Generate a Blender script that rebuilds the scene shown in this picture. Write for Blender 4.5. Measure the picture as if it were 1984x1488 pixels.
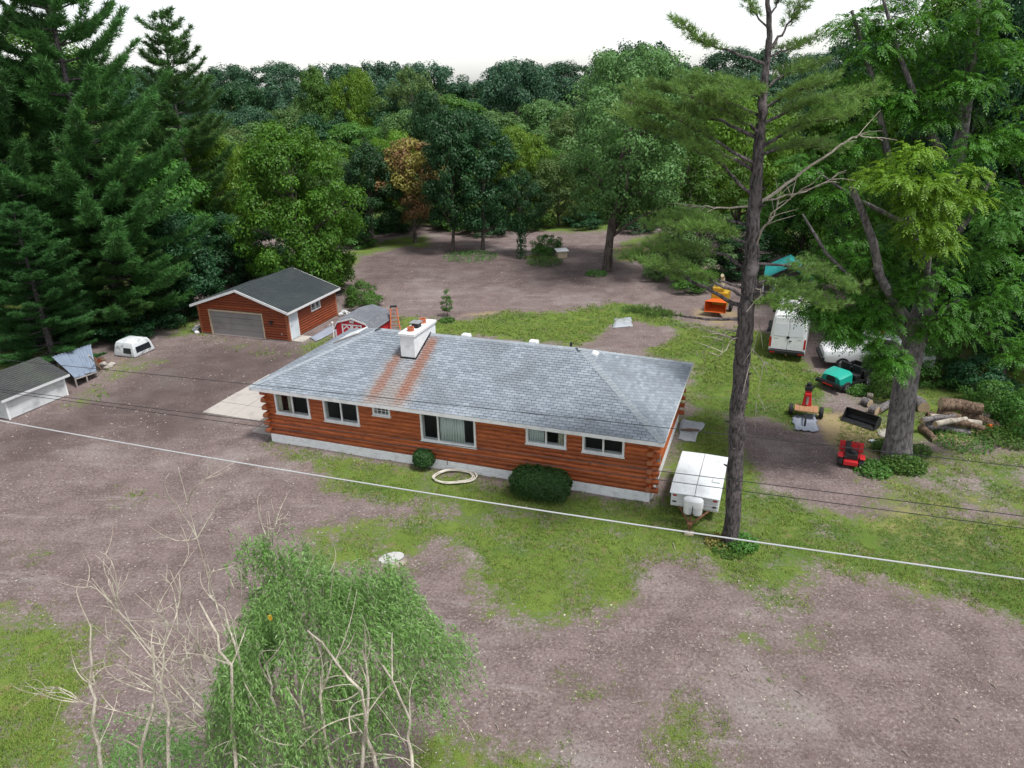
import bpy, bmesh, math, random
import numpy as np
from mathutils import Vector, Matrix

for o in list(bpy.data.objects):
    bpy.data.objects.remove(o)
scene = bpy.context.scene
COL = scene.collection
R = math.radians

# ------------------------------------------------------------ camera
FPX, PITCH, ROLL, CAMH = 1421.2, 0.3919, -0.0220, 15.107
_c, _s = math.cos(PITCH), math.sin(PITCH)
FWD = np.array([0, _c, -_s]); UP0 = np.array([0, _s, _c]); RT0 = np.array([1.0, 0, 0])
RT = math.cos(ROLL) * RT0 + math.sin(ROLL) * UP0
UPV = -math.sin(ROLL) * RT0 + math.cos(ROLL) * UP0
CAM = np.array([0, 0, CAMH])
cam = bpy.data.cameras.new('camera')
cam.sensor_width = 36.0
cam.lens = 36.0 * FPX / 1984.0
cam.clip_start = 0.5
cam.clip_end = 3000
camo = bpy.data.objects.new('camera', cam)
COL.objects.link(camo)
camo.matrix_world = Matrix(((RT[0], UPV[0], -FWD[0], 0), (RT[1], UPV[1], -FWD[1], 0),
                            (RT[2], UPV[2], -FWD[2], CAMH), (0, 0, 0, 1)))
scene.camera = camo

# ------------------------------------------------------------ sky and sun (bright overcast)
SUN_DIR = Vector((0.32, -0.24, 0.91)).normalized()        # towards the sun
world = bpy.data.worlds.new('World')
scene.world = world
world.use_nodes = True
wn = world.node_tree
wn.nodes.clear()
sky = wn.nodes.new('ShaderNodeTexSky')
sky.sky_type = 'NISHITA'
sky.sun_disc = False
sky.sun_elevation = math.asin(SUN_DIR.z)
sky.sun_rotation = math.atan2(SUN_DIR.x, SUN_DIR.y)
sky.altitude = 200
sky.air_density = 1.0
sky.dust_density = 1.0
sky.ozone_density = 1.0
hs = wn.nodes.new('ShaderNodeHueSaturation')
hs.inputs['Saturation'].default_value = 0.22             # thin even cloud: almost no blue left
bg = wn.nodes.new('ShaderNodeBackground')
bg.inputs['Strength'].default_value = 0.125
wo = wn.nodes.new('ShaderNodeOutputWorld')
wn.links.new(sky.outputs['Color'], hs.inputs['Color'])
wn.links.new(hs.outputs['Color'], bg.inputs['Color'])
wn.links.new(bg.outputs['Background'], wo.inputs['Surface'])
sl = bpy.data.lights.new('sun', 'SUN')
sl.energy = 2.6
sl.angle = R(11)
sl.color = (1.0, 0.975, 0.94)
so = bpy.data.objects.new('sun', sl)
COL.objects.link(so)
so.rotation_euler = SUN_DIR.to_track_quat('Z', 'Y').to_euler()
so.location = (20, 20, 60)

scene.view_settings.view_transform = 'Standard'
scene.view_settings.look = 'None'
scene.view_settings.gamma = 1.0
scene.view_settings.exposure = 0.74
scene.view_settings.use_curve_mapping = False
scene.render.engine = 'CYCLES'
scene.cycles.max_bounces = 6
scene.cycles.diffuse_bounces = 3
scene.cycles.transmission_bounces = 4
scene.cycles.transparent_max_bounces = 6

# ------------------------------------------------------------ pixel helpers (photo pixels, 1984 x 1488)
def ray(x, y):
    return FWD + RT * (x - 992) / FPX - UPV * (y - 744) / FPX

def gp(x, y, z=0.0):
    d = ray(x, y)
    P = CAM + d * ((z - CAMH) / d[2])
    return Vector(P)

def at_y(x, y, Y):
    d = ray(x, y)
    return Vector(CAM + d * (Y / d[1]))

HX, HY, HYAW, HL, HW, HRISE, HO, HE = -11.641, 30.106, -0.352, 18.226, 8.462, 1.753, 0.396, 2.8
HA = Vector((math.cos(HYAW), math.sin(HYAW), 0)); HB = Vector((-math.sin(HYAW), math.cos(HYAW), 0))
HORG = Vector((HX, HY, 0))

def hp(u, v, z=0.0):
    return HORG + HA * u + HB * v + Vector((0, 0, z))

def gz(x, y):                                            # ground height
    t = np.maximum(0, np.asarray(y, float) - 78.0)
    return 9.0 * (1 - np.exp(-(t / 120.0) ** 2))

# ------------------------------------------------------------ meshes
def np_mesh(name, V, F, mat=None, smooth=False):
    me = bpy.data.meshes.new(name)
    V = np.ascontiguousarray(V, np.float32); F = np.ascontiguousarray(F, np.int32)
    k = F.shape[1]
    me.vertices.add(len(V)); me.vertices.foreach_set('co', V.ravel())
    me.loops.add(F.size); me.loops.foreach_set('vertex_index', F.ravel())
    me.polygons.add(len(F))
    me.polygons.foreach_set('loop_start', np.arange(0, F.size, k, dtype=np.int32))
    me.polygons.foreach_set('loop_total', np.full(len(F), k, np.int32))
    if smooth:
        me.polygons.foreach_set('use_smooth', np.ones(len(F), bool))
    me.update(calc_edges=True)
    if mat is not None:
        me.materials.append(mat)
    return me

def link(name, me, parent=None, loc=(0, 0, 0)):
    o = bpy.data.objects.new(name, me)
    COL.objects.link(o)
    o.location = loc
    if parent is not None:
        o.parent = parent
    return o

def tag(o, label=None, cat=None, group=None, kind=None):
    if label: o['label'] = label
    if cat: o['category'] = cat
    if group: o['group'] = group
    if kind: o['kind'] = kind
    return o

def thing(name, label, cat, loc=(0, 0, 0), rz=0.0, group=None):
    o = bpy.data.objects.new(name, None)
    o.empty_display_size = 0.3
    COL.objects.link(o)
    o.location = loc
    o.rotation_euler = (0, 0, rz)
    return tag(o, label, cat, group)

class MB:
    def __init__(self):
        self.v = []; self.f = []; self.m = []
    def add(self, vs, fs, mi=0):
        b = len(self.v)
        self.v += [tuple(p) for p in vs]
        for f in fs:
            self.f.append(tuple(i + b for i in f)); self.m.append(mi)
        return self
    def box(self, c, s, rot=None, mi=0, taper=1.0):
        hx, hy, hz = s[0] / 2, s[1] / 2, s[2] / 2
        vs = []
        for z in (-1, 1):
            k = taper if z > 0 else 1.0
            for x, y in ((-1, -1), (1, -1), (1, 1), (-1, 1)):
                vs.append(Vector((x * hx * k, y * hy * k, z * hz)))
        if rot is not None:
            vs = [rot @ p for p in vs]
        c = Vector(c)
        return self.add([p + c for p in vs], [(3, 2, 1, 0), (4, 5, 6, 7), (0, 1, 5, 4), (1, 2, 6, 5), (2, 3, 7, 6), (3, 0, 4, 7)], mi)
    def b2(self, a, b, mi=0):                            # box between two corners
        return self.box([(a[i] + b[i]) / 2 for i in range(3)], [abs(b[i] - a[i]) for i in range(3)], None, mi)
    def tube(self, pts, rad, n=8, caps=True, mi=0, mi_cap=None, squash=None):
        pts = [Vector(p) for p in pts]
        if not hasattr(rad, '__len__'): rad = [rad] * len(pts)
        t0 = (pts[1] - pts[0]).normalized()
        ref = Vector((0, 0, 1)) if abs(t0.z) < 0.9 else Vector((1, 0, 0))
        nrm = t0.cross(ref).normalized()
        vs = []
        for i, p in enumerate(pts):
            t = (pts[min(i + 1, len(pts) - 1)] - pts[max(i - 1, 0)]).normalized()
            nrm = (nrm - t * nrm.dot(t)).normalized()
            bi = t.cross(nrm)
            for k in range(n):
                a = 2 * math.pi * k / n
                vs.append(p + (nrm * math.cos(a) + bi * math.sin(a)) * rad[i])
        fs = []
        for i in range(len(pts) - 1):
            for k in range(n):
                k2 = (k + 1) % n
                fs.append((i * n + k, i * n + k2, (i + 1) * n + k2, (i + 1) * n + k))
        b = len(self.v)
        self.add(vs, fs, mi)
        if caps:
            mc = mi if mi_cap is None else mi_cap
            self.f.append(tuple(b + k for k in reversed(range(n)))); self.m.append(mc)
            e = b + (len(pts) - 1) * n
            self.f.append(tuple(e + k for k in range(n))); self.m.append(mc)
        return self
    def disc_cyl(self, c, axis, r, w, n=20, mi=0):
        c = Vector(c); axis = Vector(axis).normalized()
        return self.tube([c - axis * w / 2, c + axis * w / 2], r, n, True, mi)
    def prism(self, poly, a, b, mi=0):                   # poly: list of 3d points extruded by vector (b-a)
        d = Vector(b) - Vector(a)
        n = len(poly)
        vs = [Vector(p) for p in poly] + [Vector(p) + d for p in poly]
        fs = [tuple(reversed(range(n))), tuple(range(n, 2 * n))]
        for i in range(n):
            j = (i + 1) % n
            fs.append((i, j, n + j, n + i))
        return self.add(vs, fs, mi)
    def loft(self, rings, closed=True, caps=True, mi=0):
        n = len(rings[0]); vs = [p for r in rings for p in r]; fs = []
        for i in range(len(rings) - 1):
            for k in range(n if closed else n - 1):
                k2 = (k + 1) % n
                fs.append((i * n + k, i * n + k2, (i + 1) * n + k2, (i + 1) * n + k))
        if caps:
            fs.append(tuple(reversed(range(n)))); fs.append(tuple(range((len(rings) - 1) * n, len(rings) * n)))
        return self.add(vs, fs, mi)
    def cap_ends(self, n, mi=1):
        e = len(self.v)
        self.f.append(tuple(reversed(range(n)))); self.m.append(mi)
        self.f.append(tuple(range(e - n, e))); self.m.append(mi)
        return self
    def torus(self, c, R_, r, n=24, m=8, mi=0, rot=None):
        vs = []; fs = []
        for i in range(n):
            a = 2 * math.pi * i / n
            for k in range(m):
                b = 2 * math.pi * k / m
                p = Vector(((R_ + r * math.cos(b)) * math.cos(a), (R_ + r * math.cos(b)) * math.sin(a), r * math.sin(b)))
                if rot is not None: p = rot @ p
                vs.append(p + Vector(c))
                fs.append((i * m + k, ((i + 1) % n) * m + k, ((i + 1) % n) * m + (k + 1) % m, i * m + (k + 1) % m))
        return self.add(vs, fs, mi)
    def mesh(self, name, mats, smooth=False):
        me = bpy.data.meshes.new(name)
        me.from_pydata([tuple(p) for p in self.v], [], self.f)
        for m in (mats if isinstance(mats, (list, tuple)) else [mats]):
            me.materials.append(m)
        me.polygons.foreach_set('material_index', self.m)
        bm = bmesh.new(); bm.from_mesh(me)
        bmesh.ops.recalc_face_normals(bm, faces=bm.faces)
        bm.to_mesh(me); bm.free()
        if smooth:
            me.polygons.foreach_set('use_smooth', [True] * len(me.polygons))
            try: me.set_sharp_from_angle(angle=R(40))
            except Exception: pass
        me.update()
        return me
    def build(self, name, mats, parent=None, smooth=False, bevel=0, loc=(0, 0, 0)):
        o = link(name, self.mesh(name, mats, smooth), parent, loc)
        if bevel:
            b = o.modifiers.new('bevel', 'BEVEL'); b.width = bevel; b.segments = 2; b.limit_method = 'ANGLE'; b.angle_limit = R(35)
        return o

def copy_tree(o, parent=None):
    c = o.copy(); COL.objects.link(c)
    if parent is not None: c.parent = parent
    for ch in list(o.children): copy_tree(ch, c)
    return c

# ------------------------------------------------------------ materials
class NT:
    def __init__(self, name):
        self.mat = bpy.data.materials.new(name); self.mat.use_nodes = True
        self.t = self.mat.node_tree; self.t.nodes.clear()
        self.out = self.n('ShaderNodeOutputMaterial')
    def n(self, typ, **kw):
        nd = self.t.nodes.new(typ)
        for k, v in kw.items(): setattr(nd, k, v)
        return nd
    def l(self, a, b): self.t.links.new(a, b)
    def sv(self, sock, val):
        if isinstance(val, bpy.types.NodeSocket): self.l(val, sock)
        elif isinstance(val, (tuple, list)) and len(val) == 3 and sock.type == 'RGBA': sock.default_value = (*val, 1)
        else: sock.default_value = val
    def math(self, op, a, b=0.0, c=None, clamp=False):
        m = self.n('ShaderNodeMath', operation=op, use_clamp=clamp)
        self.sv(m.inputs[0], a); self.sv(m.inputs[1], b)
        if c is not None: self.sv(m.inputs[2], c)
        return m.outputs[0]
    def mix(self, f, a, b, mode='MIX'):
        m = self.n('ShaderNodeMix', data_type='RGBA', blend_type=mode)
        self.sv(m.inputs[0], f); self.sv(m.inputs[6], a); self.sv(m.inputs[7], b)
        return m.outputs[2]
    def step(self, x, lo, hi):
        m = self.n('ShaderNodeMapRange', interpolation_type='SMOOTHSTEP')
        self.sv(m.inputs[0], x); m.inputs[1].default_value = lo; m.inputs[2].default_value = hi
        return m.outputs[0]
    def noise(self, vec, scale, detail=4, rough=0.55, dist=0.0):
        m = self.n('ShaderNodeTexNoise')
        if vec is not None: self.l(vec, m.inputs['Vector'])
        m.inputs['Scale'].default_value = scale; m.inputs['Detail'].default_value = detail
        m.inputs['Roughness'].default_value = rough; m.inputs['Distortion'].default_value = dist
        return m.outputs[0]
    def pos(self, rz=0.0, loc=(0, 0, 0), scale=(1, 1, 1)):
        g = self.n('ShaderNodeNewGeometry')
        if rz == 0 and loc == (0, 0, 0) and scale == (1, 1, 1): return g.outputs['Position']
        v = self.n('ShaderNodeVectorMath', operation='SUBTRACT'); self.l(g.outputs['Position'], v.inputs[0]); v.inputs[1].default_value = loc
        r = self.n('ShaderNodeVectorRotate', rotation_type='Z_AXIS'); self.l(v.outputs[0], r.inputs['Vector']); r.inputs['Angle'].default_value = -rz
        s = self.n('ShaderNodeVectorMath', operation='MULTIPLY'); self.l(r.outputs[0], s.inputs[0]); s.inputs[1].default_value = scale
        return s.outputs[0]
    def obj(self, scale=(1, 1, 1)):
        tc = self.n('ShaderNodeTexCoord')
        s = self.n('ShaderNodeVectorMath', operation='MULTIPLY'); self.l(tc.outputs['Object'], s.inputs[0]); s.inputs[1].default_value = scale
        return s.outputs[0]
    def rnd(self):                                       # 0..1, differs by object and by mesh island
        g = self.n('ShaderNodeNewGeometry'); oi = self.n('ShaderNodeObjectInfo')
        return self.math('FRACT', self.math('ADD', g.outputs['Random Per Island'], oi.outputs['Random']))
    def bump(self, h, strength=0.3, dist=0.02):
        b = self.n('ShaderNodeBump'); self.l(h, b.inputs['Height'])
        b.inputs['Strength'].default_value = strength; b.inputs['Distance'].default_value = dist
        return b.outputs[0]
    def pbr(self, col, rough=0.7, metal=0.0, nrm=None, spec=0.5, **kw):
        p = self.n('ShaderNodeBsdfPrincipled')
        self.sv(p.inputs['Base Color'], col); self.sv(p.inputs['Roughness'], rough); self.sv(p.inputs['Metallic'], metal)
        p.inputs['Specular IOR Level'].default_value = spec
        if nrm is not None: self.l(nrm, p.inputs['Normal'])
        for k, v in kw.items(): self.sv(p.inputs[k], v)
        self.l(p.outputs[0], self.out.inputs[0])
        return p

def dirty(name, c1, c2=None, scale=3.0, rough=0.6, bump=0.0, metal=0.0, lo=0.45, hi=0.75, c3=None, stretch=(1, 1, 1), spec=0.4, rough2=None, coat=0.0):
    """base colour c1 with worn patches of c2 and fine specks of c3"""
    t = NT(name)
    v = t.obj(stretch)
    n = t.noise(v, scale, 6, 0.62)
    if c2 is None: c2 = tuple(x * 0.72 for x in c1)
    col = t.mix(t.step(n, lo, hi), c1, c2)
    fine = t.noise(v, scale * 9, 3, 0.6)
    if c3 is not None: col = t.mix(t.step(fine, 0.60, 0.70), col, c3)
    col = t.mix(t.math('MULTIPLY', fine, 0.25), col, tuple(x * 0.8 for x in c1))
    nr = t.bump(fine, bump, 0.01) if bump else None
    r = t.math('ADD', rough - 0.08, t.math('MULTIPLY', n, 0.16))
    t.pbr(col, r, metal, nr, spec, **({'Coat Weight': coat} if coat else {}))
    return t.mat

def leaf_mat(name, c1, c2, var=0.35, trans=0.35, rough=0.5):
    t = NT(name)
    g = t.n('ShaderNodeNewGeometry'); oi = t.n('ShaderNodeObjectInfo')
    isl = g.outputs['Random Per Island']
    col = t.mix(isl, c1, c2)
    clump = t.noise(t.pos(), 0.55, 3, 0.6)
    col = t.mix(t.step(clump, 0.38, 0.68), col, tuple((a + b) * 0.5 * (0.72) for a, b in zip(c1, c2)))
    h = t.n('ShaderNodeHueSaturation'); t.l(col, h.inputs['Color'])
    h.inputs['Hue'].default_value = 0.5
    t.l(t.math('ADD', 0.488, t.math('MULTIPLY', oi.outputs['Random'], 0.026)), h.inputs['Hue'])
    t.l(t.math('ADD', 1.0 - var / 2, t.math('MULTIPLY', oi.outputs['Random'], var)), h.inputs['Value'])
    p = t.n('ShaderNodeBsdfPrincipled'); t.l(h.outputs[0], p.inputs['Base Color'])
    p.inputs['Roughness'].default_value = rough; p.inputs['Specular IOR Level'].default_value = 0.3
    tr = t.n('ShaderNodeBsdfTranslucent')
    h2 = t.n('ShaderNodeHueSaturation'); t.l(h.outputs[0], h2.inputs['Color']); h2.inputs['Hue'].default_value = 0.485; h2.inputs['Value'].default_value = 1.25
    t.l(h2.outputs[0], tr.inputs['Color'])
    mx = t.n('ShaderNodeMixShader'); mx.inputs[0].default_value = trans
    t.l(p.outputs[0], mx.inputs[1]); t.l(tr.outputs[0], mx.inputs[2]); t.l(mx.outputs[0], t.out.inputs[0])
    return t.mat

def bark_mat(name, c1, c2, scale=6.0, moss=None):
    t = NT(name)
    v = t.obj((1, 1, 0.30))
    n = t.noise(v, scale, 6, 0.65, 0.4)
    n2 = t.noise(t.obj(), 1.6, 4, 0.6)
    col = t.mix(t.step(n, 0.36, 0.62), c1, c2)
    col = t.mix(t.step(n2, 0.52, 0.75), col, tuple(min(1, x * 1.5) for x in c2))
    if moss: col = t.mix(t.step(t.noise(t.obj(), 0.9, 4, 0.7), 0.5, 0.66), col, moss)
    t.pbr(col, 0.9, 0, t.bump(n, 1.0, 0.12), 0.2)
    return t.mat

def glass_mat(name, tint=(0.02, 0.03, 0.035), clear=0.92):
    t = NT(name)
    tr = t.n('ShaderNodeBsdfTransparent'); tr.inputs[0].default_value = (0.96, 0.98, 0.98, 1)
    p = t.n('ShaderNodeBsdfPrincipled'); t.sv(p.inputs['Base Color'], tint); p.inputs['Roughness'].default_value = 0.04
    mx = t.n('ShaderNodeMixShader'); mx.inputs[0].default_value = clear
    t.l(p.outputs[0], mx.inputs[1]); t.l(tr.outputs[0], mx.inputs[2]); t.l(mx.outputs[0], t.out.inputs[0])
    return t.mat

MT = {}
MT['white_trim'] = dirty('white_trim', (0.74, 0.75, 0.76), (0.55, 0.56, 0.57), 2.0, 0.55, 0.05)
MT['white_paint'] = dirty('white_paint', (0.78, 0.79, 0.80), (0.66, 0.67, 0.68), 1.5, 0.35, coat=0.3)
MT['white_block'] = dirty('white_block', (0.76, 0.78, 0.80), (0.58, 0.59, 0.60), 3.0, 0.8, 0.35, c3=(0.6, 0.6, 0.6))
MT['black'] = dirty('black', (0.015, 0.016, 0.018), (0.035, 0.034, 0.034), 4.0, 0.5)
MT['tyre'] = dirty('tyre', (0.018, 0.018, 0.019), (0.05, 0.045, 0.04), 5.0, 0.85, 0.2)
MT['metal'] = dirty('metal', (0.45, 0.46, 0.47), (0.28, 0.27, 0.26), 4.0, 0.45, metal=0.7)
MT['galv'] = dirty('galv', (0.20, 0.245, 0.32), (0.14, 0.18, 0.25), 1.8, 0.62, 0.1, metal=0.15, c3=(0.34, 0.38, 0.44))
MT['rust'] = dirty('rust', (0.16, 0.075, 0.04), (0.07, 0.04, 0.03), 5.0, 0.85, 0.3)
MT['concrete'] = dirty('concrete', (0.40, 0.37, 0.34), (0.28, 0.255, 0.24), 1.2, 0.9, 0.3, c3=(0.48, 0.45, 0.42))
MT['glass'] = glass_mat('glass')
MT['dark_glass'] = dirty('dark_glass', (0.012, 0.016, 0.02), (0.02, 0.025, 0.03), 2.0, 0.12, spec=0.6)
MT['interior'] = dirty('interior', (0.20, 0.19, 0.18), (0.12, 0.115, 0.11), 1.0, 0.9)
MT['curtain'] = dirty('curtain', (0.74, 0.80, 0.78), (0.62, 0.70, 0.68), 3.0, 0.9, stretch=(1, 1, 0.1))
MT['lace'] = dirty('lace', (0.62, 0.60, 0.48), (0.40, 0.40, 0.30), 7.0, 0.9)
MT['clay'] = dirty('clay', (0.46, 0.14, 0.07), (0.28, 0.09, 0.05), 9.0, 0.85, 0.2)
MT['red'] = dirty('red', (0.55, 0.02, 0.025), (0.36, 0.02, 0.025), 2.0, 0.4)
MT['barn_red'] = dirty('barn_red', (0.56, 0.025, 0.04), (0.40, 0.025, 0.035), 2.0, 0.6, 0.1, stretch=(3, 3, 0.4))
MT['orange'] = dirty('orange', (0.68, 0.12, 0.02), (0.42, 0.075, 0.02), 3.0, 0.5)
MT['ladder_orange'] = dirty('ladder_orange', (0.62, 0.17, 0.08), (0.45, 0.13, 0.07), 6.0, 0.6)
MT['yellow'] = dirty('yellow', (0.50, 0.31, 0.02), (0.28, 0.18, 0.03), 3.0, 0.5)
MT['teal'] = dirty('teal', (0.01, 0.36, 0.27), (0.01, 0.27, 0.21), 2.0, 0.38, coat=0.3)
MT['teal_tarp'] = dirty('teal_tarp', (0.02, 0.27, 0.26), (0.02, 0.18, 0.19), 1.2, 0.6, 0.2)
MT['wood'] = dirty('wood', (0.36, 0.19, 0.10), (0.24, 0.13, 0.07), 3.0, 0.8, 0.2, stretch=(1, 8, 1))
MT['pale_wood'] = dirty('pale_wood', (0.50, 0.42, 0.30), (0.36, 0.29, 0.20), 3.0, 0.85, 0.2)
MT['grey_wood'] = dirty('grey_wood', (0.30, 0.27, 0.25), (0.18, 0.16, 0.145), 4.0, 0.9, 0.3)
MT['tail_red'] = dirty('tail_red', (0.45, 0.02, 0.02), (0.35, 0.015, 0.015), 5.0, 0.2)
MT['grey_sheet'] = dirty('grey_sheet', (0.36, 0.39, 0.42), (0.24, 0.25, 0.27), 1.8, 0.75, 0.2, c3=(0.12, 0.10, 0.09))
MT['tarp_grey'] = dirty('tarp_grey', (0.27, 0.30, 0.36), (0.20, 0.22, 0.27), 2.5, 0.7, 0.2)
MT['white_wood'] = dirty('white_wood', (0.60, 0.62, 0.63), (0.34, 0.36, 0.37), 1.1, 0.8, 0.2, lo=0.46, hi=0.72)
MT['brick'] = dirty('brick', (0.30, 0.12, 0.08), (0.20, 0.09, 0.06), 6.0, 0.9, 0.3)
MT['hose'] = dirty('hose', (0.62, 0.58, 0.50), (0.45, 0.42, 0.36), 6.0, 0.6)
MT['cable'] = dirty('cable', (0.44, 0.45, 0.46), (0.36, 0.36, 0.36), 1.0, 0.6)
MT['door_grey'] = dirty('door_grey', (0.26, 0.245, 0.24), (0.20, 0.19, 0.185), 1.2, 0.85, 0.1, c3=(0.30, 0.29, 0.28))
MT['door_white'] = dirty('door_white', (0.62, 0.69, 0.74), (0.5, 0.56, 0.6), 1.2, 0.5)
MT['stone'] = dirty('stone', (0.42, 0.39, 0.35), (0.26, 0.24, 0.21), 3.0, 0.9, 0.4)
MT['camper_roof'] = dirty('camper_roof', (0.66, 0.69, 0.71), (0.46, 0.48, 0.49), 1.3, 0.6, 0.1, c3=(0.42, 0.42, 0.41))
MT['cap_shell'] = dirty('cap_shell', (0.58, 0.61, 0.63), (0.24, 0.25, 0.25), 2.6, 0.7, 0.1, lo=0.50, hi=0.66, c3=(0.2, 0.2, 0.19))
MT['soil'] = dirty('soil', (0.105, 0.078, 0.072), (0.060, 0.044, 0.040), 9.0, 0.95, 0.6)
MT['camper_side'] = dirty('camper_side', (0.68, 0.70, 0.71), (0.5, 0.51, 0.51), 1.6, 0.55, 0.05)

# timber siding: red-orange stain, streaky along each log
def log_mat(name, c1, c2, c3):
    t = NT(name)
    g = t.n('ShaderNodeNewGeometry')
    a = t.pos(HYAW, tuple(HORG), (0.7, 0.7, 5.0))
    n = t.noise(a, 2.2, 7, 0.66, 0.6)
    knots = t.noise(t.pos(HYAW, tuple(HORG), (1.6, 1.6, 4.0)), 2.3, 4, 0.6)
    col = t.mix(t.step(n, 0.36, 0.66), c1, c2)
    col = t.mix(t.step(knots, 0.58, 0.74), col, c3)
    r = t.rnd()
    h = t.n('ShaderNodeHueSaturation'); t.l(col, h.inputs['Color'])
    t.l(t.math('ADD', 0.80, t.math('MULTIPLY', r, 0.40)), h.inputs['Value'])
    t.pbr(h.outputs[0], t.math('ADD', 0.42, t.math('MULTIPLY', n, 0.25)), 0, t.bump(n, 0.35, 0.015), 0.45)
    return t.mat
MT['log'] = log_mat('log', (0.42, 0.104, 0.026), (0.25, 0.055, 0.015), (0.080, 0.021, 0.009))
MT['log_end'] = dirty('log_end', (0.36, 0.13, 0.06), (0.18, 0.07, 0.04), 9.0, 0.8, 0.2, c3=(0.40, 0.20, 0.12))
MT['garage_log'] = log_mat('garage_log', (0.27, 0.060, 0.021), (0.18, 0.042, 0.016), (0.08, 0.022, 0.010))

# shingles
def shingle_mat(name, c1, c2, c3, stains=False):
    t = NT(name)
    p = t.pos(HYAW, tuple(HORG))
    r = t.rnd()
    big = t.noise(p, 0.55, 4, 0.6)
    fine = t.noise(p, 26, 4, 0.7)
    col = t.mix(r, c1, c2)
    col = t.mix(t.step(big, 0.42, 0.72), col, c3)
    if stains:
        s = t.n('ShaderNodeSeparateXYZ'); t.l(p, s.inputs[0])
        wob = t.math('MULTIPLY', t.math('SUBTRACT', t.noise(p, 2.6, 5, 0.7), 0.5), 0.55)
        u = t.math('ADD', s.outputs[0], wob); v = s.outputs[1]
        front = t.step(v, 4.25, 4.15)
        def band(u0, u1, w, v1):
            b = t.math('MULTIPLY', t.step(u, u0 - w, u0 + w), t.step(u, u1 + w, u1 - w))
            return t.math('MULTIPLY', b, t.math('MULTIPLY', t.step(v, v1 + 0.25, v1 - 0.35), t.step(v, -0.3, 0.9)))
        b1 = t.math('MULTIPLY', band(5.82, 6.28, 0.16, 2.9), 0.85)
        b2 = band(7.0, 7.52, 0.18, 4.1)
        halo = t.math('MULTIPLY', t.math('MULTIPLY', t.step(u, 5.3, 5.9), t.step(u, 8.1, 7.4)), t.step(v, 3.9, 0.6))
        col = t.mix(t.math('MULTIPLY', halo, 0.55, clamp=True), col, (0.30, 0.22, 0.16))
        rustc = t.mix(t.noise(p, 5, 4, 0.7), (0.31, 0.115, 0.05), (0.19, 0.07, 0.035))
        col = t.mix(t.math('MULTIPLY', t.math('MAXIMUM', b1, b2), t.math('ADD', 0.62, t.math('MULTIPLY', fine, 0.6)), clamp=True), col, rustc)
    col = t.mix(t.step(fine, 0.45, 0.7), col, tuple(x * 0.62 for x in c1))
    t.pbr(col, 0.82, 0, t.bump(fine, 0.5, 0.008), 0.35)
    return t.mat
MT['shingle'] = shingle_mat('shingle', (0.29, 0.33, 0.375), (0.175, 0.205, 0.24), (0.16, 0.18, 0.205), True)
MT['shingle_cap'] = shingle_mat('shingle_cap', (0.31, 0.345, 0.375), (0.25, 0.28, 0.31), (0.22, 0.245, 0.27))
MT['roof_deck'] = dirty('roof_deck', (0.05, 0.055, 0.06), (0.04, 0.042, 0.045), 3.0, 0.9)
MT['garage_shingle'] = shingle_mat('garage_shingle', (0.040, 0.050, 0.054), (0.032, 0.040, 0.046), (0.055, 0.066, 0.066))
MT['barn_shingle'] = shingle_mat('barn_shingle', (0.20, 0.215, 0.24), (0.15, 0.16, 0.185), (0.12, 0.13, 0.15))
MT['shed_shingle'] = shingle_mat('shed_shingle', (0.060, 0.062, 0.065), (0.046, 0.050, 0.052), (0.075, 0.085, 0.07))

# leaves and bark
MT['leaf_mid'] = leaf_mat('leaf_mid', (0.060, 0.170, 0.026), (0.115, 0.25, 0.040))
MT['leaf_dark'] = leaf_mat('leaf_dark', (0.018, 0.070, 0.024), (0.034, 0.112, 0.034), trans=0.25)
MT['leaf_yellow'] = leaf_mat('leaf_yellow', (0.095, 0.21, 0.018), (0.165, 0.30, 0.028))
MT['leaf_maple'] = leaf_mat('leaf_maple', (0.050, 0.145, 0.014), (0.115, 0.225, 0.022))
MT['leaf_olive'] = leaf_mat('leaf_olive', (0.085, 0.155, 0.040), (0.13, 0.20, 0.058))
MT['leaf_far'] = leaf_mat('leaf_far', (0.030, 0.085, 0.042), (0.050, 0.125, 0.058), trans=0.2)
MT['leaf_silver'] = leaf_mat('leaf_silver', (0.085, 0.185, 0.050), (0.145, 0.26, 0.078), trans=0.3)
MT['leaf_dead'] = leaf_mat('leaf_dead', (0.28, 0.20, 0.07), (0.22, 0.11, 0.06), trans=0.25)
MT['leaf_gold'] = leaf_mat('leaf_gold', (0.24, 0.24, 0.05), (0.30, 0.24, 0.07), trans=0.3)
MT['leaf_walnut'] = leaf_mat('leaf_walnut', (0.048, 0.155, 0.014), (0.110, 0.25, 0.024), var=0.1)
MT['leaf_walnut_lit'] = leaf_mat('leaf_walnut_lit', (0.15, 0.27, 0.02), (0.21, 0.34, 0.03), var=0.1)  # lit copy of the walnut leaf, sunlight painted into the colour
MT['leaf_willow'] = leaf_mat('leaf_willow', (0.11, 0.25, 0.045), (0.26, 0.42, 0.15), var=0.1, rough=0.4)
MT['needle'] = leaf_mat('needle', (0.042, 0.145, 0.036), (0.100, 0.24, 0.055), trans=0.25)
MT['needle_lt'] = leaf_mat('needle_lt', (0.11, 0.235, 0.042), (0.195, 0.325, 0.078), var=0.1, trans=0.25)
MT['needle_dk'] = leaf_mat('needle_dk', (0.030, 0.105, 0.028), (0.068, 0.175, 0.042), trans=0.25)
MT['hedge'] = leaf_mat('hedge', (0.020, 0.072, 0.016), (0.046, 0.125, 0.026), var=0.1, trans=0.15)
MT['weed'] = leaf_mat('weed', (0.06, 0.16, 0.025), (0.10, 0.22, 0.04), var=0.3)
MT['bark'] = bark_mat('bark', (0.05, 0.043, 0.038), (0.14, 0.12, 0.105))
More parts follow.
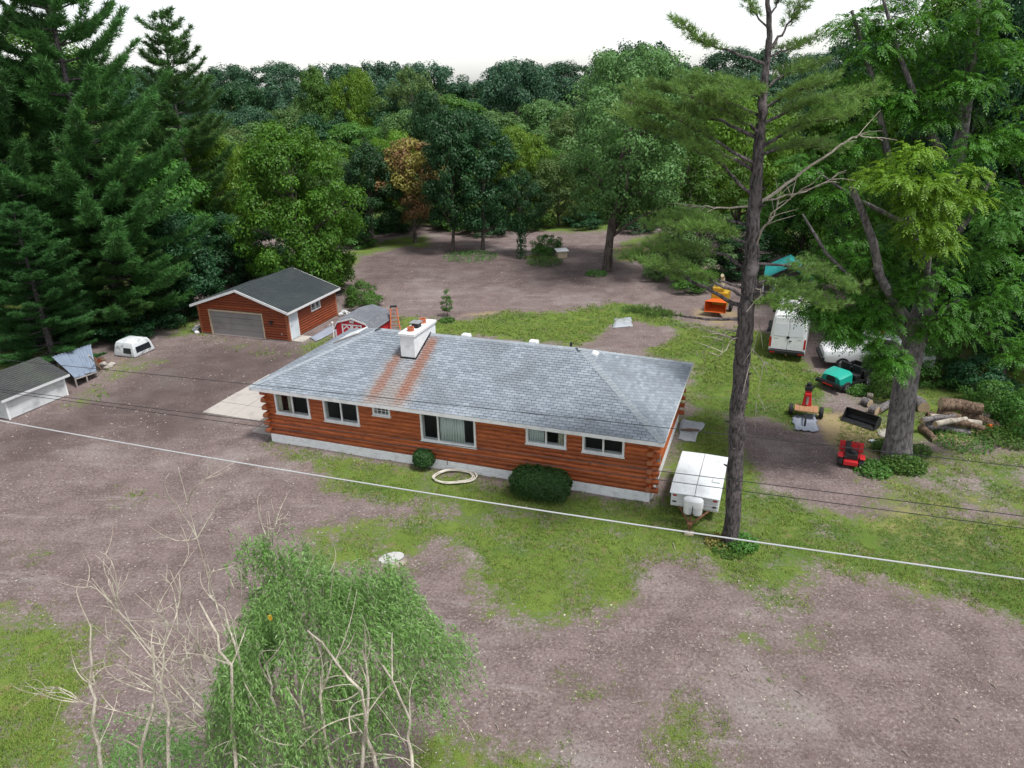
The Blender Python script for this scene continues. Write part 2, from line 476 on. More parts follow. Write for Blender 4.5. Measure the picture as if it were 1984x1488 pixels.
MT['bark_pine'] = bark_mat('bark_pine', (0.030, 0.027, 0.030), (0.15, 0.13, 0.13), 13.0)
MT['bark_grey'] = bark_mat('bark_grey', (0.085, 0.077, 0.080), (0.23, 0.21, 0.21), 11.0, None)
MT['bark_dead'] = bark_mat('bark_dead', (0.22, 0.19, 0.155), (0.42, 0.38, 0.32), 5.0)
MT['bark_willow'] = bark_mat('bark_willow', (0.30, 0.26, 0.20), (0.52, 0.48, 0.39), 7.0)
# ------------------------------------------------------------ ground: one sheet, grass and bare soil by regions
G_POLY = [  # lawn regions, photo pixels, strength
    ([(528, 862), (600, 905), (640, 950), (700, 970), (800, 985), (860, 1000), (800, 1000), (690, 1010), (590, 1030), (560, 1060), (600, 1100), (700, 1110),
      (790, 1095), (845, 1062), (880, 1090), (930, 1175), (1010, 1215), (1110, 1212), (1210, 1180), (1245, 1150), (1240, 1100), (1290, 1085), (1340, 1080),
      (1400, 1120), (1480, 1150), (1520, 1190), (1580, 1130), (1600, 1110), (1690, 1130), (1800, 1160), (1900, 1190), (2100, 1230), (2100, 1010), (1800, 990),
      (1640, 990), (1560, 965), (1500, 940), (1460, 890), (1432, 850), (1440, 812), (1330, 720), (1300, 850), (1265, 975)], 1.0),
    ([(1440, 812), (1480, 808), (1545, 840), (1600, 800), (1610, 740), (1560, 700), (1480, 640), (1400, 640), (1310, 620), (1250, 590), (1180, 588), (1090, 603),
      (980, 604), (900, 622), (835, 618), (770, 612), (780, 640), (1130, 672), (1337, 702), (1330, 800)], 1.15),
    ([(-80, 1185), (90, 1172), (185, 1230), (190, 1290), (150, 1380), (190, 1560), (-80, 1560)], 0.95),
    ([(790, 1450), (870, 1400), (960, 1412), (1080, 1465), (1110, 1560), (780, 1560)], 0.85),
    ([(1255, 1355), (1330, 1350), (1400, 1420), (1470, 1560), (1290, 1560)], 0.8),
    ([(590, 662), (640, 640), (665, 655), (600, 692), (560, 684)], 0.85),
    ([(395, 650), (520, 668), (520, 690), (440, 680)], 0.55),
    ([(130, 800), (130, 770), (230, 700), (310, 690), (330, 700), (240, 735), (150, 790)], 0.7),
    ([(1420, 1225), (1475, 1225), (1470, 1255), (1420, 1250)], 0.8),
    ([(1500, 1220), (1580, 1215), (1570, 1270), (1510, 1262)], 0.7),
    ([(1050, 1290), (1110, 1290), (1100, 1330), (1050, 1325)], 0.55),
    ([(1120, 1325), (1180, 1325), (1170, 1355), (1115, 1350)], 0.65),
    ([(1440, 1290), (1520, 1310), (1560, 1380), (1480, 1400)], 0.5),
    ([(0, 1050), (100, 1040), (100, 1090), (20, 1090)], 0.5),
    ([(230, 950), (280, 945), (270, 985), (225, 980)], 0.5),
    ([(520, 700), (580, 690), (560, 720)], 0.3),
    ([(300, 610), (392, 600), (392, 650), (330, 655)], 0.85),
    ([(1640, 760), (1760, 700), (2100, 650), (2100, 850), (1900, 860), (1780, 860), (1700, 850)], 0.95),
    ([(1690, 920), (1800, 930), (2100, 900), (2100, 1010), (1800, 1000), (1640, 990)], 0.80),
    ([(1580, 805), (1640, 790), (1780, 860), (1900, 870), (2100, 850), (2100, 930), (1800, 940), (1690, 950), (1640, 900)], 0.72),
    ([(1190, 470), (1300, 440), (1380, 520), (1260, 500)], 0.9),
    ([(640, 500), (700, 478), (760, 460), (830, 455), (840, 478), (780, 480), (705, 497), (670, 530)], 1.0),
    ([(1000, 500), (1050, 480), (1100, 500), (1060, 508)], 0.8),
]
D_POLY = [  # bare patches inside the lawns
    ([(1440, 815), (1500, 825), (1560, 858), (1620, 900), (1655, 960), (1640, 985), (1580, 970), (1520, 950), (1470, 890), (1432, 850)], 1.0),
    ([(1140, 672), (1180, 630), (1230, 622), (1312, 640), (1290, 668), (1220, 685), (1170, 683)], 1.0),
    ([(845, 1060), (900, 1065), (915, 1095), (870, 1095)], 0.5),
    ([(1620, 780), (1680, 770), (1690, 800), (1630, 800)], 0.6),
    ([(990, 985), (1050, 985), (1040, 1005), (990, 1002)], 0.35),
]
S_POLY = [  # straw, sawdust and dry grass
    ([(1580, 800), (1640, 800), (1720, 820), (1740, 870), (1690, 900), (1640, 880), (1590, 850)], 1.0),
    ([(1790, 815), (1880, 820), (1930, 845), (1870, 870), (1800, 850)], 0.95),
    ([(1780, 870), (1850, 885), (1830, 910), (1770, 890)], 0.6),
    ([(1700, 930), (1984, 940), (1984, 1090), (1750, 1100), (1650, 1010)], 0.45),
    ([(1180, 480), (1290, 470), (1290, 505), (1190, 510)], 0.8),
    ([(560, 870), (620, 900), (700, 900), (600, 870)], 0.3),
    ([(900, 605), (1000, 600), (960, 612), (880, 615)], 0.7),
    ([(1330, 590), (1440, 600), (1440, 640), (1340, 635)], 0.6),
    ([(200, 690), (260, 690), (240, 720), (180, 740)], 0.5),
]

DARK_POLY = [  # darker ground: pine shade painted onto the drive, own dark soil of the clearing
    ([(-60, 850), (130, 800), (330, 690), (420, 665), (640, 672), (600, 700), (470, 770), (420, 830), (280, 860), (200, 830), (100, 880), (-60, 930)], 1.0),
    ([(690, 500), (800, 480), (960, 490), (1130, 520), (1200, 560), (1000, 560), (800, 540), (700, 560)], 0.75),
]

def poly_sd(poly, X, Y):
    """signed distance (positive inside) from points to a polygon given in world metres"""
    P = np.array(poly)
    inside = np.zeros(X.shape, bool); dmin = np.full(X.shape, 1e9)
    n = len(P)
    for i in range(n):
        ax, ay = P[i]; bx, by = P[(i + 1) % n]
        cond = (ay > Y) != (by > Y)
        with np.errstate(divide='ignore', invalid='ignore'):
            xi = (bx - ax) * (Y - ay) / (by - ay if by != ay else 1e-9) + ax
        inside ^= cond & (X < xi)
        dx, dy = bx - ax, by - ay
        t = np.clip(((X - ax) * dx + (Y - ay) * dy) / (dx * dx + dy * dy + 1e-9), 0, 1)
        dmin = np.minimum(dmin, np.hypot(X - ax - t * dx, Y - ay - t * dy))
    return np.where(inside, dmin, -dmin)

def wpoly(pl):
    return [tuple(gp(x, y)[:2]) for x, y in pl]

def sm(x, lo, hi):
    t = np.clip((x - lo) / (hi - lo), 0, 1)
    return t * t * (3 - 2 * t)

def region(polys, X, Y, soft):
    out = np.zeros(X.shape)
    for pl, k in polys:
        sd = poly_sd(wpoly(pl), X, Y)
        out = np.maximum(out, k * sm(sd, -soft, soft))
    return out

def grass_field(X, Y):
    g = region(G_POLY, X, Y, 1.3) * 0.92
    g = g * (1 - region(D_POLY, X, Y, 0.9))
    far = sm(Y + 3 * np.sin(X * 0.21) + 0.03 * X, 79, 84)
    left = sm(-X - 25.5 - 0.06 * (Y - 40), 0, 2.0) * 0.75
    right = sm(X - 24, 0, 3.0) * 0.75 * sm(Y, 22, 28)
    return np.maximum.reduce([g, far * 0.95, left, right])

def straw_field(X, Y):
    return region(S_POLY, X, Y, 0.9)

def axis(lo, hi, step, out_lo, out_hi):
    a = list(np.arange(lo, hi + 1e-6, step))
    d = step; x = lo
    pre = []
    while x > out_lo:
        d *= 1.35; x -= d; pre.append(x)
    d = step; x = a[-1]; post = []
    while x < out_hi:
        d *= 1.35; x += d; post.append(x)
    return np.array(pre[::-1] + a + post)

xs = axis(-36, 34, 0.28, -1500, 1500); ys = axis(5, 88, 0.28, -200, 1600)
GX, GY = np.meshgrid(xs, ys)
def undul(X, Y):
    return 0.022 * np.sin(X * 1.3 + 0.6 * np.sin(Y * 0.9)) * np.sin(Y * 1.1 + 0.8 * np.sin(X * 0.7)) + 0.010 * np.sin(X * 3.1 + 2 * np.sin(Y * 1.7)) * np.sin(Y * 2.9)
GZ = gz(GX, GY) + undul(GX, GY) * (GY < 100) - 0.012
nx, ny = len(xs), len(ys)
idx = np.arange(nx * ny).reshape(ny, nx)
quads = np.stack([idx[:-1, :-1], idx[:-1, 1:], idx[1:, 1:], idx[1:, :-1]], -1).reshape(-1, 4)

def ground_mat():
    t = NT('ground')
    p = t.pos()
    ag = t.n('ShaderNodeAttribute', attribute_name='grass').outputs['Fac']
    ast = t.n('ShaderNodeAttribute', attribute_name='straw').outputs['Fac']
    n1 = t.noise(p, 0.75, 7, 0.66); n2 = t.noise(p, 5.5, 5, 0.7); n3 = t.noise(p, 0.22, 4, 0.6); fine = t.noise(p, 34, 4, 0.75)
    gf = t.math('ADD', ag, t.math('ADD', t.math('MULTIPLY', t.math('SUBTRACT', n1, 0.5), 2.0), t.math('MULTIPLY', t.math('SUBTRACT', n2, 0.5), 1.5)))
    gf = t.math('MULTIPLY', t.step(gf, 0.34, 0.92), t.step(ag, 0.02, 0.30))
    # soil: purplish brown crushed bark, pale dusty areas, wheel streaks, pale chips
    soil = t.mix(t.step(n1, 0.34, 0.68), (0.205, 0.158, 0.150), (0.125, 0.092, 0.088))
    soil = t.mix(t.math('MULTIPLY', t.step(n3, 0.50, 0.70), 0.7), soil, (0.29, 0.255, 0.24))
    streak = t.noise(t.pos(-0.12, (0, 0, 0), (0.10, 1.7, 1)), 1.5, 5, 0.65)
    soil = t.mix(t.math('MULTIPLY', t.step(streak, 0.50, 0.66), 0.38), soil, (0.125, 0.088, 0.082))
    soil = t.mix(t.math('MULTIPLY', t.step(t.noise(t.pos(-0.12, (3, 7, 0), (0.16, 1.1, 1)), 1.1, 6, 0.7), 0.56, 0.70), 0.45), soil, (0.34, 0.31, 0.295))
    soil = t.mix(t.math('MULTIPLY', t.step(n2, 0.52, 0.72), 0.45), soil, (0.10, 0.075, 0.07))
    vo = t.n('ShaderNodeTexVoronoi', feature='F1'); t.l(p, vo.inputs['Vector']); vo.inputs['Scale'].default_value = 13.0
    chips = t.math('MULTIPLY', t.step(vo.outputs['Distance'], 0.16, 0.10), t.step(t.noise(p, 3.0, 3), 0.48, 0.60))
    soil = t.mix(chips, soil, (0.44, 0.40, 0.37))
    soil = t.mix(t.math('MULTIPLY', t.step(fine, 0.52, 0.66), 0.55), soil, (0.085, 0.062, 0.058))
    soil = t.mix(t.math('MULTIPLY', t.step(fine, 0.46, 0.34), 0.40), soil, (0.40, 0.35, 0.33))
    n4 = t.noise(p, 11.0, 4, 0.7)
    soil = t.mix(t.math('MULTIPLY', t.step(n4, 0.53, 0.64), 0.55), soil, (0.070, 0.050, 0.047))
    soil = t.mix(t.math('MULTIPLY', t.step(n4, 0.45, 0.36), 0.50), soil, (0.36, 0.31, 0.29))
    sh_soil = t.n('ShaderNodeAttribute', attribute_name='shade_soil').outputs['Fac']
    soil = t.mix(t.math('MULTIPLY', sh_soil, t.math('ADD', 0.35, t.math('MULTIPLY', n1, 0.7)), clamp=True), soil, (0.075, 0.055, 0.052))  # darkens the soil: painted pine shade on the drive, real tone in the clearing
    # grass: several greens with thin yellowed spots
    gr = t.mix(t.step(n1, 0.36, 0.66), (0.088, 0.150, 0.026), (0.150, 0.210, 0.040))
    gr = t.mix(t.math('MULTIPLY', t.step(n3, 0.48, 0.66), 0.7), gr, (0.058, 0.115, 0.022))
    gr = t.mix(t.math('MULTIPLY', t.step(n2, 0.52, 0.72), 0.6), gr, (0.17, 0.165, 0.06))
    gr = t.mix(t.math('MULTIPLY', t.step(fine, 0.48, 0.64), 0.7), gr, (0.035, 0.072, 0.014))
    gr = t.mix(t.math('MULTIPLY', t.step(t.noise(p, 1.9, 5, 0.7), 0.54, 0.68), 0.65), gr, (0.20, 0.155, 0.085))
    st = t.mix(n2, (0.40, 0.32, 0.17), (0.25, 0.19, 0.10))
    col = t.mix(gf, soil, gr)
    sf = t.math('ADD', ast, t.math('ADD', t.math('MULTIPLY', t.math('SUBTRACT', n1, 0.5), 1.1), t.math('MULTIPLY', t.math('SUBTRACT', n2, 0.5), 0.9)))
    col = t.mix(t.math('MULTIPLY', t.math('MULTIPLY', t.step(sf, 0.38, 0.80), t.step(ast, 0.03, 0.3)), 0.85), col, st)
    hgt = t.math('ADD', t.math('MULTIPLY', fine, 0.5), n2)
    t.pbr(col, 0.95, 0, t.bump(hgt, 0.75, 0.06), 0.15)
    return t.mat
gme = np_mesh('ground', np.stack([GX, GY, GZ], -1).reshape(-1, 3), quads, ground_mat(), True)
GRASS = grass_field(GX, GY); STRAW = straw_field(GX, GY)
SHADE_SOIL = region(DARK_POLY, GX, GY, 2.2)
for nm, arr in (('grass', GRASS), ('straw', STRAW), ('shade_soil', SHADE_SOIL)):
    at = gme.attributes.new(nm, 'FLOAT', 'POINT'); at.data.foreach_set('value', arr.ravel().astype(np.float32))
tag(link('ground', gme), kind='structure')

# ---- value noise for scattering
_rs = np.random.RandomState(5)
_tab = _rs.rand(256, 256)
def vnoise(x, y):
    xi = np.floor(x).astype(int); yi = np.floor(y).astype(int); fx = x - xi; fy = y - yi
    fx = fx * fx * (3 - 2 * fx); fy = fy * fy * (3 - 2 * fy)
    a = _tab[xi % 256, yi % 256]; b = _tab[(xi + 1) % 256, yi % 256]; c = _tab[xi % 256, (yi + 1) % 256]; d = _tab[(xi + 1) % 256, (yi + 1) % 256]
    return (a * (1 - fx) + b * fx) * (1 - fy) + (c * (1 - fx) + d * fx) * fy
def lookup(arr, x, y):
    i = np.clip(np.searchsorted(ys, y) - 1, 0, ny - 1); j = np.clip(np.searchsorted(xs, x) - 1, 0, nx - 1)
    return arr[i, j]

def hloc(x, y):
    dx, dy = x - HX, y - HY
    return dx * HA.x + dy * HA.y, dx * HB.x + dy * HB.y

def keep_open(x, y):                                     # not inside the house or the garage
    u, v = hloc(x, y)
    k = ~((u > 0.38) & (u < HL - 0.38) & (v > 0.38) & (v < HW - 0.3))
    return k

rs = np.random.RandomState(11)
N = 420000
# density follows the distance from the camera
yy = 8 + (62 - 8) * rs.rand(N) ** 1.5
xx = (rs.rand(N) - 0.5) * 2 * (yy * 0.80 + 4)
gv = lookup(GRASS, xx, yy) + (vnoise(xx * 0.55, yy * 0.55) - 0.5) * 0.8 + (vnoise(xx * 1.7, yy * 1.7) - 0.5) * 0.7 + (vnoise(xx * 5, yy * 5) - 0.5) * 0.5
ok = (sm(gv, 0.40, 1.0) * 0.9 > rs.rand(N)) & (lookup(GRASS, xx, yy) > 0.12) & keep_open(xx, yy)
xx, yy = xx[ok], yy[ok]
n = len(xx)
zz = gz(xx, yy) + undul(xx, yy) - 0.02
nb = 5
V = []; 
hgt = (0.045 + 0.05 * rs.rand(n)) * (0.75 + 0.5 * vnoise(xx * 0.6 + 9, yy * 0.6)) * np.where(yy > 36, 1.35, 1.0)
Vs = np.zeros((n, nb, 3, 3))
for b in range(nb):
    a = rs.rand(n) * 6.283; lean = 0.3 + 0.7 * rs.rand(n); w = 0.0045 + 0.004 * rs.rand(n) + 0.00022 * yy
    ox = (rs.rand(n) - .5) * 0.16; oy = (rs.rand(n) - .5) * 0.16
    px_, py_ = xx + ox, yy + oy
    ca, sa = np.cos(a), np.sin(a)
    Vs[:, b, 0] = np.stack([px_ - sa * w, py_ + ca * w, zz], -1)
    Vs[:, b, 1] = np.stack([px_ + sa * w, py_ - ca * w, zz], -1)
    Vs[:, b, 2] = np.stack([px_ + ca * hgt * lean, py_ + sa * hgt * lean, zz + hgt], -1)
def grass_mat():
    t = NT('grass_blade')
    g = t.n('ShaderNodeNewGeometry'); p = t.pos()
    n1 = t.noise(p, 0.75, 7, 0.66); n3 = t.noise(p, 0.22, 4, 0.6); n2 = t.noise(p, 5.5, 5, 0.7)
    c = t.mix(g.outputs['Random Per Island'], (0.112, 0.190, 0.028), (0.205, 0.280, 0.050))
    c = t.mix(t.math('MULTIPLY', t.step(n3, 0.48, 0.66), 0.65), c, (0.075, 0.155, 0.024))
    c = t.mix(t.math('MULTIPLY', t.step(t.noise(p, 1.9, 5, 0.7), 0.54, 0.68), 0.7), c, (0.24, 0.20, 0.09))
    c = t.mix(t.math('MULTIPLY', t.step(n2, 0.54, 0.72), 0.6), c, (0.21, 0.20, 0.07))
    c = t.mix(t.step(t.math('FRACT', t.math('MULTIPLY', g.outputs['Random Per Island'], 17.0)), 0.90, 0.93), c, (0.26, 0.22, 0.10))
    t.pbr(c, 0.6, 0, None, 0.25)
    return t.mat
F = np.arange(n * nb * 3).reshape(-1, 3)
tag(link('lawn_grass', np_mesh('lawn_grass', Vs.reshape(-1, 3), F, grass_mat())), 'short patchy green grass growing on the yard', 'grass', kind='stuff')
# pale bark chips and twigs on the bare soil
N = 60000
yy = 8 + (80 - 8) * rs.rand(N) ** 1.7; xx = (rs.rand(N) - 0.5) * 2 * (yy * 0.80 + 4)
ok = (lookup(GRASS, xx, yy) < 0.75) & keep_open(xx, yy) & (vnoise(xx * 0.5 + 40, yy * 0.5) > 0.30)
xx, yy = xx[ok], yy[ok]; n = len(xx)
zz = gz(xx, yy) + undul(xx, yy)
a = rs.rand(n) * 6.283; ln = (0.007 + 0.024 * rs.rand(n) ** 4) * (1 + yy * 0.010); wd = ln * (0.3 + 0.4 * rs.rand(n)); th = 0.012
ca, sa = np.cos(a), np.sin(a)
V = np.zeros((n, 5, 3))
for k, (p, q) in enumerate(((-1, -1), (1, -1), (1, 1), (-1, 1))):
    V[:, k] = np.stack([xx + p * ca * ln - q * sa * wd, yy + p * sa * ln + q * ca * wd, zz - 0.004], -1)
V[:, 4] = np.stack([xx, yy, zz + th + 0.3 * wd], -1)
b = (np.arange(n) * 5)[:, None]
F = np.concatenate([b + np.array([[0, 1, 4]]), b + np.array([[1, 2, 4]]), b + np.array([[2, 3, 4]]), b + np.array([[3, 0, 4]])])
t = NT('chip'); g = t.n('ShaderNodeNewGeometry')
t.pbr(t.mix(g.outputs['Random Per Island'], (0.14, 0.10, 0.08), (0.52, 0.47, 0.41)), 0.9, 0, None, 0.2)
tag(link('bark_chips', np_mesh('bark_chips', V.reshape(-1, 3), F, t.mat)), 'pale bark chips and twigs scattered over the bare soil', 'chips', kind='stuff')
# ------------------------------------------------------------ log house
house = thing('log_house', 'long single-storey red log house with grey hipped shingle roof and white chimney', 'house', hp(0, 0, 0), HYAW)
ZF, ZS = 0.40, 2.645                                    # foundation top, soffit
NC = 12; CH = (ZS - ZF) / NC
WIN = [  # u0, u1, z0, z1, kind
    (0.98, 2.72, 1.53, 2.52, 'lace'), (3.50, 5.20, 1.51, 2.52, 'plain'), (5.96, 6.74, 2.13, 2.53, 'grid'),
    (8.19, 10.62, 1.26, 2.53, 'curtain'), (12.83, 14.43, 1.83, 2.54, 'half'), (15.13, 16.71, 1.82, 2.56, 'dark')]
LR = 0.112
LOGP = [(0.070, -1.0), (0.098, -0.66), (0.112, -0.1), (0.108, 0.35), (0.092, 0.72), (0.066, 1.0), (-0.066, 1.0), (-0.092, 0.72), (-0.112, 0.0), (-0.092, -0.72), (-0.070, -1.0)]
def log_rings(p, q, half, r):
    p, q = Vector(p), Vector(q); d = (q - p).normalized(); o = Vector((d.y, -d.x, 0)); k = r / 0.112
    return [[c + o * (x * k) + Vector((0, 0, z * half)) for x, z in LOGP] for c in (p, q)]
def log_piece(p, q, parent, axis_out, mats, r=LR, n=10):
    MB().loft(log_rings(p, q, CH * 0.492, r), True, False).cap_ends(len(LOGP)).build('log', mats, parent, True)
lm = [MT['log'], MT['log_end']]
U0, U1, V0, V1 = HO + 0.09, HL - HO - 0.09, HO + 0.09, HW - HO - 0.09   # log axes
for i in range(NC):
    z = ZF + (i + 0.5) * CH
    ef = 0.34 if i % 2 == 0 else 0.05                    # front and back logs run past the corner on even courses
    es = 0.34 if i % 2 == 1 else 0.05
    cuts = sorted((w[0] - 0.02, w[1] + 0.02) for w in WIN if w[2] - 0.03 < z < w[3] + 0.1)
    a = U0 - ef
    for c0, c1 in cuts + [(U1 + ef, None)]:
        log_piece((a, V0, z), (c0, V0, z), house, None, lm)
        if c1 is not None: a = c1
    log_piece((U0 - ef, V1, z), (U1 + ef, V1, z), house, None, lm)
    log_piece((U1, V0 - es, z), (U1, V1 + es, z), house, None, lm)
    log_piece((U0, V0 - es, z), (U0, V1 + es, z), house, None, lm)
# foundation blocks
fb = 0.0
k = 0
while fb < U1 - U0 + 0.1:
    ln = min(0.80, U1 - U0 + 0.1 - fb)
    for row in range(2):
        sh = 0.4 if row else 0.0
        a0 = fb + sh
        a1 = min(a0 + ln, U1 - U0 + 0.1)
        if row and fb == 0.0:
            MB().b2((U0 - 0.05, HO - 0.02, 0.20), (U0 - 0.05 + 0.393, HO + 0.18, ZF - 0.005)).build('foundation_block', MT['white_block'], house, bevel=0.008)
        if a1 - a0 > 0.05:
            MB().b2((U0 - 0.05 + a0, HO - 0.02, 0.20 * row - 0.12 * (1 - row)), (U0 - 0.05 + a1 - 0.007, HO + 0.18, 0.193 if row == 0 else ZF - 0.005)).build('foundation_block', MT['white_block'], house, bevel=0.008)
    fb += 0.80
MB().b2((U1 - 0.1, HO + 0.19, -0.12), (U1 + 0.10, V1 + 0.05, ZF - 0.005)).b2((U0 - 0.1, HO + 0.19, -0.12), (U0 + 0.1, V1 + 0.05, ZF - 0.005)).b2((U0 + 0.11, V1 - 0.1, -0.12), (U1 - 0.11, V1 + 0.1, ZF - 0.006)).build('foundation_wall', MT['white_block'], house)
# rooms behind the windows (walls, floor) so that the glass looks into depth
MB().b2((U0 + 0.15, V0 + 1.6, ZF), (U1 - 0.15, V1 - 0.15, ZS - 0.05)).build('inner_wall', MT['interior'], house)
MB().b2((U0 + 0.15, V0 + 0.13, ZF - 0.1), (U1 - 0.15, V0 + 1.59, ZF + 0.02)).build('room_floor', MT['wood'], house)
for u in (3.1, 5.6, 7.4, 11.6, 14.8):
    MB().b2((u - 0.05, V0 + 0.14, ZF + 0.03), (u + 0.05, V0 + 1.59, ZS - 0.06)).build('room_partition', MT['interior'], house)
def curtain(u0, u1, z0, z1, mat, parent, folds, v):
    n = folds * 6; vs = []; fs = []
    for i in range(n + 1):
        u = u0 + (u1 - u0) * i / n
        d = 0.042 * math.sin(i / 6 * 6.283) + 0.014 * math.sin(i * 1.9)
        vs += [(u, v + d, z0), (u, v + d * 0.8, z1)]
    for i in range(n): fs.append((2 * i, 2 * i + 2, 2 * i + 3, 2 * i + 1))
    o = MB().add(vs, fs).build('curtain', mat, parent, True)
    s = o.modifiers.new('s', 'SOLIDIFY'); s.thickness = 0.006
VF = HO - 0.045
for (u0, u1, z0, z1, kind) in WIN:
    w = MB()
    t_ = 0.055
    w.b2((u0 - 0.03, VF, z0 - 0.03), (u0 + t_, V0 + 0.10, z1 + 0.05)); w.b2((u1 - t_, VF, z0 - 0.03), (u1 + 0.03, V0 + 0.10, z1 + 0.05))
    w.b2((u0 + t_ + 0.001, VF + 0.002, z0 - 0.03), (u1 - t_ - 0.001, V0 + 0.10, z0 + t_)); w.b2((u0 + t_ + 0.001, VF + 0.002, z1 - 0.03), (u1 - t_ - 0.001, V0 + 0.10, z1 + 0.05))
    wo_ = w.build('window', MT['white_trim'], house)
    MB().b2((u0 - 0.06, VF - 0.035, z0 - 0.075), (u1 + 0.06, V0 + 0.02, z0 - 0.032)).build('sill', MT['white_trim'], wo_)
    if kind == 'grid':
        for k in range(1, 4):
            x = u0 + (u1 - u0) * k / 4
            MB().b2((x - 0.012, VF + 0.03, z0 + t_), (x + 0.012, VF + 0.05, z1 - 0.03)).build('glazing_bar', MT['white_trim'], wo_)
        zm = (z0 + z1) / 2
        MB().b2((u0 + t_, VF + 0.027, zm - 0.012), (u1 - t_, VF + 0.053, zm + 0.012)).build('glazing_bar', MT['white_trim'], wo_)
        mull = []
    elif kind == 'curtain': mull = [8.96]
    else: mull = [(u0 + u1) / 2]
    edges = [u0 + t_] + mull + [u1 - t_]
    for m in mull:
        MB().b2((m - 0.035, VF + 0.02, z0 + t_ + 0.001), (m + 0.035, VF + 0.075, z1 - 0.031)).build('mullion', MT['white_trim'], wo_)
    for a, b in zip(edges[:-1], edges[1:]):
        MB().b2((a + 0.002, VF + 0.06, z0 + t_ + 0.002), (b - 0.002, VF + 0.066, z1 - 0.032)).build('pane', MT['glass'], wo_)
    vc = VF + 0.115
    if kind == 'curtain': curtain(9.02, 10.12, z0 + 0.03, z1 + 0.05, MT['curtain'], wo_, 9, vc)
    if kind == 'lace':
        curtain(u0 + 0.03, u0 + 0.28, z0, z1 + 0.05, MT['lace'], wo_, 3, vc); curtain(u0 + 0.60, u0 + 0.85, z0, z1 + 0.05, MT['lace'], wo_, 3, vc)
    if kind == 'half':
        curtain(u0 + 0.05, u0 + 0.70, z0, z1 + 0.05, MT['curtain'], wo_, 7, vc + 0.04); curtain(u1 - 0.32, u1 - 0.08, z0, z1 + 0.05, MT['lace'], wo_, 3, vc)
# roof deck, fascia, soffit
A, B, Cc, D = (0, 0, HE), (HL, 0, HE), (HL, HW, HE), (0, HW, HE)
E1, E2 = (HW / 2, HW / 2, HE + HRISE), (HL - HW / 2, HW / 2, HE + HRISE)
MB().add([A, B, Cc, D, E1, E2], [(0, 1, 5, 4), (1, 2, 5), (2, 3, 4, 5), (3, 0, 4), (3, 2, 1, 0)]).build('roof', MT['roof_deck'], house)
roof = [o for o in house.children if o.name.startswith('roof')][0]
ft, fz0 = 0.03, 2.64
for nm, p, q in (('fascia', (-ft, -ft, fz0), (HL + ft, 0.0, HE - 0.004)), ('fascia', (-ft, HW, fz0), (HL + ft, HW + ft, HE - 0.004)),
                 ('fascia', (-ft, 0.001, fz0), (0, HW - 0.001, HE - 0.004)), ('fascia', (HL, 0.001, fz0), (HL + ft, HW - 0.001, HE - 0.004))):
    MB().b2(p, q).build('fascia', MT['white_trim'], roof)
MB().b2((0.002, 0.002, 2.646), (HL - 0.002, HW - 0.002, 2.664)).build('soffit', MT['white_trim'], roof)
# gutter along the front edge
# shingles: three-tab, laid course by course on the four slopes
SLP = HRISE / (HW / 2); SLN = math.sqrt(1 + SLP * SLP)
EXPO = 0.145
def shingle_verts(org, S, T, Nn, s0, s1, t0, t1, s0t, s1t, lift):
    # lower edge raised, upper edge tucked under the next course; s0t/s1t = ends of the upper edge
    P = lambda s, t, h: org + S * s + T * t + Nn * h
    top = [P(s0, t0, 0.028 + lift), P(s1, t0, 0.028 + lift), P(s1t, t1, 0.006), P(s0t, t1, 0.006)]
    bot = [P(s0, t0, 0.001), P(s1, t0, 0.001), P(s1t, t1, 0.001), P(s0t, t1, 0.001)]
    return top + bot
SH_F = [(0, 1, 2, 3), (4, 5, 1, 0), (5, 6, 2, 1), (7, 4, 0, 3)]
rnd = random.Random(3)
slopes = [  # origin, along, inward, length, both hips taken off by the same run
    (Vector((0, 0, HE)), Vector((1, 0, 0)), Vector((0, 1, 0)), HL),
    (Vector((HL, 0, HE)), Vector((0, 1, 0)), Vector((-1, 0, 0)), HW),
    (Vector((HL, HW, HE)), Vector((-1, 0, 0)), Vector((0, -1, 0)), HL),
    (Vector((0, HW, HE)), Vector((0, -1, 0)), Vector((1, 0, 0)), HW)]
singles = []; mass_v = []; mass_f = []
full_mesh = None
for si, (org, S, I, Ln) in enumerate(slopes):
    T = (I + Vector((0, 0, SLP))) / SLN
    Nn = S.cross(T).normalized()
    if Nn.z < 0: Nn = -Nn
    rows = int((HW / 2 * SLN) / EXPO) + 1
    tmax = HW / 2 * SLN
    for r in range(rows):
        t0 = r * EXPO - 0.02; t1 = min(t0 + EXPO + 0.03, tmax)
        c0 = max(0, t0) / SLN; c1 = t1 / SLN             # hip lines: s from c to Ln-c
        if Ln - 2 * c0 < 0.1: break
        s = -0.305 * (0.5 * (r % 2) + 0.12 * rnd.random())
        while s < Ln:
            a, b = s + 0.010, s + 0.305 - 0.010
            s += 0.305
            a0, b0 = max(a, c0 - 0.01), min(b, Ln - c0 + 0.01)
            if b0 - a0 < 0.02: continue
            a1, b1 = max(a, min(c1, Ln / 2)), min(b, max(Ln - c1, Ln / 2))
            if b1 < a1: a1 = b1 = max(a0, min(b0, (a1 + b1) / 2))
            lift = rnd.uniform(-0.003, 0.007)
            full = (a0 == a and b0 == b and a1 == a and b1 == b)
            ctr = org + S * ((a0 + b0) / 2) + T * t0
            if si == 0 and full:
                wc = HORG + HA * ctr.x + HB * ctr.y
                singles.append(((wc - Vector(CAM)).length, a, t0, lift))
                continue
            base = len(mass_v)
            mass_v += shingle_verts(org, S, T, Nn, a0, b0, t0, t1, a1, b1, lift)
            mass_f += [tuple(i + base for i in f) for f in SH_F]
singles.sort()
org, S, I, Ln = slopes[0]
T = (I + Vector((0, 0, SLP))) / SLN; Nn = S.cross(T).normalized()
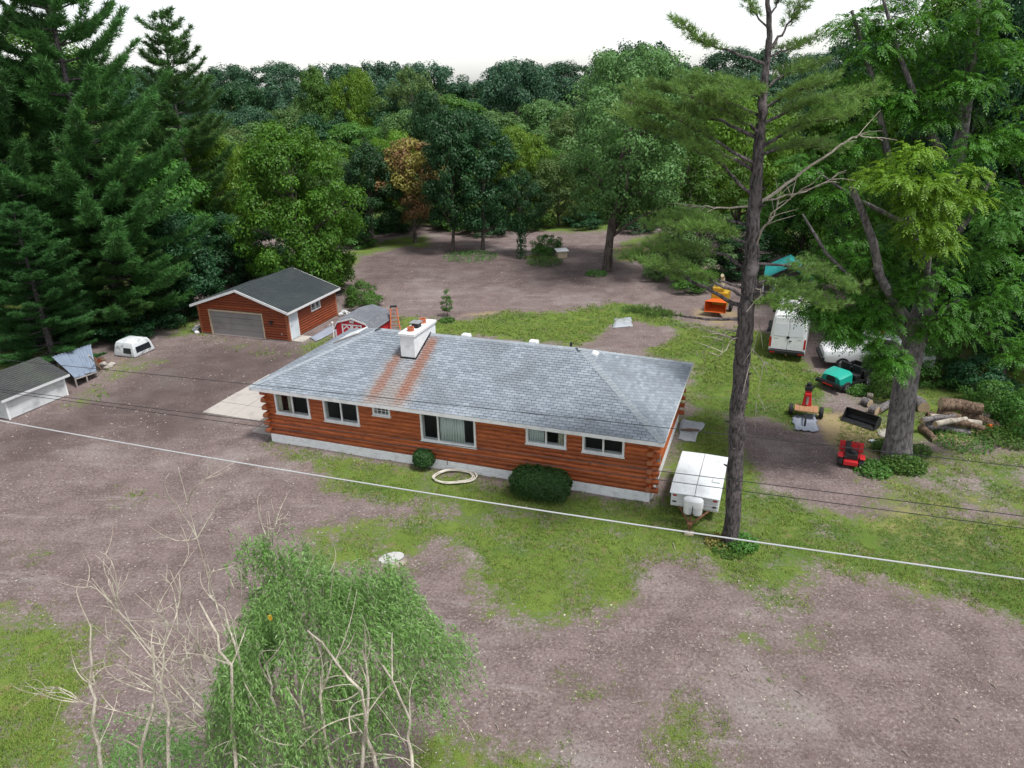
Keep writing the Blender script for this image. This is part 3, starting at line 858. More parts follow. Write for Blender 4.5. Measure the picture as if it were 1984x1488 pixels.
me_sh = MB().add(shingle_verts(Vector((0, 0, 0)), S, T, Nn, 0, 0.285, 0, EXPO + 0.03, 0, 0.285, 0.0), SH_F).mesh('shingle', MT['shingle'])
for k, (d, a, t0, lift) in enumerate(singles):
    if k < 300:
        o = link('shingle', me_sh, roof, org + S * a + T * t0 + Nn * lift)
    else:
        base = len(mass_v)
        mass_v += shingle_verts(org, S, T, Nn, a, a + 0.285, t0, t0 + EXPO + 0.03, a, a + 0.285, lift)
        mass_f += [tuple(i + base for i in f) for f in SH_F]
m = MB(); m.add(mass_v, mass_f)
tag(m.build('shingles', MT['shingle'], roof), kind='stuff')
# hip and ridge caps
def caps(p, q, n1, n2, parent, mat, step=0.20, w=0.16, name='hip_cap'):
    p, q = Vector(p), Vector(q); d = (q - p); ln = d.length; d.normalize()
    s1 = n1.cross(d).normalized(); s2 = n2.cross(d).normalized()
    if s1.z > 0: s1 = -s1
    if s2.z > 0: s2 = -s2
    me = None
    k = 0
    while k * step < ln - 0.05:
        m = MB(); a = 0.0; b = step + 0.04
        up = (n1 + n2).normalized()
        c0, c1 = up * 0.040, up * 0.022 + d * b
        vs = [c0 + s1 * w, c0 + up * 0.012, c0 + s2 * w, c1 + s1 * w, c1 + up * 0.012, c1 + s2 * w]
        vs += [v - up * 0.012 for v in vs]
        if me is None:
            me = m.add(vs, [(0, 1, 4, 3), (1, 2, 5, 4), (6, 7, 1, 0), (7, 8, 2, 1), (8, 11, 5, 2), (9, 6, 0, 3)]).mesh(name, mat)
        link(name, me, parent, p + d * (k * step))
        k += 1
nF, nR, nB, nL = [Vector((-i.x * SLP, -i.y * SLP, 1)).normalized() for i in (Vector((0, 1, 0)), Vector((-1, 0, 0)), Vector((0, -1, 0)), Vector((1, 0, 0)))]
caps(A, E1, nF, nL, roof, MT['shingle_cap']); caps(B, E2, nF, nR, roof, MT['shingle_cap'])
caps(Cc, E2, nB, nR, roof, MT['shingle_cap'], 0.4); caps(D, E1, nB, nL, roof, MT['shingle_cap'], 0.4)
caps(E1, E2, nF, nB, roof, MT['shingle_cap'], 0.25, 0.15, 'ridge_cap')
# chimney
cu0, cu1, cv0, cv1, ct = 6.26, 6.96, 2.62, 4.78, 4.93
chim = MB().b2((cu0, cv0, 3.4), (cu1, cv1, ct)).build('chimney', MT['white_block'], house, bevel=0.012)
MB().b2((cu0 - 0.05, cv0 - 0.05, ct + 0.001), (cu1 + 0.05, cv1 + 0.05, ct + 0.13)).build('chimney_cap', MT['white_trim'], chim, bevel=0.015)
zc0 = HE + SLP * cv0
fl = MB()
fl.b2((cu0 - 0.02, cv0 - 0.025, zc0 - 0.1), (cu1 + 0.02, cv0 - 0.002, zc0 + 0.10))
for ua, ub in ((cu0 - 0.025, cu0 - 0.002), (cu1 + 0.002, cu1 + 0.025)):
    fl.add([(ua, cv0, zc0 - 0.1), (ub, cv0, zc0 - 0.1), (ub, HW / 2, HE + HRISE - 0.1), (ua, HW / 2, HE + HRISE - 0.1),
            (ua, cv0, zc0 + 0.10), (ub, cv0, zc0 + 0.10), (ub, HW / 2, HE + HRISE + 0.12), (ua, HW / 2, HE + HRISE + 0.12)],
           [(0, 1, 2, 3), (4, 5, 6, 7), (0, 1, 5, 4), (1, 2, 6, 5), (2, 3, 7, 6), (3, 0, 4, 7)])
fl.build('flashing', MT['black'], chim)
zt = ct + 0.131
def pot(v, r, hgt, nm='clay_flue', mat='clay'):
    u = (cu0 + cu1) / 2
    m = MB()
    prof = [(r * 1.12, 0), (r * 1.12, 0.05), (r, 0.06), (r, hgt - 0.05), (r * 1.15, hgt - 0.045), (r * 1.15, hgt), (r * 0.8, hgt), (r * 0.8, 0.03)]
    n = 14
    m.loft([[(u + pr * math.cos(6.283 * k / n), v + pr * math.sin(6.283 * k / n), zt + pz) for k in range(n)] for pr, pz in prof], True, True)
    return m.build(nm, MT[mat], chim, True)
pot(cv0 + 0.42, 0.14, 0.17); pot(cv0 + 1.62, 0.14, 0.20); pot(cv0 + 1.0, 0.12, 0.14)
m = MB(); uc = (cu0 + cu1) / 2; vc = cv0 + 0.98
m.b2((uc - 0.16, vc - 0.16, zt), (uc + 0.16, vc + 0.16, zt + 0.22)); m.build('flue_screen', MT['black'], chim)
MB().b2((uc - 0.24, vc - 0.24, zt + 0.222), (uc + 0.24, vc + 0.24, zt + 0.25)).build('rain_cap', MT['metal'], chim, bevel=0.008)
# roof vents and pipe, skylight on the end slope
def on_slope(si, s, t):                                  # point on a slope; s along, t horizontal run inwards
    org, S, I, Ln = slopes[si]
    return org + S * s + I * t + Vector((0, 0, SLP * t))
p = on_slope(1, 4.34, 14.47 and HL - 14.6)
m = MB(); m.box(p + Vector((0, 0, 0.08)), (0.30, 0.34, 0.12), Matrix.Rotation(math.atan(SLP), 3, 'Y'), 0, 0.85); m.build('roof_vent', MT['white_trim'], roof, bevel=0.02)
for u in (8.6, 11.8):
    q = Vector((u, HW / 2 + 0.28, HE + HRISE - 0.05)); MB().box(q + Vector((0, 0, 0.05)), (0.42, 0.34, 0.16), None, 0, 0.85).build('roof_vent', MT['white_trim'], roof, bevel=0.02)
MB().tube([(13.5, HW / 2 + 0.2, HE + HRISE - 0.2), (13.5, HW / 2 + 0.2, HE + HRISE + 0.18)], 0.05, 10).build('vent_pipe', MT['black'], roof)
rl = Matrix.Rotation(-math.atan(SLP), 3, 'Y')
p = on_slope(3, HW - 5.45, 2.15)
sk = MB().box(p + rl @ Vector((0, 0, 0.06)), (1.15, 1.05, 0.05), rl).build('skylight', MT['camper_roof'], roof, bevel=0.02)
MB().box(on_slope(3, HW - 4.55, 2.3) + rl @ Vector((0, 0, 0.05)), (1.6, 0.12, 0.06), rl).build('roof_board', MT['grey_wood'], roof)
# electric meter and tap
mu = HL - HO + 0.02
me_ = MB().b2((mu, 1.15, 1.25), (mu + 0.14, 1.40, 1.62)).build('electric_meter', MT['metal'], house, bevel=0.015)
MB().disc_cyl((mu + 0.17, 1.275, 1.46), (1, 0, 0), 0.085, 0.09, 16).build('meter_dial', MT['glass'], me_)
MB().tube([(mu + 0.06, 1.275, 0.05), (mu + 0.06, 1.275, 1.245)], 0.025, 8).build('conduit', MT['metal'], me_)
MB().tube([(9.35, HO - 0.03, 0.62), (9.35, HO - 0.14, 0.60), (9.35, HO - 0.15, 0.30)], 0.018, 6).build('garden_tap', MT['rust'], house)
# concrete slabs at the left end of the house
def slab(pxs, name, label, cat, mat, th=0.05, tile=None, zoff=0.0):
    P = [gp(x, y) for x, y in pxs]
    c = sum(P, Vector()) / len(P)
    o = MB().prism([(p.x - c.x, p.y - c.y, -0.10) for p in P], (0, 0, 0), (0, 0, 0.10 + th)).build(name, mat, None, bevel=0.012, loc=(c.x, c.y, zoff))
    return tag(o, label, cat)
pt = thing('concrete_patio', 'pale concrete slab patio beside the left end of the log house', 'patio', hp(-2.6, 4.2, 0), HYAW)
rnd = random.Random(8)
for i in range(3):
    for j in range(4):
        if i == 2 and j == 0: continue
        a, b = -2.35 + i * 1.72, -2.2 + j * 1.35
        MB().b2((a + 0.008, b + 0.008, -0.10), (a + 1.71, b + 1.34, 0.045 + rnd.uniform(-0.008, 0.008))).build('paving_slab', MT['concrete'], pt, bevel=0.012)
st = tag(MB().b2((-0.62, -0.55, -0.10), (0.62, 0.45, 0.05)).build('concrete_step_slab', MT['concrete'], None, bevel=0.012, loc=hp(-0.45, 1.45, 0)), 'small concrete slab by the front left corner of the log house', 'slab')
st.rotation_euler = (0, 0, HYAW)
# ------------------------------------------------------------ garage
GA = -0.332
GAR = Vector((-20.94, 46.48, 0))
garage = thing('log_garage', 'red log-sided garage with dark shingle gable roof and grey roller door', 'garage', GAR, GA)
GL, GD, GE, GRI = 7.43, 6.25, 2.02, 1.22                # eave length, depth, eave height, rise
sx, fy = 0.28, 0.30                                      # overhangs
gx0, gx1, gy0, gy1 = sx, GL - sx, fy, GD - 0.2
slg = GRI / (GL / 2)
MB().b2((gx0 + 0.14, gy0 + 0.14, 0), (gx1 - 0.14, gy1 - 0.14, GE)).build('inner_wall', MT['interior'], garage)
gl = [MT['garage_log'], MT['log_end']]
dx0, dx1, dz1 = 1.20, 5.22, 1.62                          # roller door opening
ch = 0.17
i = 0
z = 0.12
while z < GE + GRI - 0.22:
    if z < GE - 0.04: a, b = gx0 - 0.02, gx1 + 0.02
    else:
        inset = (z + 0.06 - GE) / slg
        a, b = inset + 0.12, GL - inset - 0.12
    if b - a > 0.3:
        if z < dz1 + 0.05:
            MB().tube([(a, gy0 + 0.07, z), (dx0 - 0.05, gy0 + 0.07, z)], 0.095, 8, True, 0, 1).build('log', gl, garage, True)
            MB().tube([(dx1 + 0.05, gy0 + 0.07, z), (b, gy0 + 0.07, z)], 0.095, 8, True, 0, 1).build('log', gl, garage, True)
        else:
            MB().tube([(a, gy0 + 0.07, z), (b, gy0 + 0.07, z)], 0.095, 8, True, 0, 1).build('log', gl, garage, True)
        MB().tube([(a, gy1 - 0.07, z), (b, gy1 - 0.07, z)], 0.095, 8, True, 0, 1).build('log', gl, garage, True)
    if z < GE - 0.04:
        cuts = []
        if z < 1.98: cuts.append((0.42, 1.38))           # side door
        if 1.15 < z < 1.80: cuts.append((2.95, 4.05))    # side window
        p = gy0 - 0.02
        for c0, c1 in cuts + [(gy1 + 0.02, None)]:
            MB().tube([(gx1 - 0.07, p, z), (gx1 - 0.07, c0, z)], 0.095, 8, True, 0, 1).build('log', gl, garage, True)
            if c1: p = c1
        MB().tube([(gx0 + 0.07, gy0 - 0.02, z), (gx0 + 0.07, gy1 + 0.02, z)], 0.095, 8, True, 0, 1).build('log', gl, garage, True)
    z += ch
MB().b2((gx0, gy0 + 0.02, -0.08), (gx1, gy1, 0.035)).build('foundation', MT['concrete'], garage)
# roller door with four panels and a white jamb
gd = MB().b2((dx0 - 0.09, gy0 - 0.03, 0.0), (dx0, gy0 + 0.16, dz1 + 0.10)).b2((dx1, gy0 - 0.03, 0.0), (dx1 + 0.09, gy0 + 0.16, dz1 + 0.10)).b2((dx0 + 0.001, gy0 - 0.028, dz1), (dx1 - 0.001, gy0 + 0.16, dz1 + 0.098)).build('roller_door', MT['pale_wood'], garage)
for k in range(4):
    MB().b2((dx0 + 0.002, gy0 + 0.06, 0.02 + k * dz1 / 4), (dx1 - 0.002, gy0 + 0.11, (k + 1) * dz1 / 4 - 0.004 + 0.01)).build('door_panel', MT['door_grey'], gd, bevel=0.008)
sd = MB()
sd.b2((gx1 - 0.16, 0.42, 0.04), (gx1 + 0.045, 0.52, 2.0)).b2((gx1 - 0.16, 1.28, 0.04), (gx1 + 0.045, 1.38, 2.0)).b2((gx1 - 0.16, 0.521, 1.90), (gx1 + 0.043, 1.279, 1.998))
sdo = sd.build('side_door', MT['white_trim'], garage)
MB().b2((gx1 - 0.05, 0.523, 0.05), (gx1 + 0.01, 1.277, 1.898)).build('door_leaf', MT['door_white'], sdo)
MB().tube([(gx1 + 0.02, 0.62, 1.0), (gx1 + 0.08, 0.62, 1.0)], 0.03, 8).build('handle', MT['metal'], sdo)
MB().b2((gx1 + 0.1, 0.35, -0.05), (gx1 + 0.85, 1.45, 0.08)).build('door_step', MT['stone'], garage, bevel=0.03)
w = MB()
for a in (2.95, 3.47, 3.99): w.b2((gx1 - 0.12, a, 1.2), (gx1 + 0.045, a + 0.06, 1.76))
w.b2((gx1 - 0.12, 3.011, 1.2), (gx1 + 0.043, 3.469, 1.26)).b2((gx1 - 0.12, 3.531, 1.2), (gx1 + 0.043, 3.989, 1.26)).b2((gx1 - 0.12, 3.011, 1.70), (gx1 + 0.043, 3.469, 1.76)).b2((gx1 - 0.12, 3.531, 1.70), (gx1 + 0.043, 3.989, 1.76))
wi = w.build('window', MT['white_trim'], garage)
for a in (3.012, 3.532): MB().b2((gx1 - 0.02, a, 1.262), (gx1 - 0.012, a + 0.456, 1.698)).build('pane', MT['glass'], wi)
for a, hh in ((3.1, 0.22), (3.35, 0.14), (3.6, 0.26), (3.8, 0.18)):
    MB().tube([(gx1 - 0.09, a, 1.262), (gx1 - 0.09, a, 1.262 + hh)], [0.05, 0.035], 8).build('jar', MT['white_trim'], wi)
# gable roof: two slabs of shingles with white bargeboards
def gable_roof(parent, L, D, E, RI, mat, th=0.06, expo=0.15, tab=0.33, name='roof', seed=1):
    rr = random.Random(seed)
    rf = MB().add([(0, 0, E), (L / 2, 0, E + RI), (L, 0, E), (0, D, E), (L / 2, D, E + RI), (L, D, E)],
                  [(0, 1, 4, 3), (1, 2, 5, 4)]).build(name, MT['roof_deck'], parent)
    k = RI / (L / 2); n = math.sqrt(1 + k * k)
    m = MB()
    for side in (0, 1):
        org = Vector((0, D, E)) if side == 0 else Vector((L, 0, E))
        S = Vector((0, -1, 0)) if side == 0 else Vector((0, 1, 0))
        I = Vector((1, 0, 0)) if side == 0 else Vector((-1, 0, 0))
        T = (I + Vector((0, 0, k))) / n; Nn = S.cross(T).normalized()
        if Nn.z < 0: Nn = -Nn
        tm = L / 2 * n; r = 0
        while r * expo < tm - 0.02:
            t0 = r * expo - 0.02; t1 = min(t0 + expo + 0.03, tm)
            s = -tab * (0.5 * (r % 2) + 0.1 * rr.random())
            while s < D:
                a, b = max(s + 0.003, 0), min(s + tab - 0.003, D); s += tab
                if b - a > 0.03: m.add(shingle_verts(org, S, T, Nn, a, b, t0, t1, a, b, rr.uniform(-0.001, 0.004)), SH_F)
            r += 1
    tag(m.build('shingles', mat, rf), kind='stuff')
    return rf
grf = gable_roof(garage, GL, GD, GE, GRI, MT['garage_shingle'])
def barge(parent, L, D, E, RI, mat, w=0.15, t=0.035):
    for y0_, y1_ in ((-t, 0.0), (D, D + t)):
        for s in (0, 1):
            xa, xb = (0 - 0.03, L / 2) if s == 0 else (L + 0.03, L / 2)
            MB().prism([(xa, y0_, E - w - 0.012), (xb, y0_, E + RI - w + 0.01), (xb, y0_, E + RI + 0.02), (xa, y0_, E + 0.008)], (0, y0_, 0), (0, y1_, 0)).build('bargeboard', mat, parent)
    for xa, xb in ((-t, 0), (L, L + t)):
        MB().b2((xa, 0.001, E - w), (xb, D - 0.001, E - 0.002)).build('fascia', mat, parent)
barge(grf, GL, GD, GE, GRI, MT['white_trim'])
# ridge cap
caps((GL / 2, 0.0, GE + GRI), (GL / 2, GD, GE + GRI), Vector((-slg, 0, 1)).normalized(), Vector((slg, 0, 1)).normalized(), grf, MT['garage_shingle'], 0.3, 0.15, 'ridge_cap')
# wall lamp by the roller door, standpipe
lp = MB().b2((5.85, gy0 - 0.10, 1.15), (6.0, gy0 - 0.03, 1.30)).tube([(5.92, gy0 - 0.06, 1.15), (5.92, gy0 - 0.14, 0.98)], [0.05, 0.02], 8).tube([(5.75, gy0 - 0.08, 1.24), (6.12, gy0 - 0.08, 1.22)], 0.03, 6).build('wall_lamp', MT['black'], garage)
tag(MB().tube([(0, 0, -0.05), (0, 0, 0.55)], 0.028, 8).tube([(0, 0, 0.50), (0, -0.12, 0.50), (0, -0.13, 0.42)], 0.02, 6).build('standpipe', MT['white_trim'], None, loc=gp(549, 660)), 'short white standpipe in front of the log garage', 'pipe')

# ------------------------------------------------------------ red barn-style shed
bs = gp(652, 660)
barn = thing('garden_barn', 'small red barn-style shed with white-trimmed double doors and gambrel roof', 'shed', (bs.x, bs.y, 0), -0.30)
bw, bd = 2.45, 2.9
prof = [(0, 0.02), (0.0, 0.80), (0.28, 1.27), (bw / 2, 1.52), (bw - 0.28, 1.27), (bw, 0.80), (bw, 0.02)]
MB().prism([(x, 0, z) for x, z in prof], (0, 0, 0), (0, bd, 0)).build('wall', MT['barn_red'], barn)
ro = [(-0.10, 0.71), (0.24, 1.30), (bw / 2, 1.58), (bw - 0.24, 1.30), (bw + 0.10, 0.71)]
rf = MB()
for (xa, za), (xb, zb) in zip(ro[:-1], ro[1:]):
    rf.add([(xa, -0.08, za), (xb, -0.08, zb), (xb, bd + 0.08, zb), (xa, bd + 0.08, za), (xa, -0.08, za + 0.05), (xb, -0.08, zb + 0.05), (xb, bd + 0.08, zb + 0.05), (xa, bd + 0.08, za + 0.05)],
           [(0, 1, 2, 3), (4, 5, 6, 7), (0, 1, 5, 4), (1, 2, 6, 5), (2, 3, 7, 6), (3, 0, 4, 7)])
brf = rf.build('roof', MT['roof_deck'], barn)
m = MB(); rr = random.Random(5)
for (xa, za), (xb, zb), side in ((ro[0], ro[1], 0), (ro[1], ro[2], 0), (ro[4], ro[3], 1), (ro[3], ro[2], 1)):
    run = Vector((xb - xa, 0, zb - za)); tl = run.length; T = run.normalized()
    org = Vector((xa, bd + 0.08, za + 0.051)) if side == 0 else Vector((xa, -0.08, za + 0.051))
    S = Vector((0, -1, 0)) if side == 0 else Vector((0, 1, 0))
    Nn = S.cross(T).normalized()
    if Nn.z < 0: Nn = -Nn
    r = 0
    while r * 0.15 < tl - 0.03:
        s = -0.3 * (0.5 * (r % 2))
        while s < bd + 0.16:
            a, b = max(0, s + 0.004), min(bd + 0.16, s + 0.296); s += 0.3
            if b - a > 0.04: m.add(shingle_verts(org, S, T, Nn, a, b, r * 0.15, min(tl, r * 0.15 + 0.18), a, b, rr.uniform(-.001, .004)), SH_F)
        r += 1
tag(m.build('shingles', MT['barn_shingle'], brf), kind='stuff')
t_ = -0.11
for (xa, za), (xb, zb) in zip(ro[:-1], ro[1:]):
    MB().prism([(xa, t_, za - 0.07), (xb, t_, zb - 0.07), (xb, t_, zb + 0.04), (xa, t_, za + 0.04)], (0, 0, 0), (0, 0.028, 0)).build('trim_board', MT['white_trim'], barn)
for x0 in (0.0, bw - 0.09): MB().b2((x0, -0.025, 0.03), (x0 + 0.09, -0.002, 0.78)).build('corner_board', MT['white_trim'], barn)
for s in (0, 1):
    a = 0.52 + s * 0.71; b = a + 0.70
    d = MB().b2((a, -0.03, 0.08), (b, -0.001, 1.18)).build('barn_door', MT['barn_red'], barn)
    for p, q in (((a, -0.05, 0.08), (a + 0.09, -0.0301, 1.18)), ((b - 0.09, -0.05, 0.08), (b, -0.0301, 1.18)), ((a + 0.0901, -0.049, 1.09), (b - 0.0901, -0.0301, 1.18)), ((a + 0.0901, -0.049, 0.08), (b - 0.0901, -0.0301, 0.17)), ((a + 0.0901, -0.049, 0.50), (b - 0.0901, -0.0301, 0.58))):
        MB().b2(p, q).build('door_rail', MT['white_trim'], d)
    mid = (a + b) / 2
    for sgn, xe in ((-1, a + 0.09), (1, b - 0.09)):
        MB().prism([(mid, -0.06, 1.08), (mid, -0.06, 1.00), (xe, -0.06, 0.76), (xe, -0.06, 0.85)], (0, 0, 0), (0, 0.0105, 0)).build('door_brace', MT['white_trim'], d)
MB().b2((bw / 2 - 0.15, -0.03, 1.26), (bw / 2 + 0.15, -0.001, 1.42)).build('gable_vent', MT['white_trim'], barn)

# ------------------------------------------------------------ white shed with dark roof at the left edge
p0 = gp(20, 813); p1 = gp(131, 766)
ang = math.atan2(p1.y - p0.y, p1.x - p0.x)
sh = thing('white_shed', 'low shed with dark shingle roof and peeling white end wall at the yard edge', 'shed', (p0.x, p0.y, 0), ang)
sL = (p1 - p0).length; sD = 3.6; sE = 1.15
MB().b2((0, 0.03, -0.05), (sL, sD, sE)).build('wall', MT['interior'], sh)
for k in range(6):
    MB().b2((-0.02, 0.0, 0.03 + k * 0.19), (sL + 0.02, 0.028 - 0.002 * (k % 2), 0.03 + k * 0.19 + 0.186)).build('wall_board', MT['white_wood'], sh)
    MB().b2((-0.05, 0.03, 0.03 + k * 0.19), (-0.002, sD, 0.03 + k * 0.19 + 0.186)).build('wall_board', MT['white_wood'], sh)
for x in (-0.06, sL - 0.04): MB().b2((x, -0.03, 0), (x + 0.10, -0.001, sE + 0.02)).build('corner_board', MT['white_trim'], sh)
RZ = 1.9
rf = MB().prism([(-0.25, -0.18, sE), (-0.25, sD / 2, RZ), (-0.25, sD + 0.15, sE)], (0, 0, 0), (sL + 0.5, 0, 0)).build('roof', MT['roof_deck'], sh)
m = MB(); rr = random.Random(9)
k_ = (RZ - sE) / (sD / 2 + 0.18); nn = math.sqrt(1 + k_ * k_)
for org, S, I in ((Vector((-0.25, -0.18, sE)), Vector((1, 0, 0)), Vector((0, 1, 0))), (Vector((sL + 0.25, sD + 0.15, sE)), Vector((-1, 0, 0)), Vector((0, -1, 0)))):
    T = (I + Vector((0, 0, k_))) / nn; Nn = S.cross(T).normalized()
    for r in range(14):
        if r * 0.15 > (sD / 2 + 0.15) * nn - 0.05: break
        s = -0.3 * 0.5 * (r % 2)
        while s < sL + 0.5:
            a, b = max(0, s + 0.004), min(sL + 0.5, s + 0.296); s += 0.3
            if b - a > 0.04: m.add(shingle_verts(org, S, T, Nn, a, b, r * 0.15 - 0.01, r * 0.15 + 0.17, a, b, rr.uniform(-.002, .006)), SH_F)
tag(m.build('shingles', MT['shed_shingle'], rf), kind='stuff')
MB().b2((-0.27, -0.21, sE - 0.12), (sL + 0.27, -0.181, sE + 0.01)).build('fascia', MT['white_wood'], rf)

# ------------------------------------------------------------ lean-to of metal sheets beside it
q = gp(145, 742)
ln = thing('metal_lean_to', 'open lean-to with sagging blue-grey metal sheet roof on thin posts', 'shelter', (q.x, q.y, 0), 0)
cs = [gp(145, 733, 0.55), gp(187, 719, 0.35), gp(176, 667, 1.45), gp(100, 691, 1.40)]
loc = [c - q for c in cs]
ns = 4
for i in range(ns):
    f0, f1 = i / ns, (i + 1) / ns - 0.004
    a, b = loc[0].lerp(loc[1], f0), loc[0].lerp(loc[1], f1); d, c = loc[3].lerp(loc[2], f0), loc[3].lerp(loc[2], f1)
    vs = []; fs = []
    m_ = 9
    for j in range(m_ + 1):
        t = j / m_
        for kx in range(7):
            s = kx / 6
            p = (a.lerp(b, s)).lerp(d.lerp(c, s), t)
            p = p + Vector((0, 0, 0.022 * math.cos(s * 6 * math.pi) + 0.05 * math.sin(t * 5 + i * 1.3) * (1 - t) - (0.10 * (1 - t) ** 2 if i == 1 else 0)))
            vs.append(p)
    for j in range(m_):
        for kx in range(6): fs.append((j * 7 + kx, j * 7 + kx + 1, (j + 1) * 7 + kx + 1, (j + 1) * 7 + kx))
    o = MB().add(vs, fs).build('roof_sheet', MT['galv'], ln, True)
    s_ = o.modifiers.new('s', 'SOLIDIFY'); s_.thickness = 0.012
for p in (loc[0], loc[1], loc[3].lerp(loc[2], 0.1), loc[3].lerp(loc[2], 0.9), loc[0].lerp(loc[1], 0.5)):
    MB().tube([(p.x, p.y, -0.1), (p.x, p.y, p.z - 0.03)], 0.045, 6).build('post', MT['grey_wood'], ln)
MB().tube([loc[0] - Vector((0, 0, 0.07)), loc[1] - Vector((0, 0, 0.07))], 0.04, 6).build('beam', MT['grey_wood'], ln)
MB().tube([loc[3] - Vector((0, 0, 0.07)), loc[2] - Vector((0, 0, 0.07))], 0.04, 6).build('beam', MT['grey_wood'], ln)
tag(MB().tube([gp(172, 689, 1.5), gp(196, 714, 0.02)], 0.035, 6).build('leaning_plank', MT['pale_wood'], None), 'pale pole leaning on the metal lean-to', 'pole')
tag(MB().tube([gp(183, 692, 0.9), gp(196, 716, 0.03)], 0.03, 6).build('leaning_plank', MT['wood'], None), 'thin brown pole leaning beside the pale one at the metal lean-to', 'pole')

# ------------------------------------------------------------ truck topper lying on the ground
c0 = gp(262, 694); c1 = gp(300, 677); c2 = gp(222, 688)
ang = math.atan2(c1.y - c0.y, c1.x - c0.x)
tp = thing('truck_topper', 'white truck bed cap with dark windows set down on the dirt', 'truck cap', (c0.x, c0.y, 0), ang)
tl_ = 1.55
tw = (c1 - c0).length
bot = [(0, 0, 0.02), (tw, 0, 0.02), (tw, tl_, 0.02), (0, tl_, 0.02)]
def ring(z, ins, insf):
    return [Vector((ins, insf, z)), Vector((tw - ins, insf, z)), Vector((tw - ins, tl_ - ins * 0.5, z)), Vector((ins, tl_ - ins * 0.5, z))]
MB().loft([ring(0.02, 0, 0), ring(0.12, -0.02, -0.02), ring(0.66, 0.10, 0.10), ring(0.86, 0.20, 0.20), ring(0.93, 0.40, 0.38)], True, True).build('shell', MT['cap_shell'], tp, True, bevel=0.03)
def quad_on(parent, P, name, mat, off, th=0.012):
    P = [Vector(p) for p in P]
    n = (P[1] - P[0]).cross(P[3] - P[0]).normalized()
    return MB().prism([p + n * off for p in P], (0, 0, 0), n * th).build(name, mat, parent)
quad_on(tp, [(0.20, 0.01, 0.17), (tw - 0.20, 0.01, 0.17), (tw - 0.26, 0.09, 0.60), (0.26, 0.09, 0.60)], 'window', MT['dark_glass'], 0.004)
quad_on(tp, [(0.015, 0.85, 0.20), (0.015, 0.22, 0.20), (0.085, 0.28, 0.56), (0.085, 0.82, 0.56)], 'window', MT['dark_glass'], 0.004)

# ------------------------------------------------------------ stepladder, white post, arbour
ld = gp(766, 641)
lad = thing('step_ladder', 'orange folding stepladder standing open beside the small red barn', 'ladder', (ld.x, ld.y, 0), 0.2)
for sy, nm in ((-0.45, 'front'), (0.45, 'rear')):
    for s in (-1, 1):
        MB().tube([(s * 0.32, sy, 0), (s * 0.18, sy * 0.08, 1.65)], 0.045, 6).build('rail', MT['ladder_orange'], lad)
    for k in range(1, 6):
        t = k / 6.0
        w_ = 0.32 - 0.14 * t; y_ = sy * (1 - 0.92 * t)
        MB().b2((-w_, y_ - 0.04, 1.65 * t - 0.015), (w_, y_ + 0.04, 1.65 * t + 0.015)).build('step', MT['metal'] if nm == 'front' else MT['ladder_orange'], lad)
MB().b2((-0.22, -0.12, 1.64), (0.22, 0.12, 1.72)).build('ladder_top', MT['black'], lad)
wp = gp(648, 662)
tag(MB().tube([(0, 0, -0.1), (0, 0, 1.25)], 0.04, 8).disc_cyl((0, 0, 1.27), (0, 0, 1), 0.075, 0.08, 12).tube([(0, 0, 1.2), (-0.18, 0, 1.15), (-0.22, 0, 0.9)], 0.015, 5).build('white_post', MT['white_trim'], None, loc=wp), 'thin white post with round cap beside the small red barn', 'post')
# ------------------------------------------------------------ wheels
def wheel(parent, c, axis, r, w, rim='metal', name='wheel'):
    c = Vector(c); ax = Vector(axis).normalized()
    m = MB()
    prof = [(r * 0.62, -w / 2), (r * 0.93, -w / 2), (r, -w * 0.32), (r, w * 0.32), (r * 0.93, w / 2), (r * 0.62, w / 2)]
    n = 22
    e1 = ax.cross(Vector((0, 0, 1))); e1.normalize(); e2 = ax.cross(e1)
    rings = [[c + ax * o + (e1 * math.cos(6.2832 * k / n) + e2 * math.sin(6.2832 * k / n)) * q for k in range(n)] for q, o in prof]
    m.loft(rings, True, False)
    wo_ = m.build(name, MT['tyre'], parent, True)
    MB().disc_cyl(c, ax, r * 0.63, w * 0.7, 18).build('rim', MT[rim], wo_)
    MB().disc_cyl(c, ax, r * 0.18, w * 0.86, 10).build('hub', MT['black'], wo_)
    return wo_

# ------------------------------------------------------------ white cargo van, rear towards the house
pl, pr = gp(1490, 692), gp(1553, 702)
vd = Vector((math.sin(R(24)), math.cos(R(24)), 0))
vr = Vector((vd.y, -vd.x, 0))
base = (pl + pr) / 2
van = thing('cargo_van', 'tall white cargo van with black rear bumper parked on the lawn', 'van', (base.x, base.y, 0), -R(24))
VW = 1.0
def vring(y, hw, z0, z1, zr, tum=0.13, rr_=0.14):
    pts = []
    for x, z in ((-hw, z0), (-hw - 0.01, 0.75), (-hw + 0.02, 1.25), (-hw + tum * 0.75, zr - 0.28), (-hw + tum + 0.03, zr - 0.10), (-hw + tum + 0.16, zr - 0.02), (0, zr + 0.02),
                 (hw - tum - 0.16, zr - 0.02), (hw - tum - 0.03, zr - 0.10), (hw - tum * 0.75, zr - 0.28), (hw - 0.02, 1.25), (hw + 0.01, 0.75), (hw, z0)):
        pts.append(Vector((x, y + (0.05 * (z - 0.5) if y < 0.2 else 0), z)))
    return pts
rings = [vring(0.0, 0.95, 0.45, 0, 2.60), vring(0.10, 0.99, 0.38, 0, 2.66), vring(2.0, 1.0, 0.36, 0, 2.70), vring(4.2, 1.0, 0.36, 0, 2.68), vring(4.7, 0.99, 0.36, 0, 2.55),
         vring(5.5, 0.97, 0.36, 0, 1.75), vring(6.1, 0.92, 0.36, 0, 1.45), vring(6.45, 0.80, 0.38, 0, 1.20)]
MB().loft(rings, True, True).build('body', MT['white_paint'], van, True)
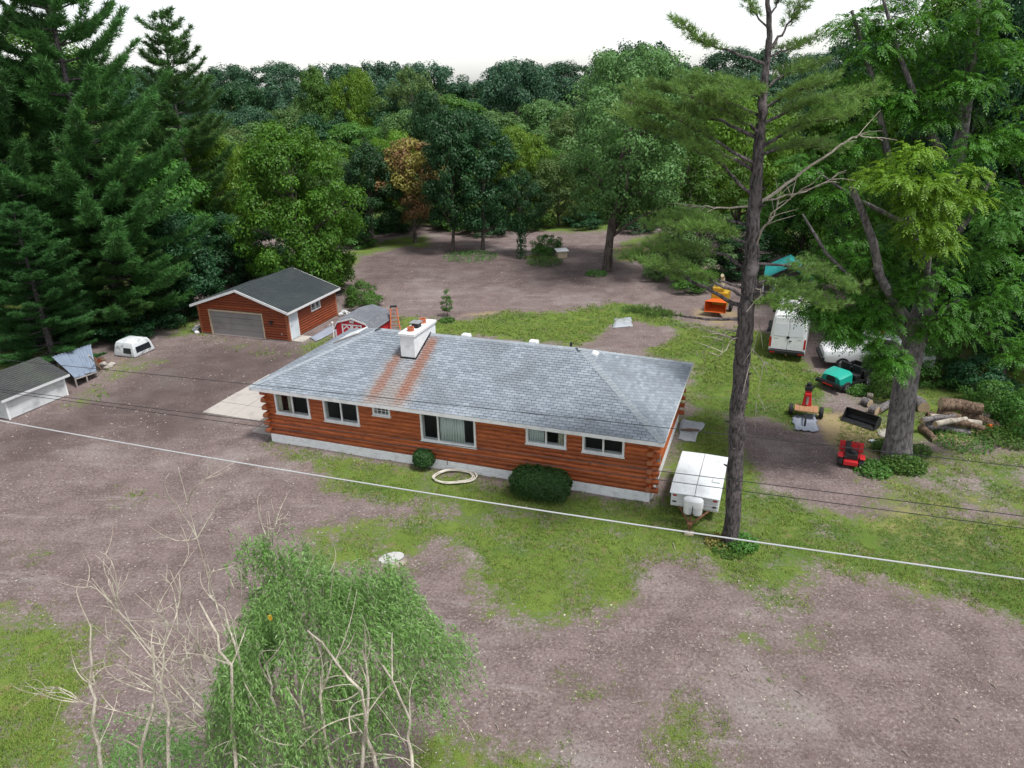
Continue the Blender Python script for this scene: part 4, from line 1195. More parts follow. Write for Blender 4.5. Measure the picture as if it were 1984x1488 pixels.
def rp(x, z, off=0.0): return Vector((x, 0.05 * (z - 0.5) - off, z))
def rear_poly(pts, name, mat, off=0.006, th=0.01, parent=van):
    return MB().prism([rp(x, z, off) for x, z in pts], (0, 0, 0), (0, th, 0)).build(name, mat, parent)
MT['panel_white'] = dirty('panel_white', (0.70, 0.73, 0.77), (0.62, 0.65, 0.68), 1.0, 0.3, coat=0.3)
doors = []
for s in (-1, 1):
    d = rear_poly([(s * 0.012, 0.62), (s * 0.86, 0.62), (s * 0.86, 1.3), (s * 0.74, 2.44), (s * 0.012, 2.47)], 'rear_door', MT['white_paint'], 0.03, 0.03)
    doors.append(d)
    rear_poly([(s * 0.06, 1.38), (s * 0.80, 1.42), (s * 0.70, 2.12), (s * 0.06, 2.14)], 'door_panel', MT['panel_white'], 0.042, 0.011, d)
rear_poly([(0.06, 1.12), (0.22, 1.12), (0.22, 1.17), (0.06, 1.17)], 'door_handle', MT['black'], 0.06, 0.03)
rear_poly([(-0.75, 1.22), (-0.52, 1.22), (-0.52, 1.25), (-0.75, 1.25)], 'lettering', MT['metal'], 0.036, 0.006)
rear_poly([(0.50, 1.22), (0.75, 1.22), (0.75, 1.25), (0.50, 1.25)], 'lettering', MT['metal'], 0.036, 0.006)
em = MB().torus(rp(0, 1.34, 0.055), 0.075, 0.014, 18, 6, 0, Matrix.Rotation(R(90), 3, 'X'))
for k in range(3):
    a = R(90 + 120 * k); em.tube([rp(0, 1.34, 0.055), rp(0.07 * math.cos(a), 1.34 + 0.07 * math.sin(a), 0.055)], 0.012, 5)
em.disc_cyl(rp(0, 1.34, 0.046), (0, 1, 0), 0.07, 0.01, 16)
em.build('badge', MT['black'], van)
for s in (-1, 1):
    rear_poly([(s * 0.87, 0.72), (s * 0.985, 0.72), (s * 0.975, 1.28), (s * 0.88, 1.28)], 'tail_light', MT['tail_red'], 0.02, 0.06)
bp = MB().b2((-0.97, -0.20, 0.40), (0.97, 0.10, 0.58)).build('rear_bumper', MT['black'], van, bevel=0.03)
MB().b2((-0.84, -0.02, 0.585), (0.84, 0.02, 0.68)).build('rear_step', MT['black'], van)
for s in (-1, 1): MB().b2((s * 0.62, -0.212, 0.43), (s * 0.90, -0.201, 0.49)).build('reflector', MT['tail_red'], bp)
MB().tube([(0, -0.28, 0.36), (0, 0.1, 0.36)], 0.035, 6).build('tow_hitch', MT['rust'], van)
for s in (-1, 1):
    for y in (1.35, 5.3): wheel(van, (s * 0.86, y, 0.35), (1, 0, 0), 0.35, 0.24)
    MB().box((s * 1.16, 4.75, 1.55), (0.22, 0.10, 0.40)).b2((s * 0.9, 4.74, 1.5), (s * 1.06, 4.77, 1.54)).build('mirror', MT['black'], van, bevel=0.03)
    quad_on(van, [(s * 0.985, 4.3, 1.35), (s * 0.965, 5.25, 1.35), (s * 0.90, 4.85, 1.95), (s * 0.90, 4.3, 1.98)], 'side_window', MT['dark_glass'], 0.02 if s > 0 else -0.03)
quad_on(van, [(-0.82, 5.42, 1.78), (0.82, 5.42, 1.78), (0.74, 4.80, 2.40), (-0.74, 4.80, 2.40)], 'windshield', MT['dark_glass'], 0.03)
for k in range(4): MB().box((0, 0.8 + k * 0.95, 2.715), (1.25, 0.05, 0.02)).build('roof_rib', MT['white_paint'], van)

# ------------------------------------------------------------ second white vehicle under the boughs
b2 = gp(1668, 722)
v2 = thing('pickup_truck', 'white pickup truck half hidden under the low leafy boughs', 'truck', (b2.x + 1.05, b2.y + 0.9, 0), R(-14))
def prof2(x, hw, z0, zs, zt, ti):
    return [Vector((x, -hw, z0)), Vector((x, -hw - 0.02, zs * 0.7)), Vector((x, -hw + 0.02, zs)), Vector((x, -hw + ti, zt - 0.05)), Vector((x, -hw + ti + 0.12, zt)),
            Vector((x, hw - ti - 0.12, zt)), Vector((x, hw - ti, zt - 0.05)), Vector((x, hw - 0.02, zs)), Vector((x, hw + 0.02, zs * 0.7)), Vector((x, hw, z0))]
rg = [prof2(-2.75, 0.82, 0.5, 0.9, 0.95, 0.05), prof2(-2.6, 0.92, 0.42, 1.0, 1.10, 0.06), prof2(-1.35, 0.97, 0.42, 1.12, 1.22, 0.08), prof2(-0.75, 0.97, 0.42, 1.15, 1.78, 0.20),
      prof2(-0.2, 0.97, 0.42, 1.15, 1.88, 0.22), prof2(0.95, 0.97, 0.42, 1.15, 1.86, 0.22), prof2(1.15, 0.97, 0.42, 1.15, 1.70, 0.2), prof2(1.25, 0.97, 0.42, 1.15, 1.22, 0.03), prof2(2.7, 0.96, 0.45, 1.15, 1.22, 0.03), prof2(2.78, 0.92, 0.5, 1.1, 1.18, 0.03)]
MB().loft(rg, True, True).build('body', MT['white_paint'], v2, True)
MB().b2((1.32, -0.82, 1.23), (2.66, 0.82, 1.27)).build('bed_cover', MT['white_wood'], v2, bevel=0.02)
quad_on(v2, [(-1.33, -0.80, 1.25), (-1.33, 0.80, 1.25), (-0.80, 0.66, 1.75), (-0.80, -0.66, 1.75)][::-1], 'windshield', MT['dark_glass'], 0.03)
for s in (-1, 1):
    quad_on(v2, [(-0.95, s * 0.95, 1.2), (0.95, s * 0.95, 1.2), (0.80, s * 0.80, 1.74), (-0.62, s * 0.80, 1.72)], 'side_window', MT['dark_glass'], 0.02 if s < 0 else -0.035)
    for x in (-1.75, 1.85): wheel(v2, (x, s * 0.86, 0.37), (0, 1, 0), 0.37, 0.24)
    MB().b2((-2.78, s * 0.55, 0.78), (-2.70, s * 0.86, 0.95)).build('headlight', MT['glass'], v2)
MB().b2((-2.90, -0.9, 0.42), (-2.70, 0.9, 0.66)).build('bumper', MT['black'], v2, bevel=0.03)
MB().tube([(0.2, 0, 1.88), (0.2, 0, 2.08)], [0.12, 0.08], 12).build('beacon', MT['orange'], v2)

# ------------------------------------------------------------ green utility cart
b3 = gp(1616, 756)
uc_ = thing('utility_cart', 'teal green utility cart with black bumper parked under the tree', 'utility cart', (b3.x - 0.15, b3.y + 0.1, 0), R(-60))
MB().loft([[Vector((x, -0.10, z)) for x, z in ((-0.55, 0.42), (0.55, 0.42), (0.52, 0.72), (0.34, 0.80), (-0.34, 0.80), (-0.52, 0.72))],
           [Vector((x, 0.25, z)) for x, z in ((-0.66, 0.40), (0.66, 0.40), (0.63, 0.84), (0.42, 0.93), (-0.42, 0.93), (-0.63, 0.84))],
           [Vector((x, 0.72, z)) for x, z in ((-0.68, 0.40), (0.68, 0.40), (0.64, 0.90), (0.46, 1.02), (-0.46, 1.02), (-0.64, 0.90))]], True, True).build('hood', MT['teal'], uc_, True, bevel=0.02)
MB().prism([(-0.24, -0.125, 0.48), (0.24, -0.125, 0.48), (0.28, -0.11, 0.70), (0.18, -0.10, 0.80), (-0.18, -0.10, 0.80), (-0.28, -0.11, 0.70)], (0, 0, 0), (0, 0.03, 0)).build('grille', MT['black'], uc_)
MB().b2((-0.76, -0.30, 0.30), (0.76, -0.06, 0.46)).tube([(-0.7, -0.25, 0.52), (0.7, -0.25, 0.52)], 0.03, 6).build('bumper', MT['black'], uc_, bevel=0.03)
for s in (-1, 1):
    MB().disc_cyl((s * 0.45, -0.11, 0.62), (0, 1, 0), 0.075, 0.05, 14).build('headlight', MT['glass'], uc_)
    wheel(uc_, (s * 0.62, 0.35, 0.28), (1, 0, 0), 0.28, 0.22); wheel(uc_, (s * 0.62, 2.05, 0.28), (1, 0, 0), 0.28, 0.22)
MB().b2((-0.66, 0.721, 0.28), (0.66, 2.5, 0.42)).build('chassis', MT['black'], uc_)
for s in (-1, 1):
    MB().b2((s * 0.34 - 0.27, 1.05, 0.43), (s * 0.34 + 0.27, 1.5, 0.72)).b2((s * 0.34 - 0.27, 1.42, 0.721), (s * 0.34 + 0.27, 1.56, 1.12)).build('seat', MT['black'], uc_, bevel=0.04)
MB().torus((-0.34, 0.95, 0.98), 0.17, 0.018, 18, 6, 0, Matrix.Rotation(R(-50), 3, 'X')).tube([(-0.34, 0.95, 0.98), (-0.34, 0.72, 0.80)], 0.02, 6).build('steering_wheel', MT['black'], uc_)
quad_on(uc_, [(-0.45, 0.68, 1.02), (0.10, 0.68, 1.02), (0.10, 0.74, 1.32), (-0.45, 0.74, 1.32)], 'windshield', MT['glass'], 0.0)
bd_ = MB().b2((-0.68, 1.62, 0.55), (0.68, 2.75, 0.60))
for p, q in (((-0.68, 1.62, 0.601), (-0.63, 2.75, 0.86)), ((0.63, 1.62, 0.601), (0.68, 2.75, 0.86)), ((-0.629, 2.70, 0.601), (0.629, 2.75, 0.86)), ((-0.629, 1.62, 0.601), (0.629, 1.67, 0.86))): bd_.b2(p, q)
bd_.build('cargo_bed', MT['black'], uc_)
MB().b2((-0.30, -0.318, 0.34), (0.30, -0.301, 0.40)).build('plate', MT['red'], uc_)

# ------------------------------------------------------------ log splitter on a little trailer, tarp under it
b4 = gp(1560, 808)
spl = thing('log_splitter', 'red log splitter on a wooden-decked two-wheel trailer standing on a grey tarp', 'log splitter', (b4.x, b4.y, 0.0), R(-22))
for k in range(5):
    MB().b2((-0.52 + k * 0.21, -0.35, 0.40), (-0.52 + k * 0.21 + 0.2, 0.45, 0.45)).build('deck_board', MT['wood'], spl)
MB().tube([(0, -0.3, 0.36), (0, -1.15, 0.30), (0, -1.15, 0.02)], 0.045, 8).build('tongue', MT['black'], spl)
for s in (-1, 1): wheel(spl, (s * 0.68, 0.15, 0.27), (1, 0, 0), 0.27, 0.18)
MB().tube([(-0.62, 0.15, 0.27), (0.62, 0.15, 0.27)], 0.03, 8).build('axle', MT['black'], spl)
MB().prism([(-0.22, 0.30, 0.45), (0.22, 0.30, 0.45), (0.13, 0.36, 1.20), (-0.13, 0.36, 1.20)], (0, 0, 0), (0, 0.16, 0)).build('beam', MT['red'], spl, bevel=0.02)
MB().tube([(0, 0.28, 0.55), (0, 0.30, 1.05)], 0.06, 10).build('ram', MT['metal'], spl)
MB().b2((-0.15, 0.20, 0.95), (0.15, 0.295, 1.12)).build('tank', MT['red'], spl, bevel=0.03)
MB().b2((-0.17, 0.30, 1.21), (0.17, 0.62, 1.42)).disc_cyl((0.0, 0.45, 1.50), (0, 0, 1), 0.11, 0.16, 14).tube([(0.17, 0.4, 1.35), (0.26, 0.4, 1.46)], 0.04, 8).build('engine', MT['black'], spl, bevel=0.015)
def sheet(pxs, name, label, cat, mat, n=9, amp=0.03, th=0.012, z0=0.02, seed=2):
    """a crumpled sheet lying on the ground inside a pixel quadrilateral"""
    P = [gp(x, y) for x, y in pxs]; c = sum(P, Vector()) / 4
    rr = random.Random(seed); vs = []; fs = []
    for j in range(n + 1):
        for i in range(n + 1):
            s, t = i / n, j / n
            p = (P[0].lerp(P[1], s)).lerp(P[3].lerp(P[2], s), t)
            e = 0.06 if (i in (0, n) or j in (0, n)) else 0.0
            vs.append(Vector((p.x - c.x + rr.uniform(-e, e), p.y - c.y + rr.uniform(-e, e), z0 + amp * rr.random())))
    for j in range(n):
        for i in range(n): fs.append((j * (n + 1) + i, j * (n + 1) + i + 1, (j + 1) * (n + 1) + i + 1, (j + 1) * (n + 1) + i))
    o = MB().add(vs, fs).build(name, mat, None, True, loc=(c.x, c.y, 0))
    s_ = o.modifiers.new('s', 'SOLIDIFY'); s_.thickness = th
    return tag(o, label, cat)
sheet([(1536, 806), (1580, 804), (1585, 838), (1538, 834)], 'grey_tarp', 'crumpled grey tarp spread under the log splitter', 'tarp', MT['tarp_grey'], 10, 0.05, seed=4)
o = sheet([(1322, 813), (1366, 821), (1345, 856), (1311, 851)], 'grey_board', 'weathered grey board sheet with a brown smear lying on grass behind the camper', 'board', MT['grey_sheet'], 6, 0.012, 0.03)
tag(MB().tube([(-0.45, 0.05, 0.085), (-0.1, 0.0, 0.10), (0.4, -0.05, 0.09)], [0.03, 0.07, 0.03], 7).build('bark_strip', MT['rust'], None, loc=gp(1338, 836)), 'strip of brown bark lying on the grey board behind the camper', 'bark')
sheet([(1192, 617), (1222, 615), (1226, 633), (1187, 635)], 'ground_sheet', 'flat grey sheet with pale edge lying at the rim of the round dirt patch', 'sheet', MT['grey_sheet'], 6, 0.02, 0.03, seed=7)
sheet([(1700, 832), (1717, 830), (1724, 850), (1706, 848)], 'pale_board', 'pale board lying on the ground between the loader bucket and the big trunk', 'board', MT['stone'], 3, 0.01, 0.03, seed=8)
sheet([(600, 655), (640, 632), (668, 634), (612, 662)], 'dark_mat', 'dark flat mat lying beside the garage wall', 'mat', MT['tarp_grey'], 6, 0.02, 0.02, seed=9)
sheet([(1490, 622), (1502, 620), (1500, 640), (1485, 642)], 'black_mat', 'small dark mat lying beside the cargo van', 'mat', MT['black'], 4, 0.02, 0.02, seed=10)

# ------------------------------------------------------------ loader bucket
b5 = gp(1672, 818)
bk = thing('loader_bucket', 'black steel loader bucket lying on the straw', 'bucket', (b5.x, b5.y, 0.02), R(-50 + 180))
prof = [(0.0, 0.0), (0.62, 0.02), (0.60, 0.05), (0.10, 0.08), (0.02, 0.20), (0.03, 0.42), (0.22, 0.56), (0.20, 0.60), (-0.02, 0.46), (-0.06, 0.18)]
MB().prism([(-0.75, y, z) for y, z in prof], (0, 0, 0), (1.5, 0, 0)).build('bucket_shell', MT['black'], bk)
for x in (-0.78, 0.752): MB().prism([(x, -0.06, 0.02), (x, 0.60, 0.0), (x, 0.24, 0.58), (x, -0.03, 0.46)], (0, 0, 0), (0.028, 0, 0)).build('side_plate', MT['black'], bk)
for x in (-0.4, 0.4): MB().b2((x - 0.05, -0.2, 0.15), (x + 0.05, -0.06, 0.45)).build('bracket', MT['rust'], bk)

# ------------------------------------------------------------ red stand-on mower
b6 = gp(1646, 905)
mw = thing('red_mower', 'small red riding mower with black engine on the dry grass', 'mower', (b6.x, b6.y, 0), R(-24))
for s in (-1, 1): wheel(mw, (s * 0.40, 0.05, 0.23), (1, 0, 0), 0.23, 0.20)
for s in (-1, 1): wheel(mw, (s * 0.33, 0.98, 0.13), (1, 0, 0), 0.13, 0.09)
MB().b2((-0.28, -0.22, 0.16), (0.28, 0.30, 0.36)).build('rear_frame', MT['red'], mw, bevel=0.03)
MB().b2((-0.24, -0.05, 0.361), (0.24, 0.32, 0.60)).disc_cyl((0.06, 0.14, 0.66), (0, 0, 1), 0.14, 0.12, 14).tube([(-0.18, 0.0, 0.5), (-0.27, -0.15, 0.48)], 0.04, 8).build('engine', MT['black'], mw, bevel=0.02)
MB().box((0, 0.62, 0.20), (1.0, 0.60, 0.16), None, 0, 0.85).build('mower_deck', MT['red'], mw, bevel=0.03)
MB().prism([(-0.48, 0.88, 0.30), (0.48, 0.88, 0.30), (0.46, 0.96, 0.72), (-0.46, 0.96, 0.72)], (0, 0, 0), (0, 0.06, 0)).build('front_shield', MT['red'], mw, bevel=0.02)
MB().box((-0.16, 0.40, 0.78), (0.22, 0.10, 0.42), Matrix.Rotation(R(-14), 3, 'X')).b2((-0.26, 0.40, 0.54), (0.05, 0.72, 0.60)).build('seat', MT['black'], mw, bevel=0.03)
for s in (-1, 1): MB().box((s * 0.42, 0.05, 0.50), (0.20, 0.44, 0.05)).build('fender', MT['red'], mw, bevel=0.02)
for s in (-1, 1): MB().tube([(s * 0.24, 0.62, 0.3), (s * 0.24, 0.60, 0.85), (s * 0.05, 0.58, 0.88)], 0.015, 6).build('steering_lever', MT['black'], mw)

# ------------------------------------------------------------ folded camper trailer
cmp_ = thing('popup_camper', 'folded white pop-up camper trailer with twin gas bottles beside the house', 'camper trailer', hp(19.53, 1.2, 0), HYAW - 0.01)
cw, cl, ch_ = 1.80, 3.05, 1.20
MB().b2((-cw / 2 + 0.04, -cl / 2 + 0.05, 0.42), (cw / 2 - 0.04, cl / 2, 0.98)).build('body', MT['camper_side'], cmp_, bevel=0.03)
for z_ in (0.52, 0.64, 0.76, 0.88):
    MB().b2((-cw / 2 + 0.06, -cl / 2 + 0.035, z_), (cw / 2 - 0.06, -cl / 2 + 0.0495, z_ + 0.05)).build('siding_rib', MT['white_trim'], cmp_)
rf = MB()
for s in (-1, 1):
    x0_, x1_ = (-cw / 2, -0.008) if s < 0 else (0.008, cw / 2)
    zo = 0.02
    ring_ = lambda y, zt, zb: [Vector((x0_, y, zb)), Vector((x1_, y, zb)), Vector((x1_, y, zt + (zo if s < 0 else 0))), Vector((x0_, y, zt + (0 if s < 0 else zo)))]
    MB().loft([ring_(-cl / 2 - 0.05, 1.03, 0.985), ring_(-cl / 2 + 0.42, 1.19, 0.985), ring_(cl / 2 - 0.1, 1.21, 0.985), ring_(cl / 2 + 0.03, 1.17, 0.985)], True, True).build('roof_panel', MT['camper_roof'], cmp_, bevel=0.02)
MB().b2((-0.006, -cl / 2 + 0.42, 1.0), (0.006, cl / 2, 1.222)).build('roof_seam', MT['grey_wood'], cmp_)
MB().b2((0.50, -0.72, 1.205), (0.80, -0.45, 1.26)).build('roof_vent', MT['white_wood'], cmp_, bevel=0.02)
for s in (-1, 1):
    for z_ in (0.86, 0.60):
        MB().b2((s * 0.72 - 0.07, -cl / 2 + 0.02, z_), (s * 0.72 + 0.07, -cl / 2 + 0.034, z_ + 0.06)).build('marker_light', MT['tail_red'] if z_ > 0.7 else MT['black'], cmp_)
    wheel(cmp_, (s * (cw / 2 - 0.14), 0.35, 0.28), (1, 0, 0), 0.28, 0.18)
    MB().tube([(s * 0.55, -cl / 2 + 0.1, 0.42), (0, -cl / 2 - 1.05, 0.42)], 0.04, 6).build('drawbar', MT['rust'], cmp_)
MB().tube([(0, -cl / 2 - 0.95, 0.0), (0, -cl / 2 - 0.95, 0.70)], 0.035, 8).b2((-0.08, -cl / 2 - 1.12, 0.38), (0.08, -cl / 2 - 0.9, 0.48)).build('jack', MT['rust'], cmp_)
MB().b2((-0.16, -cl / 2 - 1.08, -0.03), (0.16, -cl / 2 - 0.82, 0.05)).build('jack_pad', MT['pale_wood'], cmp_)
gb = MB()
for s in (-1, 1):
    c = (s * 0.16, -cl / 2 - 0.34)
    prof = [(0.02, 0.46), (0.165, 0.48), (0.18, 0.56), (0.18, 0.86), (0.165, 0.94), (0.10, 0.985), (0.03, 0.99)]
    n = 16
    MB().loft([[(c[0] + r_ * math.cos(6.2832 * k / n), c[1] + r_ * math.sin(6.2832 * k / n), z_) for k in range(n)] for r_, z_ in prof], True, True).build('gas_bottle', MT['white_paint'], cmp_, True)
n = 20
def stad(sc, z_): 
    out = []
    for k in range(n):
        a = 6.2832 * k / n; out.append(Vector(((0.19 * sc) * math.cos(a) + (0.16 if math.cos(a) > 0 else -0.16), -cl / 2 - 0.34 + 0.20 * sc * math.sin(a), z_)))
    return out
MB().loft([stad(1.05, 0.78), stad(1.06, 0.98), stad(0.98, 1.05), stad(0.7, 1.075)], True, True).build('bottle_cover', MT['white_trim'], cmp_, True)
MB().tube([(0.0, -cl / 2 - 0.5, 0.9), (0.02, -cl / 2 - 0.62, 0.82), (0.0, -cl / 2 - 0.58, 0.6), (0.0, -cl / 2 - 0.4, 0.45)], 0.016, 6).build('gas_hose', MT['black'], cmp_)

# ------------------------------------------------------------ hose coil by the wall
hc = gp(885, 922) - HB * 0.22
pts = []
rr = random.Random(4)
for k in range(0, 5 * 36):
    a = 2 * math.pi * k / 36; r_ = 0.86 + 0.04 * math.sin(k * 0.17) + 0.07 * math.sin(a * 0.53 + 1) + 0.03 * math.sin(a * 3.3)
    pts.append((r_ * math.cos(a), r_ * 0.62 * math.sin(a), 0.055 + 0.014 * (k // 36) + 0.008 * math.sin(k * 0.7)))
pts += [(0.5, 0.55, 0.07), (0.25, 0.62, 0.10)]
tag(MB().tube(pts, 0.021, 6).build('garden_hose', MT['hose'], None, True, loc=(hc.x, hc.y, 0)), 'pale garden hose coiled on the lawn below the log wall', 'hose')

# ------------------------------------------------------------ sawn stump
sc_ = gp(759, 1088)
n = 22
rr = random.Random(6)
rad = [0.36 * (1 + 0.18 * math.sin(2 * k * 6.283 / n + 1) + rr.uniform(-0.08, 0.08)) for k in range(n)]
stp = thing('tree_stump', 'pale grey sawn tree stump in the front lawn', 'stump', (sc_.x, sc_.y, 0), 0)
MB().loft([[(rad[k] * sc2 * math.cos(6.283 * k / n), rad[k] * sc2 * math.sin(6.283 * k / n), z_) for k in range(n)] for sc2, z_ in ((1.25, -0.06), (1.08, 0.08), (1.0, 0.16))], True, False).build('stump_side', MT['bark_dead'], stp, True)
MT['stump_top'] = dirty('stump_top', (0.46, 0.46, 0.44), (0.30, 0.29, 0.27), 6.0, 0.9, 0.4, c3=(0.3, 0.28, 0.26))
MB().prism([(rad[k] * 0.99 * math.cos(6.283 * k / n), rad[k] * 0.99 * math.sin(6.283 * k / n), 0.155 + 0.03 * math.cos(6.283 * k / n)) for k in range(n)], (0, 0, 0), (0, 0, 0.02)).build('cut_face', MT['stump_top'], stp)
MB().prism([(-0.1, -0.3, 0.16), (0.18, -0.26, 0.15), (0.12, -0.02, 0.17), (-0.02, 0.02, 0.17)], (0, 0, 0), (0, 0, 0.045)).build('split_wedge', MT['stump_top'], stp)

# ------------------------------------------------------------ felled logs, stumps, stones at the right
def lying_log(pa, pb, ra, rb, label, za=None, zb=None, group=None, mat='bark_grey', cut='pale_wood', name='felled_log'):
    a, b = gp(*pa), gp(*pb)
    za = ra * 0.85 if za is None else za; zb = rb * 0.85 if zb is None else zb
    a = gp(pa[0], pa[1], za); b = gp(pb[0], pb[1], zb)
    lk = min(1.0, (b - a).length / 1.5)
    mid = a.lerp(b, 0.5) + Vector((0.05, 0.06, 0.02)) * lk; c = (a + b) / 2
    c.z = 0
    o = MB().tube([a - c, a.lerp(b, 0.25) - c + Vector((0.02, 0.03, 0.01)) * lk, mid - c, a.lerp(b, 0.75) - c, b - c], [ra, ra * 0.97, (ra + rb) / 2 * 1.03, rb * 1.02, rb], 12, True, 0, 1).build(name, [MT[mat], MT[cut]], None, True, loc=c)
    return tag(o, label, 'log', group)
MT['bark_log'] = bark_mat('bark_log', (0.06, 0.038, 0.026), (0.22, 0.155, 0.11), 11.0)
MT['sawn'] = dirty('sawn', (0.48, 0.36, 0.24), (0.32, 0.22, 0.14), 5.0, 0.9, 0.3)
lying_log((1822, 782), (1902, 792), 0.30, 0.26, 'thick brown log resting on top of the log pile', 1.0, 0.9, mat='bark_log', cut='sawn')
lying_log((1800, 810), (1900, 822), 0.22, 0.18, 'pale bent log along the front of the log pile', 0.42, 0.3, mat='bark_dead', cut='sawn')
lying_log((1862, 802), (1935, 826), 0.24, 0.20, 'dark red-brown log sloping down the right end of the log pile', 0.5, 0.2, mat='bark_log', cut='sawn')
lying_log((1786, 815), (1850, 806), 0.13, 0.11, 'thin log lying across the left end of the log pile', 0.62, 0.6, mat='bark_grey', cut='sawn')
lying_log((1790, 825), (1880, 838), 0.20, 0.16, 'grey log lying on the ground before the log pile', mat='bark_grey', cut='sawn')
lying_log((1784, 828), (1812, 852), 0.17, 0.13, 'short log butt pointing out of the log pile onto the sawdust', mat='bark_log', cut='sawn')
lying_log((1815, 798), (1860, 812), 0.24, 0.22, 'stout log lying under the topmost log of the log pile', 0.55, 0.45, mat='bark_log', cut='sawn')
lying_log((1826, 806), (1834, 790), 0.20, 0.20, 'upright log section propping the topmost log of the log pile', 0.25, 0.75, mat='bark_log', cut='sawn')
lying_log((1776, 776), (1790, 790), 0.28, 0.28, 'thick log round behind the big trunk', mat='bark_grey', cut='sawn')
lying_log((1700, 795), (1742, 775), 0.20, 0.16, 'grey log lying in the weeds left of the big trunk', mat='bark_grey', cut='sawn')
lying_log((1672, 776), (1686, 782), 0.20, 0.20, 'short sawn log round in the weeds behind the loader bucket', 0.18, 0.18, mat='bark_grey', cut='sawn')
lying_log((1686, 792), (1700, 797), 0.22, 0.22, 'squat sawn log round between weeds and loader bucket', 0.19, 0.19, mat='bark_grey', cut='sawn')
lying_log((1680, 766), (1692, 768), 0.15, 0.15, 'pale log round farthest into the weeds behind the loader bucket', 0.14, 0.14, mat='bark_dead', cut='sawn')
lying_log((1862, 885), (1880, 898), 0.022, 0.015, 'thin pale stick lying on dry grass right of the big trunk', 0.02, 0.02, mat='bark_dead', name='fallen_stick')
lying_log((1838, 816), (1908, 830), 0.17, 0.12, 'crooked dark log lying on the right half of the log pile', 0.55, 0.45, mat='bark_log', cut='sawn')
lying_log((1795, 800), (1835, 818), 0.15, 0.13, 'reddish log wedged under the left end of the log pile', 0.5, 0.35, mat='bark_log', cut='clay')
lying_log((1812, 822), (1872, 812), 0.14, 0.12, 'weathered log crossing the middle of the log pile', 0.6, 0.65, mat='bark_dead', cut='sawn')
lying_log((1880, 800), (1915, 806), 0.2, 0.18, 'dark log behind the right end of the log pile', 0.6, 0.5, mat='bark', cut='sawn')
def rock(px, py, r, label, cat='rock', mat='stone', seed=0, squash=0.6, name='rock', group=None):
    p = gp(px, py); rr = random.Random(seed)
    bm = bmesh.new(); bmesh.ops.create_icosphere(bm, subdivisions=2, radius=1)
    off = [Vector((rr.uniform(-1, 1), rr.uniform(-1, 1), rr.uniform(-1, 1))).normalized() for _ in range(7)]
    for v in bm.verts:
        k = 1.0
        for o_ in off: k = min(k, 0.62 / max(0.35, v.co.dot(o_)) if v.co.dot(o_) > 0.62 else k)
        v.co = Vector((v.co.x * r * k, v.co.y * r * k * 0.8, v.co.z * r * squash * k))
    me = bpy.data.meshes.new(name); bm.to_mesh(me); bm.free(); me.materials.append(MT[mat])
    return tag(link(name, me, None, (p.x, p.y, r * squash * 0.45)), label, cat, group)
rock(1690, 856, 0.24, 'flat white stone on the straw by the loader bucket', seed=3, mat='white_block', squash=0.4)
rock(1722, 806, 0.14, 'small pale stone in the weeds left of the big trunk', seed=12)
for k, (x, y, r_) in enumerate(((201, 708, 0.32), (213, 711, 0.28), (219, 707, 0.22), (206, 714, 0.20))):
    rock(x, y, r_, 'grey rubble stone heaped beside the metal lean-to', seed=20 + k, group='rubble stones by the lean-to')
lying_log((193, 700), (199, 697), 0.20, 0.20, 'reddish log round standing behind the rubble stones', 0.25, 0.25, mat='bark_log', cut='clay')
for k, (x, y, r_) in enumerate(((378, 640, 0.26), (384, 636, 0.22), (381, 646, 0.20))):
    rock(x, y, r_, 'crumpled white plastic bag lying left of the garage', 'bag', 'white_trim', seed=40 + k, squash=0.7, name='plastic_bag', group='white bags beside the garage')
for k, (x, y, r_) in enumerate(((662, 612, 0.26), (668, 607, 0.30), (674, 610, 0.22))):
    rock(x, y, r_, 'white junk piece heaped behind the small red barn', 'junk', 'white_wood', seed=60 + k, squash=0.7, name='junk_piece', group='white junk behind the barn')
lying_log((672, 604), (682, 612), 0.06, 0.06, 'white board leaning behind the small red barn', 0.7, 0.2, mat='white_trim', cut='white_trim', name='leaning_board')
for (xa, ya, xb, yb) in ((1540, 1336, 1556, 1346), (1748, 1452, 1762, 1464), (1920, 1324, 1932, 1334), (1444, 1290, 1451, 1300), (1304, 1052, 1308, 1064), (960, 1402, 966, 1414), (1850, 1390, 1864, 1402), (120, 930, 132, 938), (1225, 1362, 1250, 1358), (1416, 1308, 1430, 1304)):
    lying_log((xa, ya), (xb, yb), 0.016, 0.010, 'thin pale stick lying on the bare front yard', 0.02, 0.02, group='sticks on the front yard', mat='bark_dead', name='fallen_stick')
# orange chainsaw by the brush
b7 = gp(1922, 832)
cs_ = thing('chainsaw', 'orange chainsaw left at the edge of the brush beside the log pile', 'chainsaw', (b7.x, b7.y, 0.04), R(10))
MB().b2((-0.30, -0.13, 0), (0.02, 0.13, 0.28)).build('motor_housing', MT['orange'], cs_, bevel=0.04)
MB().b2((0.021, -0.02, 0.06), (0.62, 0.02, 0.18)).build('guide_bar', MT['black'], cs_)
MB().tube([(-0.05, -0.14, 0.2), (-0.05, -0.16, 0.40), (-0.05, 0.16, 0.40), (-0.05, 0.14, 0.2)], 0.022, 6).build('handle', MT['black'], cs_)

